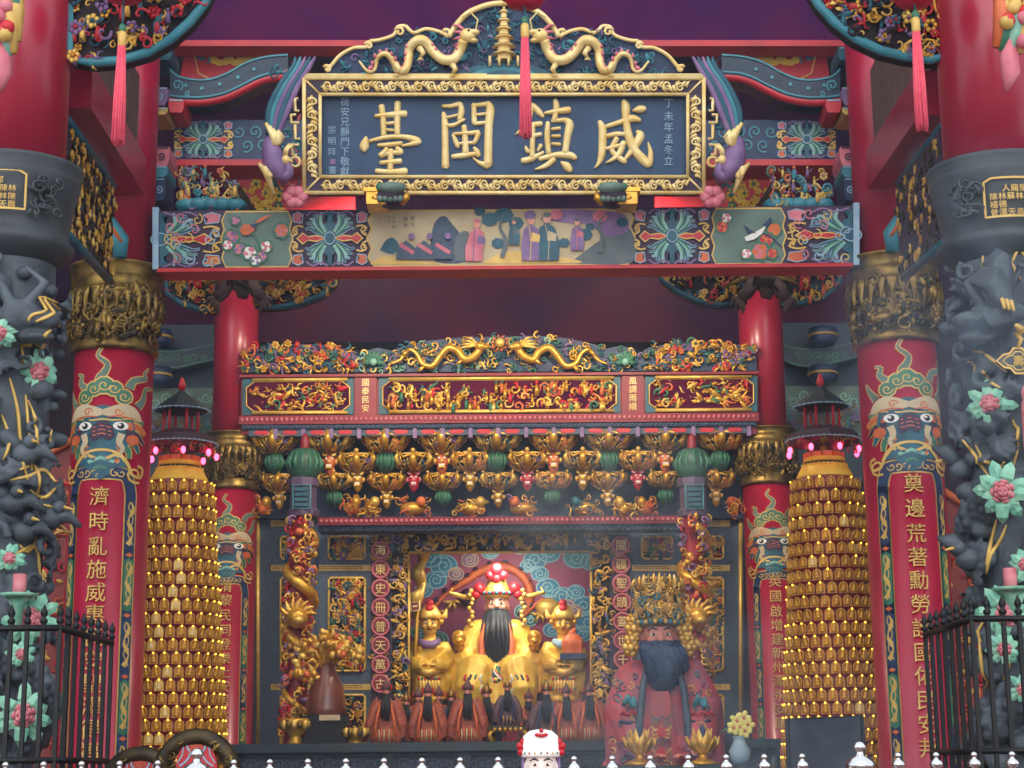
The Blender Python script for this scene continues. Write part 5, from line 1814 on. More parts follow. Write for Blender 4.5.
# ================================================================== gilt dragon pillars of the altar
for px0, px1, side in ((305, 296, 'left'), (692, 698, 'right')):
    Y = 17.02
    a, b = P(px0, 446, Y), P(px1, 742, Y)
    base = V((b.x, Y, .6))
    root = thing('gilt_dragon_pillar', 'gilt altar pillar wound by a dragon, %s' % ('beside the brown vase' if side == 'left' else 'behind the red robed deity'), 'pillar', base, 'gilt dragon pillars of the altar')
    at = lambda y: a.lerp(b, (y - 446) / 296)
    m = mpp(Y)
    mb = MB()
    z = lambda y: at(y).z
    cx, cy = (a.x + b.x) / 2, Y
    mb.lathe([(.12, .6), (.12, z(735)), (.1, z(720)), (.1, z(515))], (b.x, cy, 0), 20, 0)
    core = part(mb, 'pillar_shaft', [REDD], root)
    mb = MB()
    N = 70
    pts = []
    for i in range(N):
        t = i / (N - 1)
        y = 528 + t * 190
        g = t * 2 * pi * 3.2
        p = at(y)
        pts.append(V((p.x + .125 * sin(g), cy - .125 * cos(g), p.z)))
    mb.tube(pts, [.03 + .03 * sin(pi * min(1, .1 + i / N)) for i in range(N)], 0, 7)
    hd = at(622) + V((0, -.2, 0))
    mb.ball(hd, (.11, .1, .1), 0, 10, 7)
    mb.ball(hd + V((.02, -.08, -.03)), (.06, .06, .045), 1, 8, 6)
    for k in range(7):
        g = -1.2 + k * .4
        mb.tube([hd, hd + V((.13 * sin(g), 0, .13 * cos(g))), hd + V((.19 * sin(g + .2), -.03, .19 * cos(g + .2)))], [.03, .03, .008], k % 2, 5)
    part(mb, 'dragon', [GOLD, GOLDL], root)
    mb = MB()
    rng = random.Random(int(px0))
    for k in range(170):
        y = rng.uniform(520, 735)
        p = at(y)
        g = rng.uniform(-1.5, 1.5)
        q = V((p.x + .13 * sin(g), cy - .13 * cos(g), p.z))
        mt = rng.choice((0, 0, 1, 2, 3, 4))
        if rng.random() < .5:
            t0 = rng.uniform(0, 6)
            mb.tube([q + V((cos(t0 + j * .8) * .045 * (1 - j * .1), -.02 - .008 * j, sin(t0 + j * .8) * .045 * (1 - j * .1))) for j in range(8)], [.012] * 8, mt, 5)
        else:
            mb.ball(q, (rng.uniform(.02, .05), .04, rng.uniform(.02, .05)), mt, 6, 5)
    part(mb, 'cloud_pattern', [GOLD, GOLDL, REDB, LILAC, ORANGE], root)
    mb = MB()
    p = at(467)
    mb.lathe([(.09, .17), (.14, .13), (.17, .05), (.165, -.05), (.12, -.13), (.07, -.17)], p, 20, 0)
    for k in range(14):
        g = 2 * pi * k / 14
        mb.tube([p + V((.12 * sin(g), -.12 * cos(g), .14)), p + V((.178 * sin(g), -.178 * cos(g), .03)), p + V((.1 * sin(g), -.1 * cos(g), -.15))], [.014, .022, .008], 1, 5)
    part(mb, 'lotus_bud', [LOTG, GREEN], root, 'ribbed green lotus bud')
    mb = MB()
    mb.lathe([(.015, .22), (.04, .18), (.05, .05), (.04, .0)], at(456), 12, 0)
    part(mb, 'red_finial', [CRED], root)
    mb = MB()
    p = at(498)
    mb.lathe([(.08, .2), (.15, .17), (.15, .1), (.13, .08), (.13, -.12), (.16, -.15), (.15, -.2), (.09, -.22)], p, 8, 0, smooth=False)
    for k in range(4):
        mb.box(p + V((0, -.14, .05 - k * .05)), (.13, .02, .035), 1)
    mb.tube([p + V((-.085, -.15, .09)), p + V((-.085, -.15, -.14)), p + V((.085, -.15, -.14)), p + V((.085, -.15, .09))], .01, 2, 5, True)
    part(mb, 'collar_with_blue_plate', [mat('collar_mauve', '5c4a66', 0.6), TEAL, TEALL], root)

# ================================================================== altar screen with door panels
fs_ = pm(YSC)
mS = mpp(YSC)
screen = thing('altar_screen', 'slate blue carved wooden altar screen with gilt panels around the deity niche', 'screen', V((P(499, 700, YSC).x, YSC, .6)))
zs = .6


def frame_px(x0, x1, y0, y1, mb, h0, h1, m, f=fs_):
    mb.prism([(x0, y1), (x0, y0), (x1, y0), (x1, y1)], f, h0, h1, m)


mb = MB()
for x0, x1 in ((254, 409), (591, 744)):
    frame_px(x0, x1, 520, 760, mb, -.12, 0, 0)
frame_px(408, 592, 526, 551, mb, -.12, 0, 0)
part(mb, 'frame', [GREYB], screen)
mb = MB()
for x in (258, 740.5):
    mb.tube([fs_(x, 520, .02), fs_(x, 752, .02)], .022, 0, 8)
for x in (317, 375, 627, 682):
    mb.tube([fs_(x, 522, .01), fs_(x, 752, .01)], .014, 1, 6)
part(mb, 'edge_moulding', [GOLDL, GREYB], screen)


def key_pattern(mb, x0, x1, y, f, m, h=.012):
    k = int((x1 - x0) / 6)
    for i in range(k):
        x = x0 + i * 6
        mb.ribbon([(x, y + 1.6), (x, y - 1.6), (x + 4, y - 1.6), (x + 4, y + .8), (x + 2, y + .8)], .8, f, h, m)


rng = random.Random(90)
for X0, X1 in ((272, 314), (320, 372), (633, 679), (684, 730)):
    for y0, y1, n in ((537, 559, 70), (578, 671, 260), (695, 745, 110)):
        a0, a1 = X0 + 9, X1 - 7
        mb = MB()
        mb.prism([(a0, y1), (a0, y0), (a1, y0), (a1, y1)], fs_, 0, .012, 0)
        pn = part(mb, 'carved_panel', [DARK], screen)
        mb = MB()
        carve(mb, a0 + 3, y0 + 3, a1 - 3, y1 - 3, n, 5.2, fs_, mS, rng, [0, 0, 0, 0, 1, 2, 3, 4, 5], .05, None, 'ccslfrb', 1.15)
        part(mb, 'gilt_relief', GM, pn)
        mb = MB()
        c = [(a0 + 2, y0), (a1 - 2, y0), (a1, y0 + 2), (a1, y1 - 2), (a1 - 2, y1), (a0 + 2, y1), (a0, y1 - 2), (a0, y0 + 2)]
        mb.tube([fs_(x, y, .02) for x, y in c], .014, 0, 6, True)
        part(mb, 'gilt_border', [GOLDL], pn)
    for y in (523.5, 568, 687):
        mb = MB()
        frame_px(X0 - 1, X1, y - 3, y + 3, mb, 0, .01, 0)
        key_pattern(mb, X0 + 2, X1 - 3, y, fs_, 1)
        part(mb, 'gilt_band', [GOLDP, BRONZED], screen)
# couplets in round plates
for x, txt, y0, st, side in ((381, '海東史冊普天萬古', 551, 19.0, 'left'), (620.5, '閩疆聖蹟蓋世千秋', 546, 19.0, 'right')):
    mb = MB()
    frame_px(x - 10, x + 10, 534, 752, mb, 0, .03, 0)
    st_ = part(mb, 'couplet_strip', [PLUM], screen)
    mb = MB()
    carve(mb, x - 9, 537, x + 9, 745, 110, 4.2, fs_, mS, rng, [0, 0, 1], .06, None, 'cls')
    part(mb, 'strip_scrolls', [GOLD, GOLDL], st_)
    for i, ch in enumerate(txt):
        y = y0 + i * st
        xx = x + i * (.35 if x > 500 else .0)
        mb = MB()
        c = [(xx + 8.4 * cos(k * pi / 10), y + 8.4 * sin(k * pi / 10)) for k in range(20)]
        mb.prism(list(reversed(c)), fs_, .03, .07, 0)
        mb.tube([fs_(a, b, .07) for a, b in c], .012, 1, 5, True)
        pl = part(mb, 'round_plate', [REDD, PINK], st_)
        mb = MB()
        mb.text(ch, xx, y, 11.5, fs_, .085, 0)
        part(mb, 'plate_character', [CREAMG], pl)
# carved gilt surround of the niche
mb = MB()
for (a0, b0, a1, b1, n) in ((392, 553, 409, 745, 150), (591, 553, 610, 745, 150), (395, 530, 610, 553, 170)):
    frame_px(a0, a1, b0, b1, mb, 0, .02, 7)
    carve(mb, a0 + 2, b0 + 2, a1 - 2, b1 - 2, n, 5.6, fs_, mS, rng, [0, 0, 0, 1, 1, 3, 5], .09, None, 'ccsll', 1.2)
part(mb, 'niche_surround', GM, screen, 'dense gilt scroll carving framing the niche')
mb = MB()
mb.tube([fs_(409, 553, .03), fs_(591, 552, .03)], .014, 0, 5)
mb.tube([fs_(409, 553, .03), fs_(409, 745, .03)], .014, 0, 5)
mb.tube([fs_(591, 553, .03), fs_(591, 745, .03)], .014, 0, 5)
part(mb, 'niche_edge', [GOLDL], screen)

# painted niche back
YN = 19.0
fn = pm(YN)
mural = thing('niche_mural', 'plum niche wall painted with blue swirling clouds and a dragon behind the seated deity', 'mural', P(500, 745, YN))
mb = MB()
frame_px(390, 610, 530, 770, mb, -.1, 0, 0, fn)
part(mb, 'wall_panel', [mat('plum_wall', '8a3a60', 0.6, c2='a04868', scale=2)], mural)
mb = MB()


def cloud(mb, pts, m, m2):
    for x, y, r in pts:
        mb.fan([(x + r * cos(q * pi / 6), y + r * .8 * sin(q * pi / 6)) for q in range(12)], fn, .006, m)
    for x, y, r in pts:
        mb.ribbon([(x + r * .96 * cos(q * pi / 8), y + r * .78 * sin(q * pi / 8)) for q in range(16)], 1.2, fn, .008, m2, True)
        mb.ribbon(spiral(x, y, r * .68, x, 1.6), 1.4, fn, .01, m2)


TC = 0
cloud(mb, ((430, 558, 12), (444, 566, 14), (436, 580, 11), (424, 590, 9)), 0, 1)
cloud(mb, ((535, 560, 12), (549, 553, 12), (540, 574, 9), (528, 566, 8)), 0, 1)
cloud(mb, ((548, 588, 12), (562, 596, 11), (576, 592, 9), (584, 606, 12), (588, 622, 13), (582, 634, 10), (552, 630, 9)), 0, 1)
cloud(mb, ((576, 558, 13), (590, 562, 10), (520, 548, 8), (508, 546, 8), (490, 552, 9)), 2, 1)
cloud(mb, ((524, 612, 10), (530, 620, 8), (438, 640, 11), (426, 650, 12), (420, 632, 9)), 3, 1)
cloud(mb, ((574, 612, 9), (566, 606, 8), (470, 560, 9), (456, 574, 8)), 4, 5)
part(mb, 'cloud_pattern', [mat('cloud_blue', '2f86a8', 0.5, c2='24709a', scale=6), mat('cloud_line', '8fbccc', 0.5), TEALL, GREEN, LILAC, CREAM], mural)
mb = MB()
q = smooth_path([(428, 616), (440, 600), (452, 590), (468, 580), (480, 572), (500, 566), (520, 574), (530, 590), (528, 606), (520, 618), (534, 606), (544, 598)], 4)
mb.tube([fn(a, b, .03) for a, b in q], [.015 + .035 * sin(pi * (i + .5) / len(q)) for i in range(len(q))], 0, 7)
for k in range(3, len(q) - 3, 3):
    mb.ball(fn(q[k][0], q[k][1] - 4, .05), (.03, .02, .03), 1, 6, 5)
mb.ball(fn(468, 598, .06), (.1, .06, .1), 1, 8, 6)
mb.ball(fn(548, 608, .06), (.14, .06, .1), 2, 8, 6)
for x, y in ((452, 602), (438, 612), (540, 614), (556, 604)):
    for k in range(4):
        mb.tube([fn(x, y, .05), fn(x + 6 * cos(k), y + 6 * sin(k), .07), fn(x + 10 * cos(k + .3), y + 10 * sin(k + .3), .04)], [.02, .018, .004], 2, 5)
part(mb, 'painted_dragon', [ORANGE, PLUM, GOLDL], mural)
struct(strip_box(385, 392, 520, 770, YSC + .1, 1.0), 'trim_6', [PLUM])
struct(strip_box(610, 617, 520, 770, YSC + .1, 1.0), 'trim_7', [PLUM])
struct(strip_box(385, 615, 520, 528, YSC + .1, 1.0), 'trim_8', [PLUM])
zd = P(500, 706, 18.5).z
struct(slab_box(P(392, 706, 18.4).x, P(610, 706, 18.4).x, YSC + .05, YN - .02, .6, zd), 'trim_9', [REDD])

# ------------------------------------------------ timbers between the columns, left and right of the altar
for sg in (-1, 1):
    side = 'left' if sg < 0 else 'right'
    c0 = 181 if sg < 0 else 822
    dy = 0 if sg < 0 else -2
    Y = 18.4
    f = lambda d, y, h=0.0: P(c0 - sg * d, y + dy, Y) - V((0, h, 0))
    fx = lambda d, y, h=0.0: f(d * (1 if sg < 0 else -1), y, h)
    root = thing('scroll_beam', 'dark curved beam with painted scrolls above the lamp tower next to the column headed %s' % ('濟' if sg < 0 else '奠'), 'beam', P(c0, 440, Y), 'dark scroll beams above the lamp towers')
    mb = MB()
    up = smooth_path([(-44, 344), (-26, 349), (-6, 350), (14, 347), (44, 340)], 4)
    lo = smooth_path([(-44, 360), (-26, 368), (-6, 369), (14, 365), (44, 358)], 4)
    ol = up + list(reversed(lo))
    mb.prism(ol, fx, -.2, 0, 0)
    mb.ribbon([(a, b + 1.5) for a, b in up], 1.4, fx, .01, 1)
    mb.ribbon([(a, b - 1.5) for a, b in lo], 1.4, fx, .01, 1)
    for d in (-22, -4, 14):
        mb.ribbon(spiral(d, 358, 5, d, 1.3), 1.4, fx, .01, 1)
        mb.ribbon(spiral(d + 9, 358, 4, d, 1.3, -1), 1.2, fx, .01, 1)
    part(mb, 'curved_beam', [TEALD, GREEN], root)
    mb = MB()
    frame_px(-46, 46, 318, 480, mb, -.78, -.3, 0, fx)
    part(mb, 'back_board', [TEALD], root)
    mb = MB()
    frame_px(-46, 46, 386, 436, mb, -.25, -.1, 0, fx)
    for k in range(8):
        mb.ribbon(spiral(-36 + k * 10, 396 + 6 * (k % 2), 6, k, 1.3), 1.5, fx, -.09, 1)
    carve(mb, -44, 408, 44, 434, 50, 6, fx, mpp(Y), random.Random(4), [2, 2, 3, 4], .06, None, 'ccs')
    part(mb, 'painted_board', [SAGE, MINT, BRONZE, LILAC, TEALL], root)
    for yy in (340, 378):
        mb = MB()
        p = f(0 if sg > 0 else -22, yy, .06)
        mb.lathe([(.07, .11), (.15, .09), (.16, .03), (.14, 0), (.16, -.03), (.12, -.09), (.06, -.1)], p, 20, 0)
        mb.lathe([(.162, .02), (.166, .01), (.162, 0)], p, 20, 1)
        part(mb, 'cushion_block', [NAVY, GOLDP], root)
    # red carved side panels beside the stone columns
    x0, x1 = (20, 74) if sg < 0 else (938, 1000)
    Y2 = YF + .6
    f2 = pm(Y2)
    ol = [(x0, 790), (x0, 470), (x1, 440), (x1, 790)] if sg < 0 else [(x0, 790), (x0, 488), (x1, 530), (x1, 790)]
    base = P((x0 + x1) / 2, 700, Y2)
    root = thing('carved_side_panel', 'red carved side panel half hidden behind the stone column with the %s' % ('little birds' if sg < 0 else 'carved wing'), 'panel', V((base.x, Y2, .6)), 'red carved side panels')
    mb = MB()
    a = [f2(x, y, 0) for x, y in ol]
    a[0].z = a[3].z = .6
    e = V((0, .12, 0))
    mb.slab(a + [p + e for p in a], 0)
    part(mb, 'panel_board', [mat('brick_red_paint', '8a2a24', 0.6, c2='6e2020', scale=5)], root)
    mb = MB()
    carve(mb, x0 + 3, 480 if sg < 0 else 525, x1 - 3, 760, 130, 7, f2, mpp(Y2), random.Random(8), [0, 0, 1, 2], .04, None, 'ccsl')
    part(mb, 'panel_pattern', [REDB, ORANGE, GOLDP], root)
    mb = MB()
    mb.tube([f2(*ol[1], .02), f2(*ol[2], .02)], .03, 0, 6)
    part(mb, 'top_edge', [ORANGE], root)


# ================================================================== deities
def hand(mb, wrist, fwd, up, s, m=0):
    """palm, four unequal curled fingers and a thumb; fwd from wrist to knuckles"""
    fwd, up = V(fwd).normalized(), V(up).normalized()
    side = fwd.cross(up).normalized()
    rot = Matrix((side, fwd, up)).transposed()
    c = V(wrist) + fwd * s * .5
    mb.ball(c, (s * .42, s * .52, s * .2), m, 8, 6, rot)
    for i, L in enumerate((.62, .74, .7, .52)):
        b = V(wrist) + fwd * s * .9 + side * s * (-.3 + .2 * i)
        mb.tube([b, b + fwd * s * L * .5 - up * s * .06, b + fwd * s * L * .8 - up * s * .24, b + fwd * s * L * .85 - up * s * .42], [s * .1, s * .095, s * .085, s * .06], m, 6)
    b = V(wrist) + fwd * s * .35 + side * s * -.36
    mb.tube([b, b - side * s * .22 + fwd * s * .2 - up * s * .1, b - side * s * .2 + fwd * s * .5 - up * s * .24], [s * .12, s * .1, s * .07], m, 6)


def add_head(mb, c, r):
    """head block for fusing: skull, jaw, nose, brows, ears and neck; c = centre, r = half height"""
    c = V(c)
    mb.ball(c + V((0, 0, r * .12)), (r * .78, r * .86, r * .9), 0, 14, 10)
    mb.ball(c + V((0, -r * .12, -r * .42)), (r * .6, r * .66, r * .56), 0, 12, 8)
    mb.tube([c + V((0, -r * .82, r * .12)), c + V((0, -r * 1.0, -r * .2)), c + V((0, -r * .78, -r * .28))], [r * .1, r * .16, r * .14], 0, 8)
    for k in (-1, 1):
        mb.ball(c + V((k * r * .32, -r * .74, r * .26)), (r * .24, r * .12, r * .1), 0, 8, 6)
        mb.ball(c + V((k * r * .4, -r * .62, -r * .2)), (r * .24, r * .2, r * .22), 0, 8, 6)
        mb.ball(c + V((k * r * .8, 0, -r * .1)), (r * .1, r * .16, r * .34), 0, 8, 6)
    mb.tube([c + V((0, r * .1, -r * .5)), c + V((0, r * .15, -r * 1.4))], [r * .5, r * .55], 0, 12)


def face_parts(root, c, r, iris=BLACK, white=WHITEP, lip=None):
    c = V(c)
    for k in (-1, 1):
        mb = MB()
        mb.ball(c + V((k * r * .31, -r * .74, r * .06)), (r * .17, r * .1, r * .075), 0, 10, 7)
        mb.ball(c + V((k * r * .31, -r * .82, r * .06)), (r * .07, r * .04, r * .07), 1, 8, 6)
        part(mb, 'eye', [white, iris], root)
        mb = MB()
        mb.tube([c + V((k * r * .13, -r * .86, r * .27)), c + V((k * r * .34, -r * .84, r * .35)), c + V((k * r * .58, -r * .66, r * .25))], [r * .03, r * .055, r * .02], 0, 6)
        part(mb, 'eyebrow', [BLACK], root)
    if lip:
        mb = MB()
        mb.tube([c + V((-r * .22, -r * .76, -r * .46)), c + V((0, -r * .84, -r * .43)), c + V((r * .22, -r * .76, -r * .46))], [r * .03, r * .075, r * .03], 0, 6)
        part(mb, 'mouth', [lip], root)


def strands(mb, tops, ends, n, r, rng, bow=.03, m=0):
    """beard locks between a curve of roots and a curve of tips"""
    for i in range(n):
        t = i / (n - 1)
        j = t * (len(tops) - 1)
        a = V(tops[int(j)]).lerp(V(tops[min(len(tops) - 1, int(j) + 1)]), j - int(j))
        j = t * (len(ends) - 1)
        b = V(ends[int(j)]).lerp(V(ends[min(len(ends) - 1, int(j) + 1)]), j - int(j))
        b = b + V((rng.uniform(-.01, .01), rng.uniform(-.02, .02), rng.uniform(-.03, .03)))
        mid = a.lerp(b, .45) + V((rng.uniform(-.01, .01), -bow * rng.uniform(.5, 1.2), 0))
        mb.tube([a, mid, b], [r, r * 1.15, r * .35], m, 6)


# ------------------------------------------------ seated bearded deity in the niche
YD = 18.5
fd = pm(YD)
mD = mpp(YD)
deity = thing('seated_deity', 'seated deity statue in gold robe with long black beard, largest figure in the niche', 'statue', P(499, 706, YD))
S = lambda x, y, h=0.0: P(x, y, YD) - V((0, h, 0))
hc, hr = S(497, 606, .12), 14 * mD
mb = MB()
add_head(mb, hc, hr)
mb.tube([S(497, 700, .05), S(497, 668, .05), S(497, 640, .06), S(497, 624, .05)], [.30, .27, .26, .15], 0, 16)
for k in (-1, 1):
    X = lambda d: 497 + k * d
    mb.ball(S(X(17), 632, .05), (.15, .15, .13), 0, 10, 8)
    mb.tube([S(X(19), 630, .05), S(X(27), 650, .08), S(X(31), 664, .18), S(X(22), 670, .34)], [.14, .16, .16, .10], 0, 12)
    mb.tube([S(X(27), 652, .1), S(X(36), 672, .14), S(X(40), 694, .14)], [.12, .14, .1], 0, 10)       # hanging sleeve
    mb.tube([S(X(8), 672, .2), S(X(22), 676, .5), S(X(24), 690, .56), S(X(24), 712, .5)], [.2, .2, .17, .15], 0, 12)
    hand(mb, S(X(21), 670, .36), (-k * .5, -.6, -.35), (0, -.4, .9), .085)
mb.ball(S(497, 676, .25), (.34, .3, .16), 0, 12, 8)
mb.tube([S(497, 680, .42), S(497, 712, .42)], [.18, .2], 0, 12)
zneck = S(497, 619).z


def cls(p):
    if p.z > zneck and abs(p.x - hc.x) < hr * 1.1:
        return 1
    for k in (-1, 1):
        q = S(497 + k * 19.5, 672, .43)
        if (p - q).length < .12 and p.y < YD - .38:
            return 1
    return 0


part(fuse(mb, .014, 2, cls), 'body', [GOLDB, SKIN], deity)
face_parts(deity, hc, hr)
rng = random.Random(21)
mb = MB()
strands(mb, [hc + V((-hr * .6, -hr * .5, -hr * .45)), hc + V((-hr * .3, -hr * .86, -hr * .42)), hc + V((hr * .3, -hr * .86, -hr * .42)), hc + V((hr * .6, -hr * .5, -hr * .45))],
        [S(486, 664, .42), S(494, 668, .46), S(502, 668, .46), S(509, 662, .42)], 34, .022, rng, .08)
strands(mb, [hc + V((-hr * .3, -hr * .8, -hr * .55)), hc + V((hr * .3, -hr * .8, -hr * .55))], [S(489, 660, .46), S(505, 660, .46)], 20, .022, rng, .1)
for k in (-1, 1):
    mb.tube([hc + V((k * hr * .05, -hr * .95, -hr * .33)), hc + V((k * hr * .35, -hr * .9, -hr * .42)), hc + V((k * hr * .6, -hr * .7, -hr * .8))], [.014, .022, .008], 0, 6)
    strands(mb, [hc + V((k * hr * .75, -hr * .2, -.1)), hc + V((k * hr * .8, -hr * .3, -.1))], [S(497 + k * 14, 655, .34), S(497 + k * 16, 650, .34)], 5, .02, rng, .04)
part(mb, 'beard', [BLACK], deity)
mb = MB()
mb.lathe([(hr * .86, 0), (hr * .95, .02), (hr * .95, .07), (hr * .88, .09), (hr * .8, .12), (hr * .55, .22), (hr * .2, .28)], hc + V((0, 0, hr * .42)), 24, 0)
for k in range(13):
    g = -1.5 + k * .25
    mb.ball(hc + V((hr * .97 * sin(g), -hr * .97 * cos(g), hr * .5 + .04)), .022, 1 if k % 2 else 2, 6, 5)
crown = part(mb, 'crown', [GOLDL, REDB, TEALL], deity)
mb = MB()
for (dx, dz, r) in ((0, .29, .07), (-.07, .23, .05), (.07, .23, .05), (0, .2, .05), (-.185, .1, .065), (.185, .1, .065), (-.22, .04, .05), (.22, .04, .05)):
    mb.ball(hc + V((dx, -hr * .7 if abs(dx) < .1 else -.03, hr * .45 + dz)), r, 0, 9, 7)
part(mb, 'crown_pompoms', [REDB], crown)
for k in (-1, 1):
    mb = MB()
    for j in range(9):
        mb.ball(hc + V((k * (.27 + .02 * sin(j * 2)), -.05, hr * .3 - .045 * j + .1)), .026, 0, 6, 5)
    mb.tube([hc + V((k * .2, 0, hr * .5)), hc + V((k * .36, 0, hr * .6)), hc + V((k * .5, 0, hr * .85)), hc + V((k * .46, 0, hr * 1.2))], [.03, .03, .025, .01], 0, 6)
    part(mb, 'crown_wing', [GOLDL], crown)
mb = MB()
for k in (-1, 1):
    mb.tube([S(497 + k * 10, 626, .26), S(497 + k * 15, 645, .36), S(497 + k * 14, 662, .44), S(497 + k * 12, 676, .5), S(497 + k * 9, 686, .56)], [.03, .04, .045, .04, .03], 0, 6)
part(mb, 'orange_sash', [ORANGE], deity)
mb = MB()
for k in range(11):
    t = k / 10
    mb.tube([S(484 + 22 * t, 671 + 3 * sin(k * 1.7), .53), S(488 + 22 * t, 676 + 4 * t, .56), S(494 + 20 * t, 684 + 2 * sin(k), .6)], .013, (0, 1, 2, 3)[k % 4], 5)
for k in (-1, 1):
    for j in range(8):
        x = 497 + k * (14 + (j % 4) * 5)
        y = 678 + (j // 4) * 10
        mb.tube([S(x, y, .68), S(x + 2 * k, y + 4, .69), S(x - k, y + 9, .67)], .013, (0, 2, 3, 1)[j % 4], 5)
part(mb, 'embroidery', [WHITEP, REDB, GREEN, NAVY], deity)
chair = thing('deity_throne', 'gilt throne with dragon head arms under the seated deity', 'throne', P(499, 706, YD + .2))
mb = MB()
mb.box(S(497, 668, -.42), (.9, .06, .86), 1)
for k in (-1, 1):
    mb.tube([S(497 + k * 36, 645, -.3), S(497 + k * 37, 645, .1), S(497 + k * 37, 648, .3)], [.05, .05, .06], 0, 8)
    mb.ball(S(497 + k * 37, 640, .34), (.08, .1, .08), 0, 9, 7)
    mb.ball(S(497 + k * 37, 644, .42), (.055, .06, .04), 0, 8, 6)
    mb.tube([S(497 + k * 37, 648, .22), S(497 + k * 37, 690, .22)], .05, 2, 8)
part(mb, 'throne_frame', [GOLD, REDD, PLUM], chair)


# ------------------------------------------------ standing attendants
def attendant(cx, top, feet, Y, label, hold, ribbon):
    S = lambda x, y, h=0.0: P(x, y, Y) - V((0, h, 0))
    m = mpp(Y)
    root = thing('attendant_statue', label, 'statue', S(cx, feet), 'gilt attendants of the deity')
    H = feet - top
    hy = top + H * .25
    r = H * .115 * m
    c = S(cx, hy, .06)
    mb = MB()
    add_head(mb, c, r)
    y = lambda t: top + H * t
    mb.tube([S(cx, y(1.0)), S(cx, y(.8)), S(cx, y(.62)), S(cx, y(.48)), S(cx, y(.40))], [.2, .19, .16, .19, .1], 0, 14)
    for k in (-1, 1):
        mb.tube([S(cx + k * 11, y(.46)), S(cx + k * 17, y(.58), .05), S(cx + k * 13, y(.66), .16), S(cx + k * 5, y(.66), .24)], [.09, .095, .09, .06], 0, 10)
        mb.tube([S(cx + k * 14, y(.64), .1), S(cx + k * 17, y(.8), .08), S(cx + k * 16, y(.92), .06)], [.08, .07, .05], 0, 8)
        mb.ball(S(cx + k * 6, y(1.0), .14), (.08, .14, .06), 0, 8, 6)
        hand(mb, S(cx + k * 6, y(.66), .24), (-k * .8, -.5, .1), (0, -.3, 1), .055)
    zn = S(cx, y(.385)).z

    def cl(p):
        if p.z > zn and abs(p.x - c.x) < r * 1.05:
            return 1
        return 1 if (p - S(cx, y(.66), .27)).length < .075 else 0
    part(fuse(mb, .011, 2, cl), 'body', [GOLDB, SKING], root)
    face_parts(root, c, r, BLACK, WHITEP, REDD)
    mb = MB()
    mb.lathe([(r * .9, 0), (r * .98, .02), (r * .95, .06), (r * .6, .13), (r * .2, .17)], c + V((0, 0, r * .4)), 20, 0)
    for k in (-1, 1):
        mb.tube([c + V((k * r * .8, 0, r * .5)), c + V((k * r * 1.3, 0, r * .7)), c + V((k * r * 1.4, 0, r * 1.3))], [.03, .035, .01], 0, 6)
        mb.ball(c + V((k * r * .95, -.03, r * .2)), .03, 1, 7, 6)
    mb.ball(c + V((0, -r * .5, r * 1.25)), .05, 2, 8, 6)
    mb.ball(c + V((0, -.02, r * 1.75)), .045, 2, 8, 6)
    part(mb, 'crown', [GOLDL, GOLD, REDB], root)
    mb = MB()
    mb.tube([S(cx - 9, y(.42), .12), S(cx - 4, y(.46), .19), S(cx + 4, y(.46), .19), S(cx + 9, y(.42), .12)], [.035, .045, .045, .035], 0, 8)
    part(mb, 'collar', [ribbon], root)
    mb = MB()
    mb.tube([S(cx - 12, y(.70), .18), S(cx, y(.74), .24), S(cx + 12, y(.70), .18)], [.04, .05, .04], 0, 8)
    for k in range(7):
        xx = cx - 9 + k * 3
        mb.tube([S(xx, y(.77), .21), S(xx + 1, y(.86), .22), S(xx, y(.96), .23)], [.016, .022, .01], 0, 5)
    for k in range(14):
        mb.ball(S(cx - 10 + (k % 7) * 3.3, y(.8 + .1 * (k // 7)), .22), .02, 1 + k % 2, 6, 5)
    part(mb, 'belt_and_apron', [GOLDL, REDB, GREEN], root)
    return root, S, y


at1, S1, y1 = attendant(430, 600, 700, 18.36, 'gilt attendant statue beside the tall banner pole in the niche', 'banner', LILAC)
at2, S2, y2 = attendant(563, 600, 700, 18.36, 'gilt attendant statue holding an orange wrapped seal in the niche', 'seal', SKYL)
S = S1
ban = thing('banner_pole', 'gilt banner on a pole with a red tablet on it, beside an attendant', 'banner', S(414, 706, .16))
mb = MB()
mb.tube([S(413, 704, .16), S(417, 640, .18), S(421, 548, .16)], [.02, .02, .018], 0, 7)
part(mb, 'pole', [GOLD], ban)
mb = MB()
q = smooth_path([(422, 548), (425, 560), (419, 574), (423, 588), (416, 602)], 4)
n = len(q)
mb.tube([S(a, b, .18 + .03 * sin(i)) for i, (a, b) in enumerate(q)], [.06 + .02 * sin(i * .9) for i in range(n)], 0, 8)
part(mb, 'gilt_banner', [GOLDL], ban)
mb = MB()
fq = pm(18.15)
mb.prism([(411, 612), (410, 594), (419, 592), (420, 610)], fq, 0, .03, 0)
mb.tube([fq(a, b, .03) for a, b in ((411, 612), (410, 594), (419, 592), (420, 610))], .012, 1, 5, True)
for k in range(3):
    mb.ribbon([(413, 598 + k * 4.4), (417.5, 597.4 + k * 4.4)], 1.6, fq, .04, 1)
part(mb, 'name_tablet', [REDD, CREAMG], ban)
S = S2
seal = thing('wrapped_seal', 'orange cloth wrapped seal held by the right attendant', 'seal', S(572, 655, .2))
mb = MB()
mb.ball(S(572, 646, .22), (.12, .1, .12), 0, 10, 8)
mb.box(S(572, 649, .22), (.2, .17, .14), 0)
mb.tube([S(572, 640, .22), S(571, 634, .24), S(575, 630, .22)], [.06, .04, .02], 0, 7)
part(fuse(mb, .012, 3), 'cloth', [ORANGE], seal)
mb = MB()
mb.box(S(572, 658, .22), (.26, .2, .06), 0)
part(mb, 'tray', [NAVY], seal)

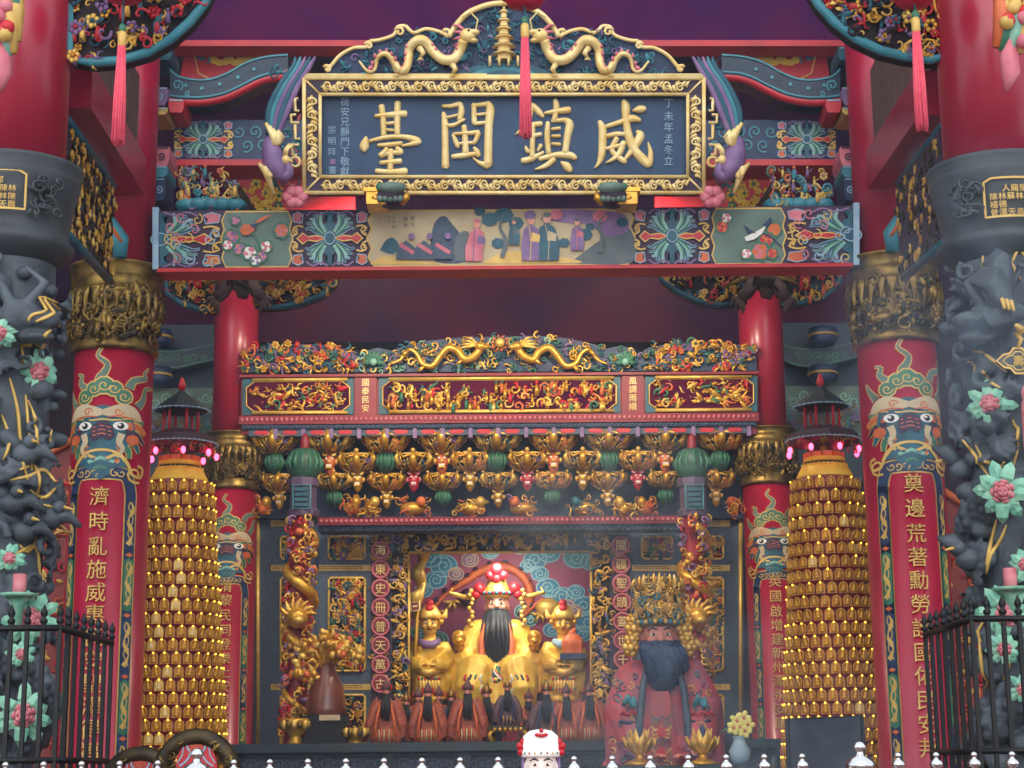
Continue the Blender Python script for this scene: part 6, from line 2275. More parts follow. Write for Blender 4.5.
# ------------------------------------------------ altar table
YT0, YT1 = 16.2, 16.84
zt = P(500, 741.5, YT0).z
xa, xb = P(226, 745, YT0).x, P(781, 738, YT0).x
tab = thing('altar_table', 'long dark lacquered altar table with carved front panels, below the row of statuettes', 'table', ((xa + xb) / 2, (YT0 + YT1) / 2, .6))
mb = MB()
mb.box(((xa + xb) / 2, (YT0 + YT1) / 2, zt - .04), (xb - xa, YT1 - YT0, .08), 0)
part(mb, 'table_top', [TABLE], tab)
mb = MB()
mb.box(((xa + xb) / 2, (YT0 + YT1) / 2 + .05, (zt - .08 + .7) / 2), (xb - xa - .12, YT1 - YT0 - .14, zt - .08 - .7), 0)
part(mb, 'cabinet_body', [TABLE], tab)
W = (xb - xa - .12) / 7
for i in range(7):
    x0 = xa + .06 + i * W
    f = lambda x, z, h: V((x, YT0 + .12 - h, z))
    mb = MB()
    mb.prism([(x0 + .04, .8), (x0 + W - .04, .8), (x0 + W - .04, zt - .11), (x0 + .04, zt - .11)], f, 0, .015, 0)
    c = [(x0 + .04, .8), (x0 + W - .04, .8), (x0 + W - .04, zt - .11), (x0 + .04, zt - .11)]
    mb.tube([f(a, b, .02) for a, b in c], .014, 1, 5, True)
    for k in range(14):
        for j in range(3):
            mb.ribbon(spiral(x0 + .09 + (W - .18) * k / 13, zt - .19 - j * .3, .05, k, 1.2, 1 if k % 2 else -1), .013, f, .02, 1)
    part(mb, 'carved_front_panel', [SMOKED, GREYB], tab)
for x in (xa + .06, xb - .06):
    for y in (YT0 + .08, YT1 - .08):
        mb = MB()
        mb.tube([V((x, y, .6)), V((x, y, .75)), V((x, y, zt - .08))], [.05, .06, .06], 0, 8)
        part(mb, 'leg', [TABLE], tab)


# ------------------------------------------------ row of statuettes on the table
def statuette(kind):
    """local, unit height, facing -y; returns meshes (body, beard, crown, sash)"""
    mb = MB()
    mb.lathe([(.30, 0), (.31, .05), (.26, .3), (.2, .5), (.16, .66), (.09, .72)], (0, 0, 0), 18, 0, sy=.7)
    for k in (-1, 1):
        mb.tube([V((k * .13, 0, .66)), V((k * .22, -.03, .52)), V((k * .3, -.04, .3)), V((k * .33, -.03, .08))] if kind != 'b' else
                [V((k * .13, 0, .66)), V((k * .2, -.06, .52)), V((k * .12, -.16, .46)), V((k * .04, -.19, .46))], [.08, .1, .11, .07], 0, 8)
        if kind == 'a':
            mb.tube([V((k * .17, .06, .74)), V((k * .26, .05, .62)), V((k * .36, .04, .3)), V((k * .40, .03, .02))], [.03, .05, .06, .05], 0, 7)
        hand(mb, V((k * .06, -.19, .44)), (-k * .6, -.6, .2), (0, -.3, 1), .05)
    add_head(mb, V((0, -.02, .82)), .085)
    body = fuse(mb, .016, 2, lambda p: 1 if (p.z > .735 and abs(p.x) < .1) or (p - V((0, -.24, .46))).length < .075 else 0)
    rng = random.Random(5)
    bd = MB()
    L = {'a': .36, 'b': .62, 'c': .30}[kind]
    strands(bd, [V((-.06, -.07, .79)), V((0, -.10, .775)), V((.06, -.07, .79))], [V((-.085, -.2, L + .03)), V((0, -.23, L)), V((.085, -.2, L + .03))], 15, .02, rng, .05)
    cr = MB()
    cr.lathe([(.08, .86), (.095, .88), (.09, .92), (.06, .97), (.035, 1.0), (.01, 1.06)], (0, -.02, 0), 14, 0)
    cr.ball((0, -.09, .92), .025, 1, 6, 5)
    for k in (-1, 1):
        cr.ball((k * .1, -.02, .9), (.02, .03, .06), 1, 6, 5)
    sa = MB()
    for k in (-1, 1):
        sa.tube([V((k * .1, -.12, .62)), V((k * .16, -.21, .4)), V((k * .2, -.24, .08))], [.022, .03, .03], 0, 6)
    for k in range(8):
        sa.tube([V((-.17 + k * .05, -.225, .22)), V((-.15 + k * .045, -.235, .12)), V((-.18 + k * .052, -.23, .03))], [.012, .018, .008], k % 2, 5)
    return body, bd, cr, sa


ST = {}
for kind, robe in (('a', ROBEO), ('b', ROBEO), ('c', ROBED)):
    bo, bd, cr, sa = statuette(kind)
    ST[kind] = (bo.mesh('body', [robe, SKINR]), bd.mesh('beard', [BLACK]), cr.mesh('crown', [ROBED if kind != 'c' else BRONZE, REDB]), sa.mesh('sash', [ORANGE if kind != 'c' else NAVY, CREAM if kind != 'c' else GOLD]))
row = [(386, 61, 'a', 16.55, 'wide orange robed statuette with long black beard, nearest the gilt bowls'),
       (406, 48, 'c', 16.85, 'small dark statuette in the gap behind the first and second wide orange ones'),
       (418, 53, 'b', 16.9, 'small orange statuette between the small dark one and the second wide orange one'),
       (428, 57, 'a', 16.5, 'wide orange robed statuette below the attendant beside the banner pole'),
       (439, 54, 'b', 16.9, 'small orange statuette half hidden behind the wide one below the banner attendant'),
       (451.5, 52, 'c', 16.8, 'small dark statuette between the second and third wide orange ones'),
       (468, 60, 'a', 16.5, 'wide orange robed statuette below one knee of the seated deity'),
       (487, 56, 'c', 16.75, 'dark robed statuette between the third wide orange one and the gilt stand'),
       (508, 44, 'c', 16.5, 'dark statuette raised on a gilt legged stand in the middle of the row'),
       (529, 50, 'b', 16.85, 'small orange statuette between the gilt stand and the tall dark statuette'),
       (547, 58, 'c', 16.6, 'tall dark statuette between the small orange one and the seal bearing attendant'),
       (567, 55, 'a', 16.55, 'wide orange robed statuette directly below the seal bearing attendant'),
       (590, 56, 'a', 16.5, 'wide orange robed statuette beside the sleeve of the large red robed deity')]
for px, hp, kind, Y, lab in row:
    sc = hp * mpp(Y) / 1.05
    x = P(px, 741, Y).x
    z = zt
    if px == 508:
        st = thing('gilt_stand', 'little gilt legged stand under the raised dark statuette', 'stand', (x, Y, zt))
        mb = MB()
        mb.box((x, Y, zt + .13), (.34, .26, .03), 1)
        for a in (-1, 1):
            for b in (-1, 1):
                q = V((x + a * .13, Y + b * .09, 0))
                mb.tube([q + V((0, 0, zt + .12)), q + V((a * .04, 0, zt + .07)), q + V((a * .01, 0, zt))], [.025, .022, .03], 0, 6)
        for k in range(6):
            mb.ball((x - .12 + k * .048, Y - .12, zt + .11), .022, 0, 6, 5)
        part(mb, 'stand_frame', [GOLD, BRONZED], st)
        z = zt + .146
    root = thing('statuette', lab, 'statue', (x, Y, z), 'row of statuettes on the altar table')
    for nm, me in zip(('body', 'beard', 'crown', 'sash'), ST[kind]):
        o = bpy.data.objects.new(nm, me)
        COL.objects.link(o)
        o.parent = root
        o.scale = (sc * .86, sc, sc)

# ------------------------------------------------ large red robed deity before the table
YB = 15.3
S = lambda x, y, h=0.0: P(x, y, YB) - V((0, h, 0))
mR = mpp(YB)
big = thing('robed_deity', 'large red robed deity with blue black beard and tall gilt crown before the altar table', 'statue', V((S(662, 768).x, YB, .6)))
hc, hr = S(658, 638, .12), 21 * mR
mb = MB()
add_head(mb, hc, hr)
zb = .95
bx = S(663, 768).x
mb.tube([V((bx, YB, zb)), S(662, 768), S(661, 720), S(660, 680), S(659, 664)], [.42, .40, .34, .30, .17], 0, 18)
for k, sh, el, cuf in ((-1, (635, 676), (624, 712), (626, 768)), (1, (686, 672), (700, 706), (704, 768))):
    mb.tube([S(sh[0] + k * -6, sh[1] - 4), S(sh[0], sh[1], .04), S(*el, .08), S(*cuf, .16)], [.13, .16, .19, .18], 0, 14)
    mb.tube([S(*el, .12), S(cuf[0] - k * 12, cuf[1] - 16, .28), S(cuf[0] - k * 22, cuf[1] - 8, .36)], [.18, .17, .12], 0, 12)
    mb.tube([S(*cuf, .16), V((S(*cuf).x + k * .06, YB - .1, 1.3))], [.22, .16], 0, 12)
    hand(mb, S(cuf[0] - k * 24, cuf[1] - 10, .4), (-k * .5, -.8, .2), (0, 0, 1), .11)
zn = S(658, 657).z


def cls2(p):
    if p.z > zn and abs(p.x - hc.x) < hr * 1.0:
        return 1
    if p.y < YB - .44 and p.z < S(658, 730).z and p.z > S(658, 785).z:
        return 1
    return 0


robe = fuse(mb, .016, 3, cls2)
part(robe, 'body', [ROBER, SKINR], big)
bvh = BVHTree.FromPolygons([V(q) for q in robe.v], robe.f)


def on_robe(x, y, h):
    o_ = P(x, y, YB - 2)
    d_ = (P(x, y, YB) - o_).normalized()
    q = bvh.ray_cast(o_, d_)[0]
    return (q if q is not None else P(x, y, YB)) - V((0, h, 0))


rng = random.Random(71)
mb = MB()
for _ in range(90):
    x, y = rng.uniform(612, 714), rng.uniform(672, 768)
    if 640 < x < 682:
        continue
    pts = spiral(x, y, rng.uniform(3, 5.5), rng.uniform(0, 6), rng.uniform(.7, 1.3), rng.choice((-1, 1)), 9)
    q = [on_robe(a, b, .004) for a, b in pts]
    if max(w.y for w in q) - min(w.y for w in q) > .25:
        continue
    mb.tube(q, [.009 - .0006 * i for i in range(9)], rng.choice((0, 0, 1, 2, 3)), 4)
part(mb, 'embroidery_pattern', [GREYB, GOLDP, LILAC, TEALL], big)
face_parts(big, hc, hr, BLACK, WHITEP)
rng = random.Random(33)
mb = MB()
strands(mb, [hc + V((-hr * .62, -hr * .45, -hr * .35)), hc + V((-hr * .3, -hr * .86, -hr * .36)), hc + V((hr * .3, -hr * .86, -hr * .36)), hc + V((hr * .62, -hr * .45, -hr * .35))],
        [S(644, 680, .3), S(654, 690, .36), S(664, 692, .36), S(674, 684, .3)], 40, .034, rng, .14)
strands(mb, [hc + V((-hr * .4, -hr * .75, -hr * .5)), hc + V((hr * .4, -hr * .75, -hr * .5))], [S(646, 674, .38), S(676, 676, .38)], 26, .036, rng, .16)
strands(mb, [hc + V((-hr * .72, -hr * .3, -hr * .3)), hc + V((-hr * .5, -hr * .7, -hr * .4))], [S(640, 664, .26), S(648, 672, .32)], 12, .036, rng, .1)
strands(mb, [hc + V((hr * .72, -hr * .3, -hr * .3)), hc + V((hr * .5, -hr * .7, -hr * .4))], [S(686, 668, .26), S(676, 676, .32)], 12, .036, rng, .1)
for k in (-1, 1):
    mb.tube([hc + V((k * hr * .04, -hr * 1.0, -hr * .3)), hc + V((k * hr * .4, -hr * .95, -hr * .38)), hc + V((k * hr * .75, -hr * .7, -hr * .75))], [.02, .035, .012], 0, 7)
part(mb, 'beard', [BEARDB], big)
mb = MB()
R = hr
mb.lathe([(R * .85, 0), (R * .98, .02), (R * 1.0, .07), (R * .92, .1), (R * 1.05, .3), (R * .95, .36), (R * .3, .38)], hc + V((0, 0, R * .42)), 28, 2)
cz = hc.z + R * .42
cm = lambda x, y, h: V((hc.x + (R * .98 + h) * sin(x / R), hc.y - (R * .98 + h) * cos(x / R), cz + y))
carve(mb, -R * 1.5, .08, R * 1.5, .36, 150, .045, cm, 1, rng, [0, 0, 1, 1, 3], .06, None, 'ccclf')
for k in range(15):
    x = -R * 1.5 + k * R * .214
    mb.ball(cm(x, .04, .02), .022, 3 if k % 2 else 1, 6, 5)
    mb.tube([cm(x, .3, .02), cm(x, .36 + .03 * cos(x / R), .04), cm(x, .4 + .05 * cos(x / R), .03)], [.016, .02, .006], k % 3, 6)
part(mb, 'tall_crown', [GOLD, GOLDL, BRONZE, TEALL], big)
for k in (-1, 1):
    mb = MB()
    for (dx, dz, r) in ((1.15, .35, .07), (1.25, -.1, .06), (1.3, -.5, .07), (1.2, .75, .055)):
        q = hc + V((k * hr * dx, -.02, hr * dz))
        for j in range(6):
            mb.ball(q + V((r * .7 * cos(j), -.02, r * .7 * sin(j))), r * .5, j % 2, 6, 5)
        mb.ball(q + V((0, -.05, 0)), r * .5, 1, 7, 6)
    part(mb, 'crown_rosette', [GOLD, GOLDL], big)
fb2 = pm(YB - .42)
mb = MB()
q = [(652, 690), (670, 689), (677, 790), (644, 791)]
mb.slab([fb2(652, 692, 0), fb2(669, 691, 0), fb2(678, 775, .02), fb2(645, 776, .02), fb2(652, 692, -.05), fb2(669, 691, -.05), fb2(678, 775, -.03), fb2(645, 776, -.03)], 0)
for sg in (-1, 1):
    for k in range(5):
        y = 722 + k * 11
        mb.ribbon(spiral(661 + sg * 6, y, 5 + k * .4, k, 1.3, sg), 1.2, fb2, .035, 1 + k % 3)
        mb.ribbon(smooth_path([(661, y - 6), (661 + sg * 5, y - 2), (661 + sg * 10, y - 7)], 3), 1.4, fb2, .036, 3 - k % 2)
for y in (732, 752):
    for j in range(6):
        mb.fan([(661 + 3 * cos(j * 1.05) + 2.4 * cos(w), y + 3 * sin(j * 1.05) + 2.4 * sin(w)) for w in (0, 1, 2, 3, 4, 5)], fb2, .036, 4)
part(mb, 'front_panel', [mat('faded_rose_silk', 'b44a52', 0.65, c2='a05058', scale=12), SAGE, GOLDP, GREYB, REDB], big, 'faded rose hanging panel with scroll embroidery')
bv = None
for k, (x, y) in ((-1, (627, 703)), (1, (696, 703))):
    mb = MB()
    c = S(x, y, .34)
    fm_ = lambda a, b, h: c + V((a * mR, -h, -b * mR))
    for j in range(3):
        mb.tube([fm_(-6 + j * 5, 4 - j * 4, .0), fm_(-2 + j * 3, -4 + j * 4, .02), fm_(4 - j, 2 + j * 2, .0)], [.02, .035, .015], 0, 6)
    for j in range(5):
        mb.tube([fm_(-8 + j * 4, 12, -.01), fm_(-6 + j * 4, 9 + (j % 2) * 3, .01), fm_(-3 + j * 4, 12, 0)], .014, 1, 5)
    mb.tube([fm_(-9, 18, 0), fm_(0, 20, .01), fm_(9, 17, 0)], .016, 2, 5)
    part(mb, 'sleeve_embroidery', [TEALL, REDB, NAVY], big)
mb = MB()
for k in (-1, 1):
    mb.tube([S(659 + k * 15, 668, .26), S(660 + k * 20, 690, .34), S(660 + k * 24, 730, .36), S(660 + k * 26, 768, .38)], [.025, .03, .035, .03], 0, 7)
part(mb, 'grey_stole', [GREYB], big)
mb = MB()
mb.box((bx, YB - .05, .77), (1.3, .9, .34), 0)
mb.box((bx, YB - .05, .93), (1.4, 1.0, .04), 1)
part(mb, 'pedestal', [REDD, GOLD], big)


# ================================================================== towers of lit Buddha niches
def niche_local(lit):
    """one arched niche facing -y, centred on x = 0, foot at z = 0; 0 gilt frame 1 amber back 2 figure 3 bulb"""
    mb = MB()
    f = lambda x, z, h: V((x, -h, z))
    w, hh = .0345, .083
    arch = [(-w, 0), (w, 0), (w, hh * .6)] + [(w * cos(a * pi / 6), hh * .6 + hh * .4 * sin(a * pi / 6)) for a in range(1, 6)] + [(-w, hh * .6)]
    mb.prism(arch, f, -.01, .006, 1)
    mb.tube([f(x, z, .01) for x, z in arch], .0058, 0, 5, True)
    mb.ball(f(0, .022, .012), (.026, .014, .02), 2, 7, 5)
    mb.ball(f(0, .042, .014), (.018, .013, .02), 2, 7, 5)
    mb.ball(f(0, .062, .016), .011, 2, 6, 5)
    mb.ball(f(0, hh + .001, .02), .0085 if lit else .006, 3, 6, 5)
    return mb


GILTN = mat('amber_gilt', 'd8a24c', 0.36, 0.4, c2='b07c34', scale=14)
NM = [[GILTN, AMBER, GOLD, BULBY], [GOLDL, mat('glow_tinted_niche', 'ecc878', 0.3, 0.2), CREAMG, BULBY], [GILTN, AMBER, GILTN, GOLDL]]  # middle set is paler: a stronger glow painted into its colours
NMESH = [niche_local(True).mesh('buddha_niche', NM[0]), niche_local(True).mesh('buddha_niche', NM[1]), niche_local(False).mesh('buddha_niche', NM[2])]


def lamp_tower(pxc, side, label, rows_y0, lit_from):
    Y = 14.2
    b = P(pxc, 745, Y)
    cx, cy = b.x, Y
    m = mpp(Y)
    zf = lambda py: P(pxc, py, Y).z
    root = thing('lamp_tower', label, 'lamp tower', (cx, cy, .6), 'conical towers of little Buddha lamps')
    rad = lambda py: (31.2 + (py - 490) * .07 - 1.8 * max(0, (500 - py) / 20) ** 1.5) * m if py > 470 else 27 * m
    pitch = 13.15
    prof = [(rad(760) * 1.02, .6), (rad(760) * 1.02, zf(800))]
    ys, y = [], rows_y0
    while y < 830:
        ys.append(y)
        y += pitch
    pr = []
    for y in reversed(ys):
        r = rad(y + pitch)
        pr += [(r + .002, zf(y + pitch) + .002), (r + .022, zf(y + pitch) + .003), (r + .022, zf(y + pitch) + .015), (r - .002, zf(y + pitch) + .02), (rad(y) - .002, zf(y) - .001)]
    mb = MB()
    mb.lathe([(rad(830) + .05, .6), (rad(830) + .05, zf(845))] + pr + [(rad(rows_y0) * .98, zf(rows_y0) + .01)], (cx, cy, 0), 48, 0)
    part(mb, 'tower_body', [mat('tower_red', '8a1c24', 0.45, c2='741820', scale=6)], root)
    # niches: the hundred that show largest are parts, the rest one mass
    todo = []
    rng = random.Random(int(pxc))
    for i, y in enumerate(ys):
        n = round(2 * pi * rad(y + pitch / 2) / (10.0 * m))
        for k in range(n):
            g = 2 * pi * (k + .31 * i) / n
            if cos(g) < -.15:
                continue
            todo.append((g, i, y))
    vis = [t for t in todo if 470 < t[2] < 762]
    toward = -atan2(-cx, cy)      # the tower side that faces the court
    vis.sort(key=lambda t: -cos(t[0] - atan2(-cx, cy)))
    chosen = set(vis[:100])
    rest = MB()
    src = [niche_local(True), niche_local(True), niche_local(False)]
    for g, i, y in todo:
        r = rad(y + pitch * .5) + .012
        p = V((cx + r * sin(g), cy - r * cos(g), zf(y + pitch) + .014))
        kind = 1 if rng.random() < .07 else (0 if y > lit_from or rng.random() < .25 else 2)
        rot = Matrix.Rotation(g, 3, 'Z')
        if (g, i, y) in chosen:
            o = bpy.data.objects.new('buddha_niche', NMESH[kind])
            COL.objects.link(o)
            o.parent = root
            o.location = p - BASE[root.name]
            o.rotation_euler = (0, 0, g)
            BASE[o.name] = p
        else:
            s = src[kind]
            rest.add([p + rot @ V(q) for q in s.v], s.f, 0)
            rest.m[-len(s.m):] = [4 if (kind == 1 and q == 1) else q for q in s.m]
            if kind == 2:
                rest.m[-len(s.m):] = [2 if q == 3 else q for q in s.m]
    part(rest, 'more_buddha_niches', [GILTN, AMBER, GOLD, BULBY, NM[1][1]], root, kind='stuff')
    # yellow lotus shoulder, dark ring, crenellated top and knob
    zz = lambda py: zf(py)
    mb = MB()
    r0 = rad(rows_y0)
    mb.lathe([(r0 * .99, zz(rows_y0)), (r0 * .95, zz(rows_y0 - 4)), (r0 * .8, zz(rows_y0 - 12)), (r0 * .72, zz(rows_y0 - 15)), (r0 * .6, zz(rows_y0 - 15.5))], (cx, cy, 0), 40, 0)
    mb.lathe([(r0 * .7, zz(rows_y0 - 15)), (r0 * .7, zz(rows_y0 - 17.5)), (r0 * .5, zz(rows_y0 - 17.6))], (cx, cy, 0), 40, 1)
    mb.lathe([(r0 * .73, zz(rows_y0 - 17)), (r0 * .68, zz(rows_y0 - 22)), (r0 * .5, zz(rows_y0 - 22.3))], (cx, cy, 0), 40, 0)
    for k in range(30):
        g = 2 * pi * k / 30
        mb.ball(V((cx + r0 * .75 * sin(g), cy - r0 * .75 * cos(g), zz(rows_y0 - 14))), .012, 2, 5, 4)
    for k in range(12):
        g = 2 * pi * k / 12
        mb.box(V((cx + r0 * .62 * sin(g), cy - r0 * .62 * cos(g), zz(rows_y0 - 24))), (.075, .03, .04), 3, Matrix.Rotation(g, 3, 'Z'))
    mb.lathe([(.05, zz(rows_y0 - 21)), (.05, zz(rows_y0 - 28)), (.028, zz(rows_y0 - 29)), (.028, zz(rows_y0 - 34)), (.01, zz(rows_y0 - 35))], (cx, cy, 0), 14, 2)
    part(mb, 'lotus_shoulder', [YELLOW, BLACK, GOLDL, ORANGE], root, 'yellow domed shoulder with a dark ring')
    # little pavilion canopy above, with hanging pink bulbs
    mb = MB()
    zr = zz(rows_y0 - 40)
    mb.lathe([(.03, zz(rows_y0 - 34)), (.05, zr - .02), (.27, zr - .04), (.30, zr), (.29, zr + .05), (.16, zr + .09), (.13, zr + .1), (.13, zr + .115), (.05, zr + .12)], (cx, cy, 0), 8, 0, smooth=False)
    mb.lathe([(.22, zr + .27), (.23, zr + .29), (.14, zr + .36), (.05, zr + .42), (.012, zr + .46)], (cx, cy, 0), 8, 1, smooth=False)
    for k in range(6):
        g = 2 * pi * (k + .5) / 6
        mb.tube([V((cx + .14 * sin(g), cy - .14 * cos(g), zr + .1)), V((cx + .14 * sin(g), cy - .14 * cos(g), zr + .28))], .014, 2, 6)
    mb.lathe([(.02, zr + .45), (.035, zr + .49), (.01, zr + .56)], (cx, cy, 0), 10, 2)
    pv = part(mb, 'pavilion_canopy', [mat('canopy_plum', '3a1c28', 0.5), mat('canopy_roof', '2c3436', 0.5), REDB], root, 'small two tier pavilion canopy')
    mb = MB()
    for k in range(44):
        g = 2 * pi * k / 44
        mb.ball(V((cx + .305 * sin(g), cy - .305 * cos(g), zr - .01)), .0095, 0, 5, 4)
    mb.tube([V((cx + .305 * sin(k * .2), cy - .305 * cos(k * .2), zr - .01)) for k in range(32)], .004, 0, 4, True)
    part(mb, 'bead_trim', [SKYL], pv)
    mb = MB()
    for k in range(30):
        g = 2 * pi * k / 30
        mb.ball(V((cx + .232 * sin(g), cy - .232 * cos(g), zr + .275)), .009, 0, 5, 4)
    mb.tube([V((cx + .232 * sin(k * .2), cy - .232 * cos(k * .2), zr + .275)) for k in range(32)], .004, 0, 4, True)
    part(mb, 'bead_trim', [SKYL], pv)
    for k in range(8):
        g = 2 * pi * (k + .35) / 8
        if abs(sin(g)) > .97 and cos(g) < 0:
            continue
        p = V((cx + .30 * sin(g), cy - .30 * cos(g), zr - .1))
        mb = MB()
        mb.tube([p + V((0, 0, .08)), p + V((0, 0, .02))], .006, 0, 5)
        mb.ball(p, (.02, .02, .03), 1, 8, 6)
        part(mb, 'pink_bulb', [BRONZED, BULBP], pv)
    mb = MB()
    carve(mb, -.28 * 1.4, -.1, .28 * 1.4, .0, 30, .035, cyl_map(cx, cy, .27), 1, rng, [0, 1], .03, None, 'cc')
    mb2 = MB()
    for q in mb.v:
        pass
    mb2.v = [(p[0], p[1], p[2] + zr - .02) for p in mb.v]
    mb2.f, mb2.m, mb2.s = mb.f, mb.m, mb.s
    part(mb2, 'carved_fringe', [REDB, BRONZE], pv)


lamp_tower(171, 'left', 'tall conical tower of golden Buddha niches lit all over, carved chairs before it', 484, 470)
lamp_tower(838, 'right', 'tall conical tower of golden Buddha niches with a dark board before it', 480, 615)

# ================================================================== iron fences round the stone columns
def picket_mesh():
    mb = MB()
    mb.box((0, 0, .5), (.019, .019, 1.0), 0)
    mb.lathe([(.012, 1.0), (.017, 1.004), (.017, 1.011), (.008, 1.015), (.015, 1.024), (.017, 1.03), (.008, 1.043), (.002, 1.052)], (0, 0, 0), 10, 0)
    return mb.mesh('picket', [IRON])


PICK = picket_mesh()


def iron_fence(side, corner, outer, inner, lab):
    Y0, Y1 = 7.9, 8.9
    zt_ = P(corner, 628 if side < 0 else 619, Y0).z
    A = P(outer, 620, Y0)
    A = V((A.x, Y0, .6))
    Bc = V((P(corner, 625, Y0).x, Y0, .6))
    D = V((P(inner, 632, Y1).x, Y1, .6))
    root = thing('iron_fence', lab, 'fence', Bc, 'black iron fences round the stone columns')
    H = zt_ - .6 + .02
    for (a, b, n) in ((A, Bc, 8), (Bc, D, 7)):
        for k in range(n + 1):
            if b is D and k == 0:
                continue
            p = a.lerp(b, k / n)
            o = bpy.data.objects.new('picket', PICK)
            COL.objects.link(o)
            o.parent = root
            o.location = p - Bc
            o.scale = (1, 1, H)
            BASE[o.name] = p
        for z, r in ((H - .02, .016), (H - .6, .016), (.12, .016)):
            mb = MB()
            mb.tube([a + V((0, 0, z)), b + V((0, 0, z))], r, 0, 6)
            part(mb, 'rail', [IRON], root)


iron_fence(-1, 60, -70, 112, 'black iron picket fence before the stone column with the little birds')
iron_fence(1, 972, 1098, 925, 'black iron picket fence before the stone column with the carved wing')

# ================================================================== polished railing at the front of the hall
YR = 6.0
rl = thing('steel_railing', 'polished steel railing with round finials along the bottom edge of the view', 'railing', (P(505, 768, YR).x, YR, .6))
zr = P(505, 757, YR).z
sm_, bg_ = MB(), MB()
sm_.lathe([(.012, -1.1), (.012, -.05), (.021, -.046), (.023, -.036), (.017, -.026), (.008, -.021), (.007, -.017), (.0105, -.012), (.0115, -.006), (.008, -.001), (.002, .002)], (0, 0, 0), 16, 0)
bg_.lathe([(.036, -1.1), (.036, -.06), (.048, -.05), (.05, -.035), (.04, -.018), (.018, -.008), (.012, .002), (.012, .006), (.02, .014), (.022, .022), (.016, .034), (.004, .04)], (0, 0, 0), 24, 0)
SMM, BGM = sm_.mesh('baluster', [STEEL]), bg_.mesh('post', [STEEL])
for px in [6, 44, 82, 120, 158, 235 - 1, 270, 308, 346, 384, 422, 460, 511 - 13, 511 + 25, 574, 612, 650, 688, 726, 764, 802, 898, 936, 974, 1012, 197, 860]:
    big_ = px in (197, 860)
    x = P(px, 757, YR).x
    o = bpy.data.objects.new('post' if big_ else 'baluster', BGM if big_ else SMM)
    COL.objects.link(o)
    o.parent = rl
    o.location = V((x, YR, zr)) - BASE[rl.name]
for z in (zr - .09, zr - .9):
    mb = MB()
    mb.tube([V((P(-10, 757, YR).x, YR, z)), V((P(1034, 757, YR).x, YR, z))], .016, 0, 10)
    part(mb, 'rail', [STEEL], rl)

# ------------------------------------------------ crowned statue head near the camera
YH = 5.2
S = lambda x, y, h=0.0: P(x, y, YH) - V((0, h, 0))
mH = mpp(YH)
hc, hr = S(541, 766), 19 * mH
dl = thing('crowned_statuette', 'small white faced statuette in a white crown with red pompoms, before the steel railing', 'statue', (hc.x, YH, hc.z - .42))
mb = MB()
add_head(mb, hc, hr)
z0 = hc.z - .42
mb.lathe([(.15, z0), (.15, z0 + .03), (.12, z0 + .15), (.1, z0 + .26), (.04, z0 + .335)], (hc.x, YH, 0), 20, 0, sy=.8)
for k in (-1, 1):
    mb.tube([hc + V((k * .07, 0, -.12)), hc + V((k * .12, -.03, -.2)), hc + V((k * .06, -.1, -.24))], [.035, .045, .035], 0, 8)
    hand(mb, hc + V((k * .05, -.11, -.24)), (-k * .8, -.5, .2), (0, -.2, 1), .035)
part(fuse(mb, .006, 2, lambda p: 1 if (p.z > hc.z - hr * 1.05 and abs(p.x - hc.x) < hr * 1.02) or (p.y < YH - .125) else 0), 'body', [PINK, SKINW], dl)
face_parts(dl, hc, hr, BLACK, WHITEP, REDB)
mb = MB()
cz = hc.z + hr * .42
mb.lathe([(hr * .9, cz), (hr * 1.0, cz + .003), (hr * 1.02, cz + .018), (hr * .97, cz + .02), (hr * .97, cz + .045), (hr * .85, cz + .062), (hr * .55, cz + .076), (hr * .15, cz + .08)], (hc.x, YH, 0), 28, 0)
for k in range(9):
    g = -1.2 + k * .3
    mb.ball(V((hc.x + hr * 1.03 * sin(g), YH - hr * 1.03 * cos(g), cz + .012)), .003, 1 + k % 3, 6, 5)
crn = part(mb, 'white_crown', [PAGE, GOLDL, GREEN, REDB], dl)
mb = MB()
for k in (-1, 1):
    for dx, dz in ((17.5, 26), (21, 22), (16, 19.5), (20, 16)):
        mb.ball(S(541 + k * dx, 768 - dz, .015), 3.6 * mH, 0, 9, 7)
mb.ball(S(541, 731, .055), 2.2 * mH, 0, 8, 6)
for k in (-2, -1, 0, 1, 2):
    mb.ball(S(541 + k * 2.2, 736 - .4 * abs(k), .058), (2.2 * mH, .006, 1.8 * mH), 0, 8, 6)
part(mb, 'red_pompoms', [REDB], crn)
mb = MB()
for k in (-1, 1):
    mb.lathe([(4.4 * mH, -.004), (4.6 * mH, .006), (3 * mH, .014)], S(541 + k * 18, 754, .0), 14, 0)
    mb.tube([S(541 + k * 17, 756, .0), S(541 + k * 18, 775, 0), S(541 + k * 18, 800, 0)], [2 * mH, 2 * mH, 1.2 * mH], 1, 7)
part(mb, 'crown_side_drops', [CREAMG, LILAC], crn)
mb = MB()
mb.lathe([(.19, 0.0), (.19, .08), (.13, .12), (.12, z0 - .1), (.17, z0 - .05), (.17, z0)], (hc.x, YH, 0), 4, 0, smooth=False)
pd = thing('stone_pedestal', 'square stone pedestal under the small crowned statuette', 'pedestal', (hc.x, YH, .6))
mb = MB()
mb.lathe([(.19, .6), (.19, .66), (.13, .7), (.12, z0 - .08), (.17, z0 - .04), (.17, z0 - .001)], (hc.x, YH, 0), 4, 0, smooth=False)
part(mb, 'pedestal_block', [STONED], pd)

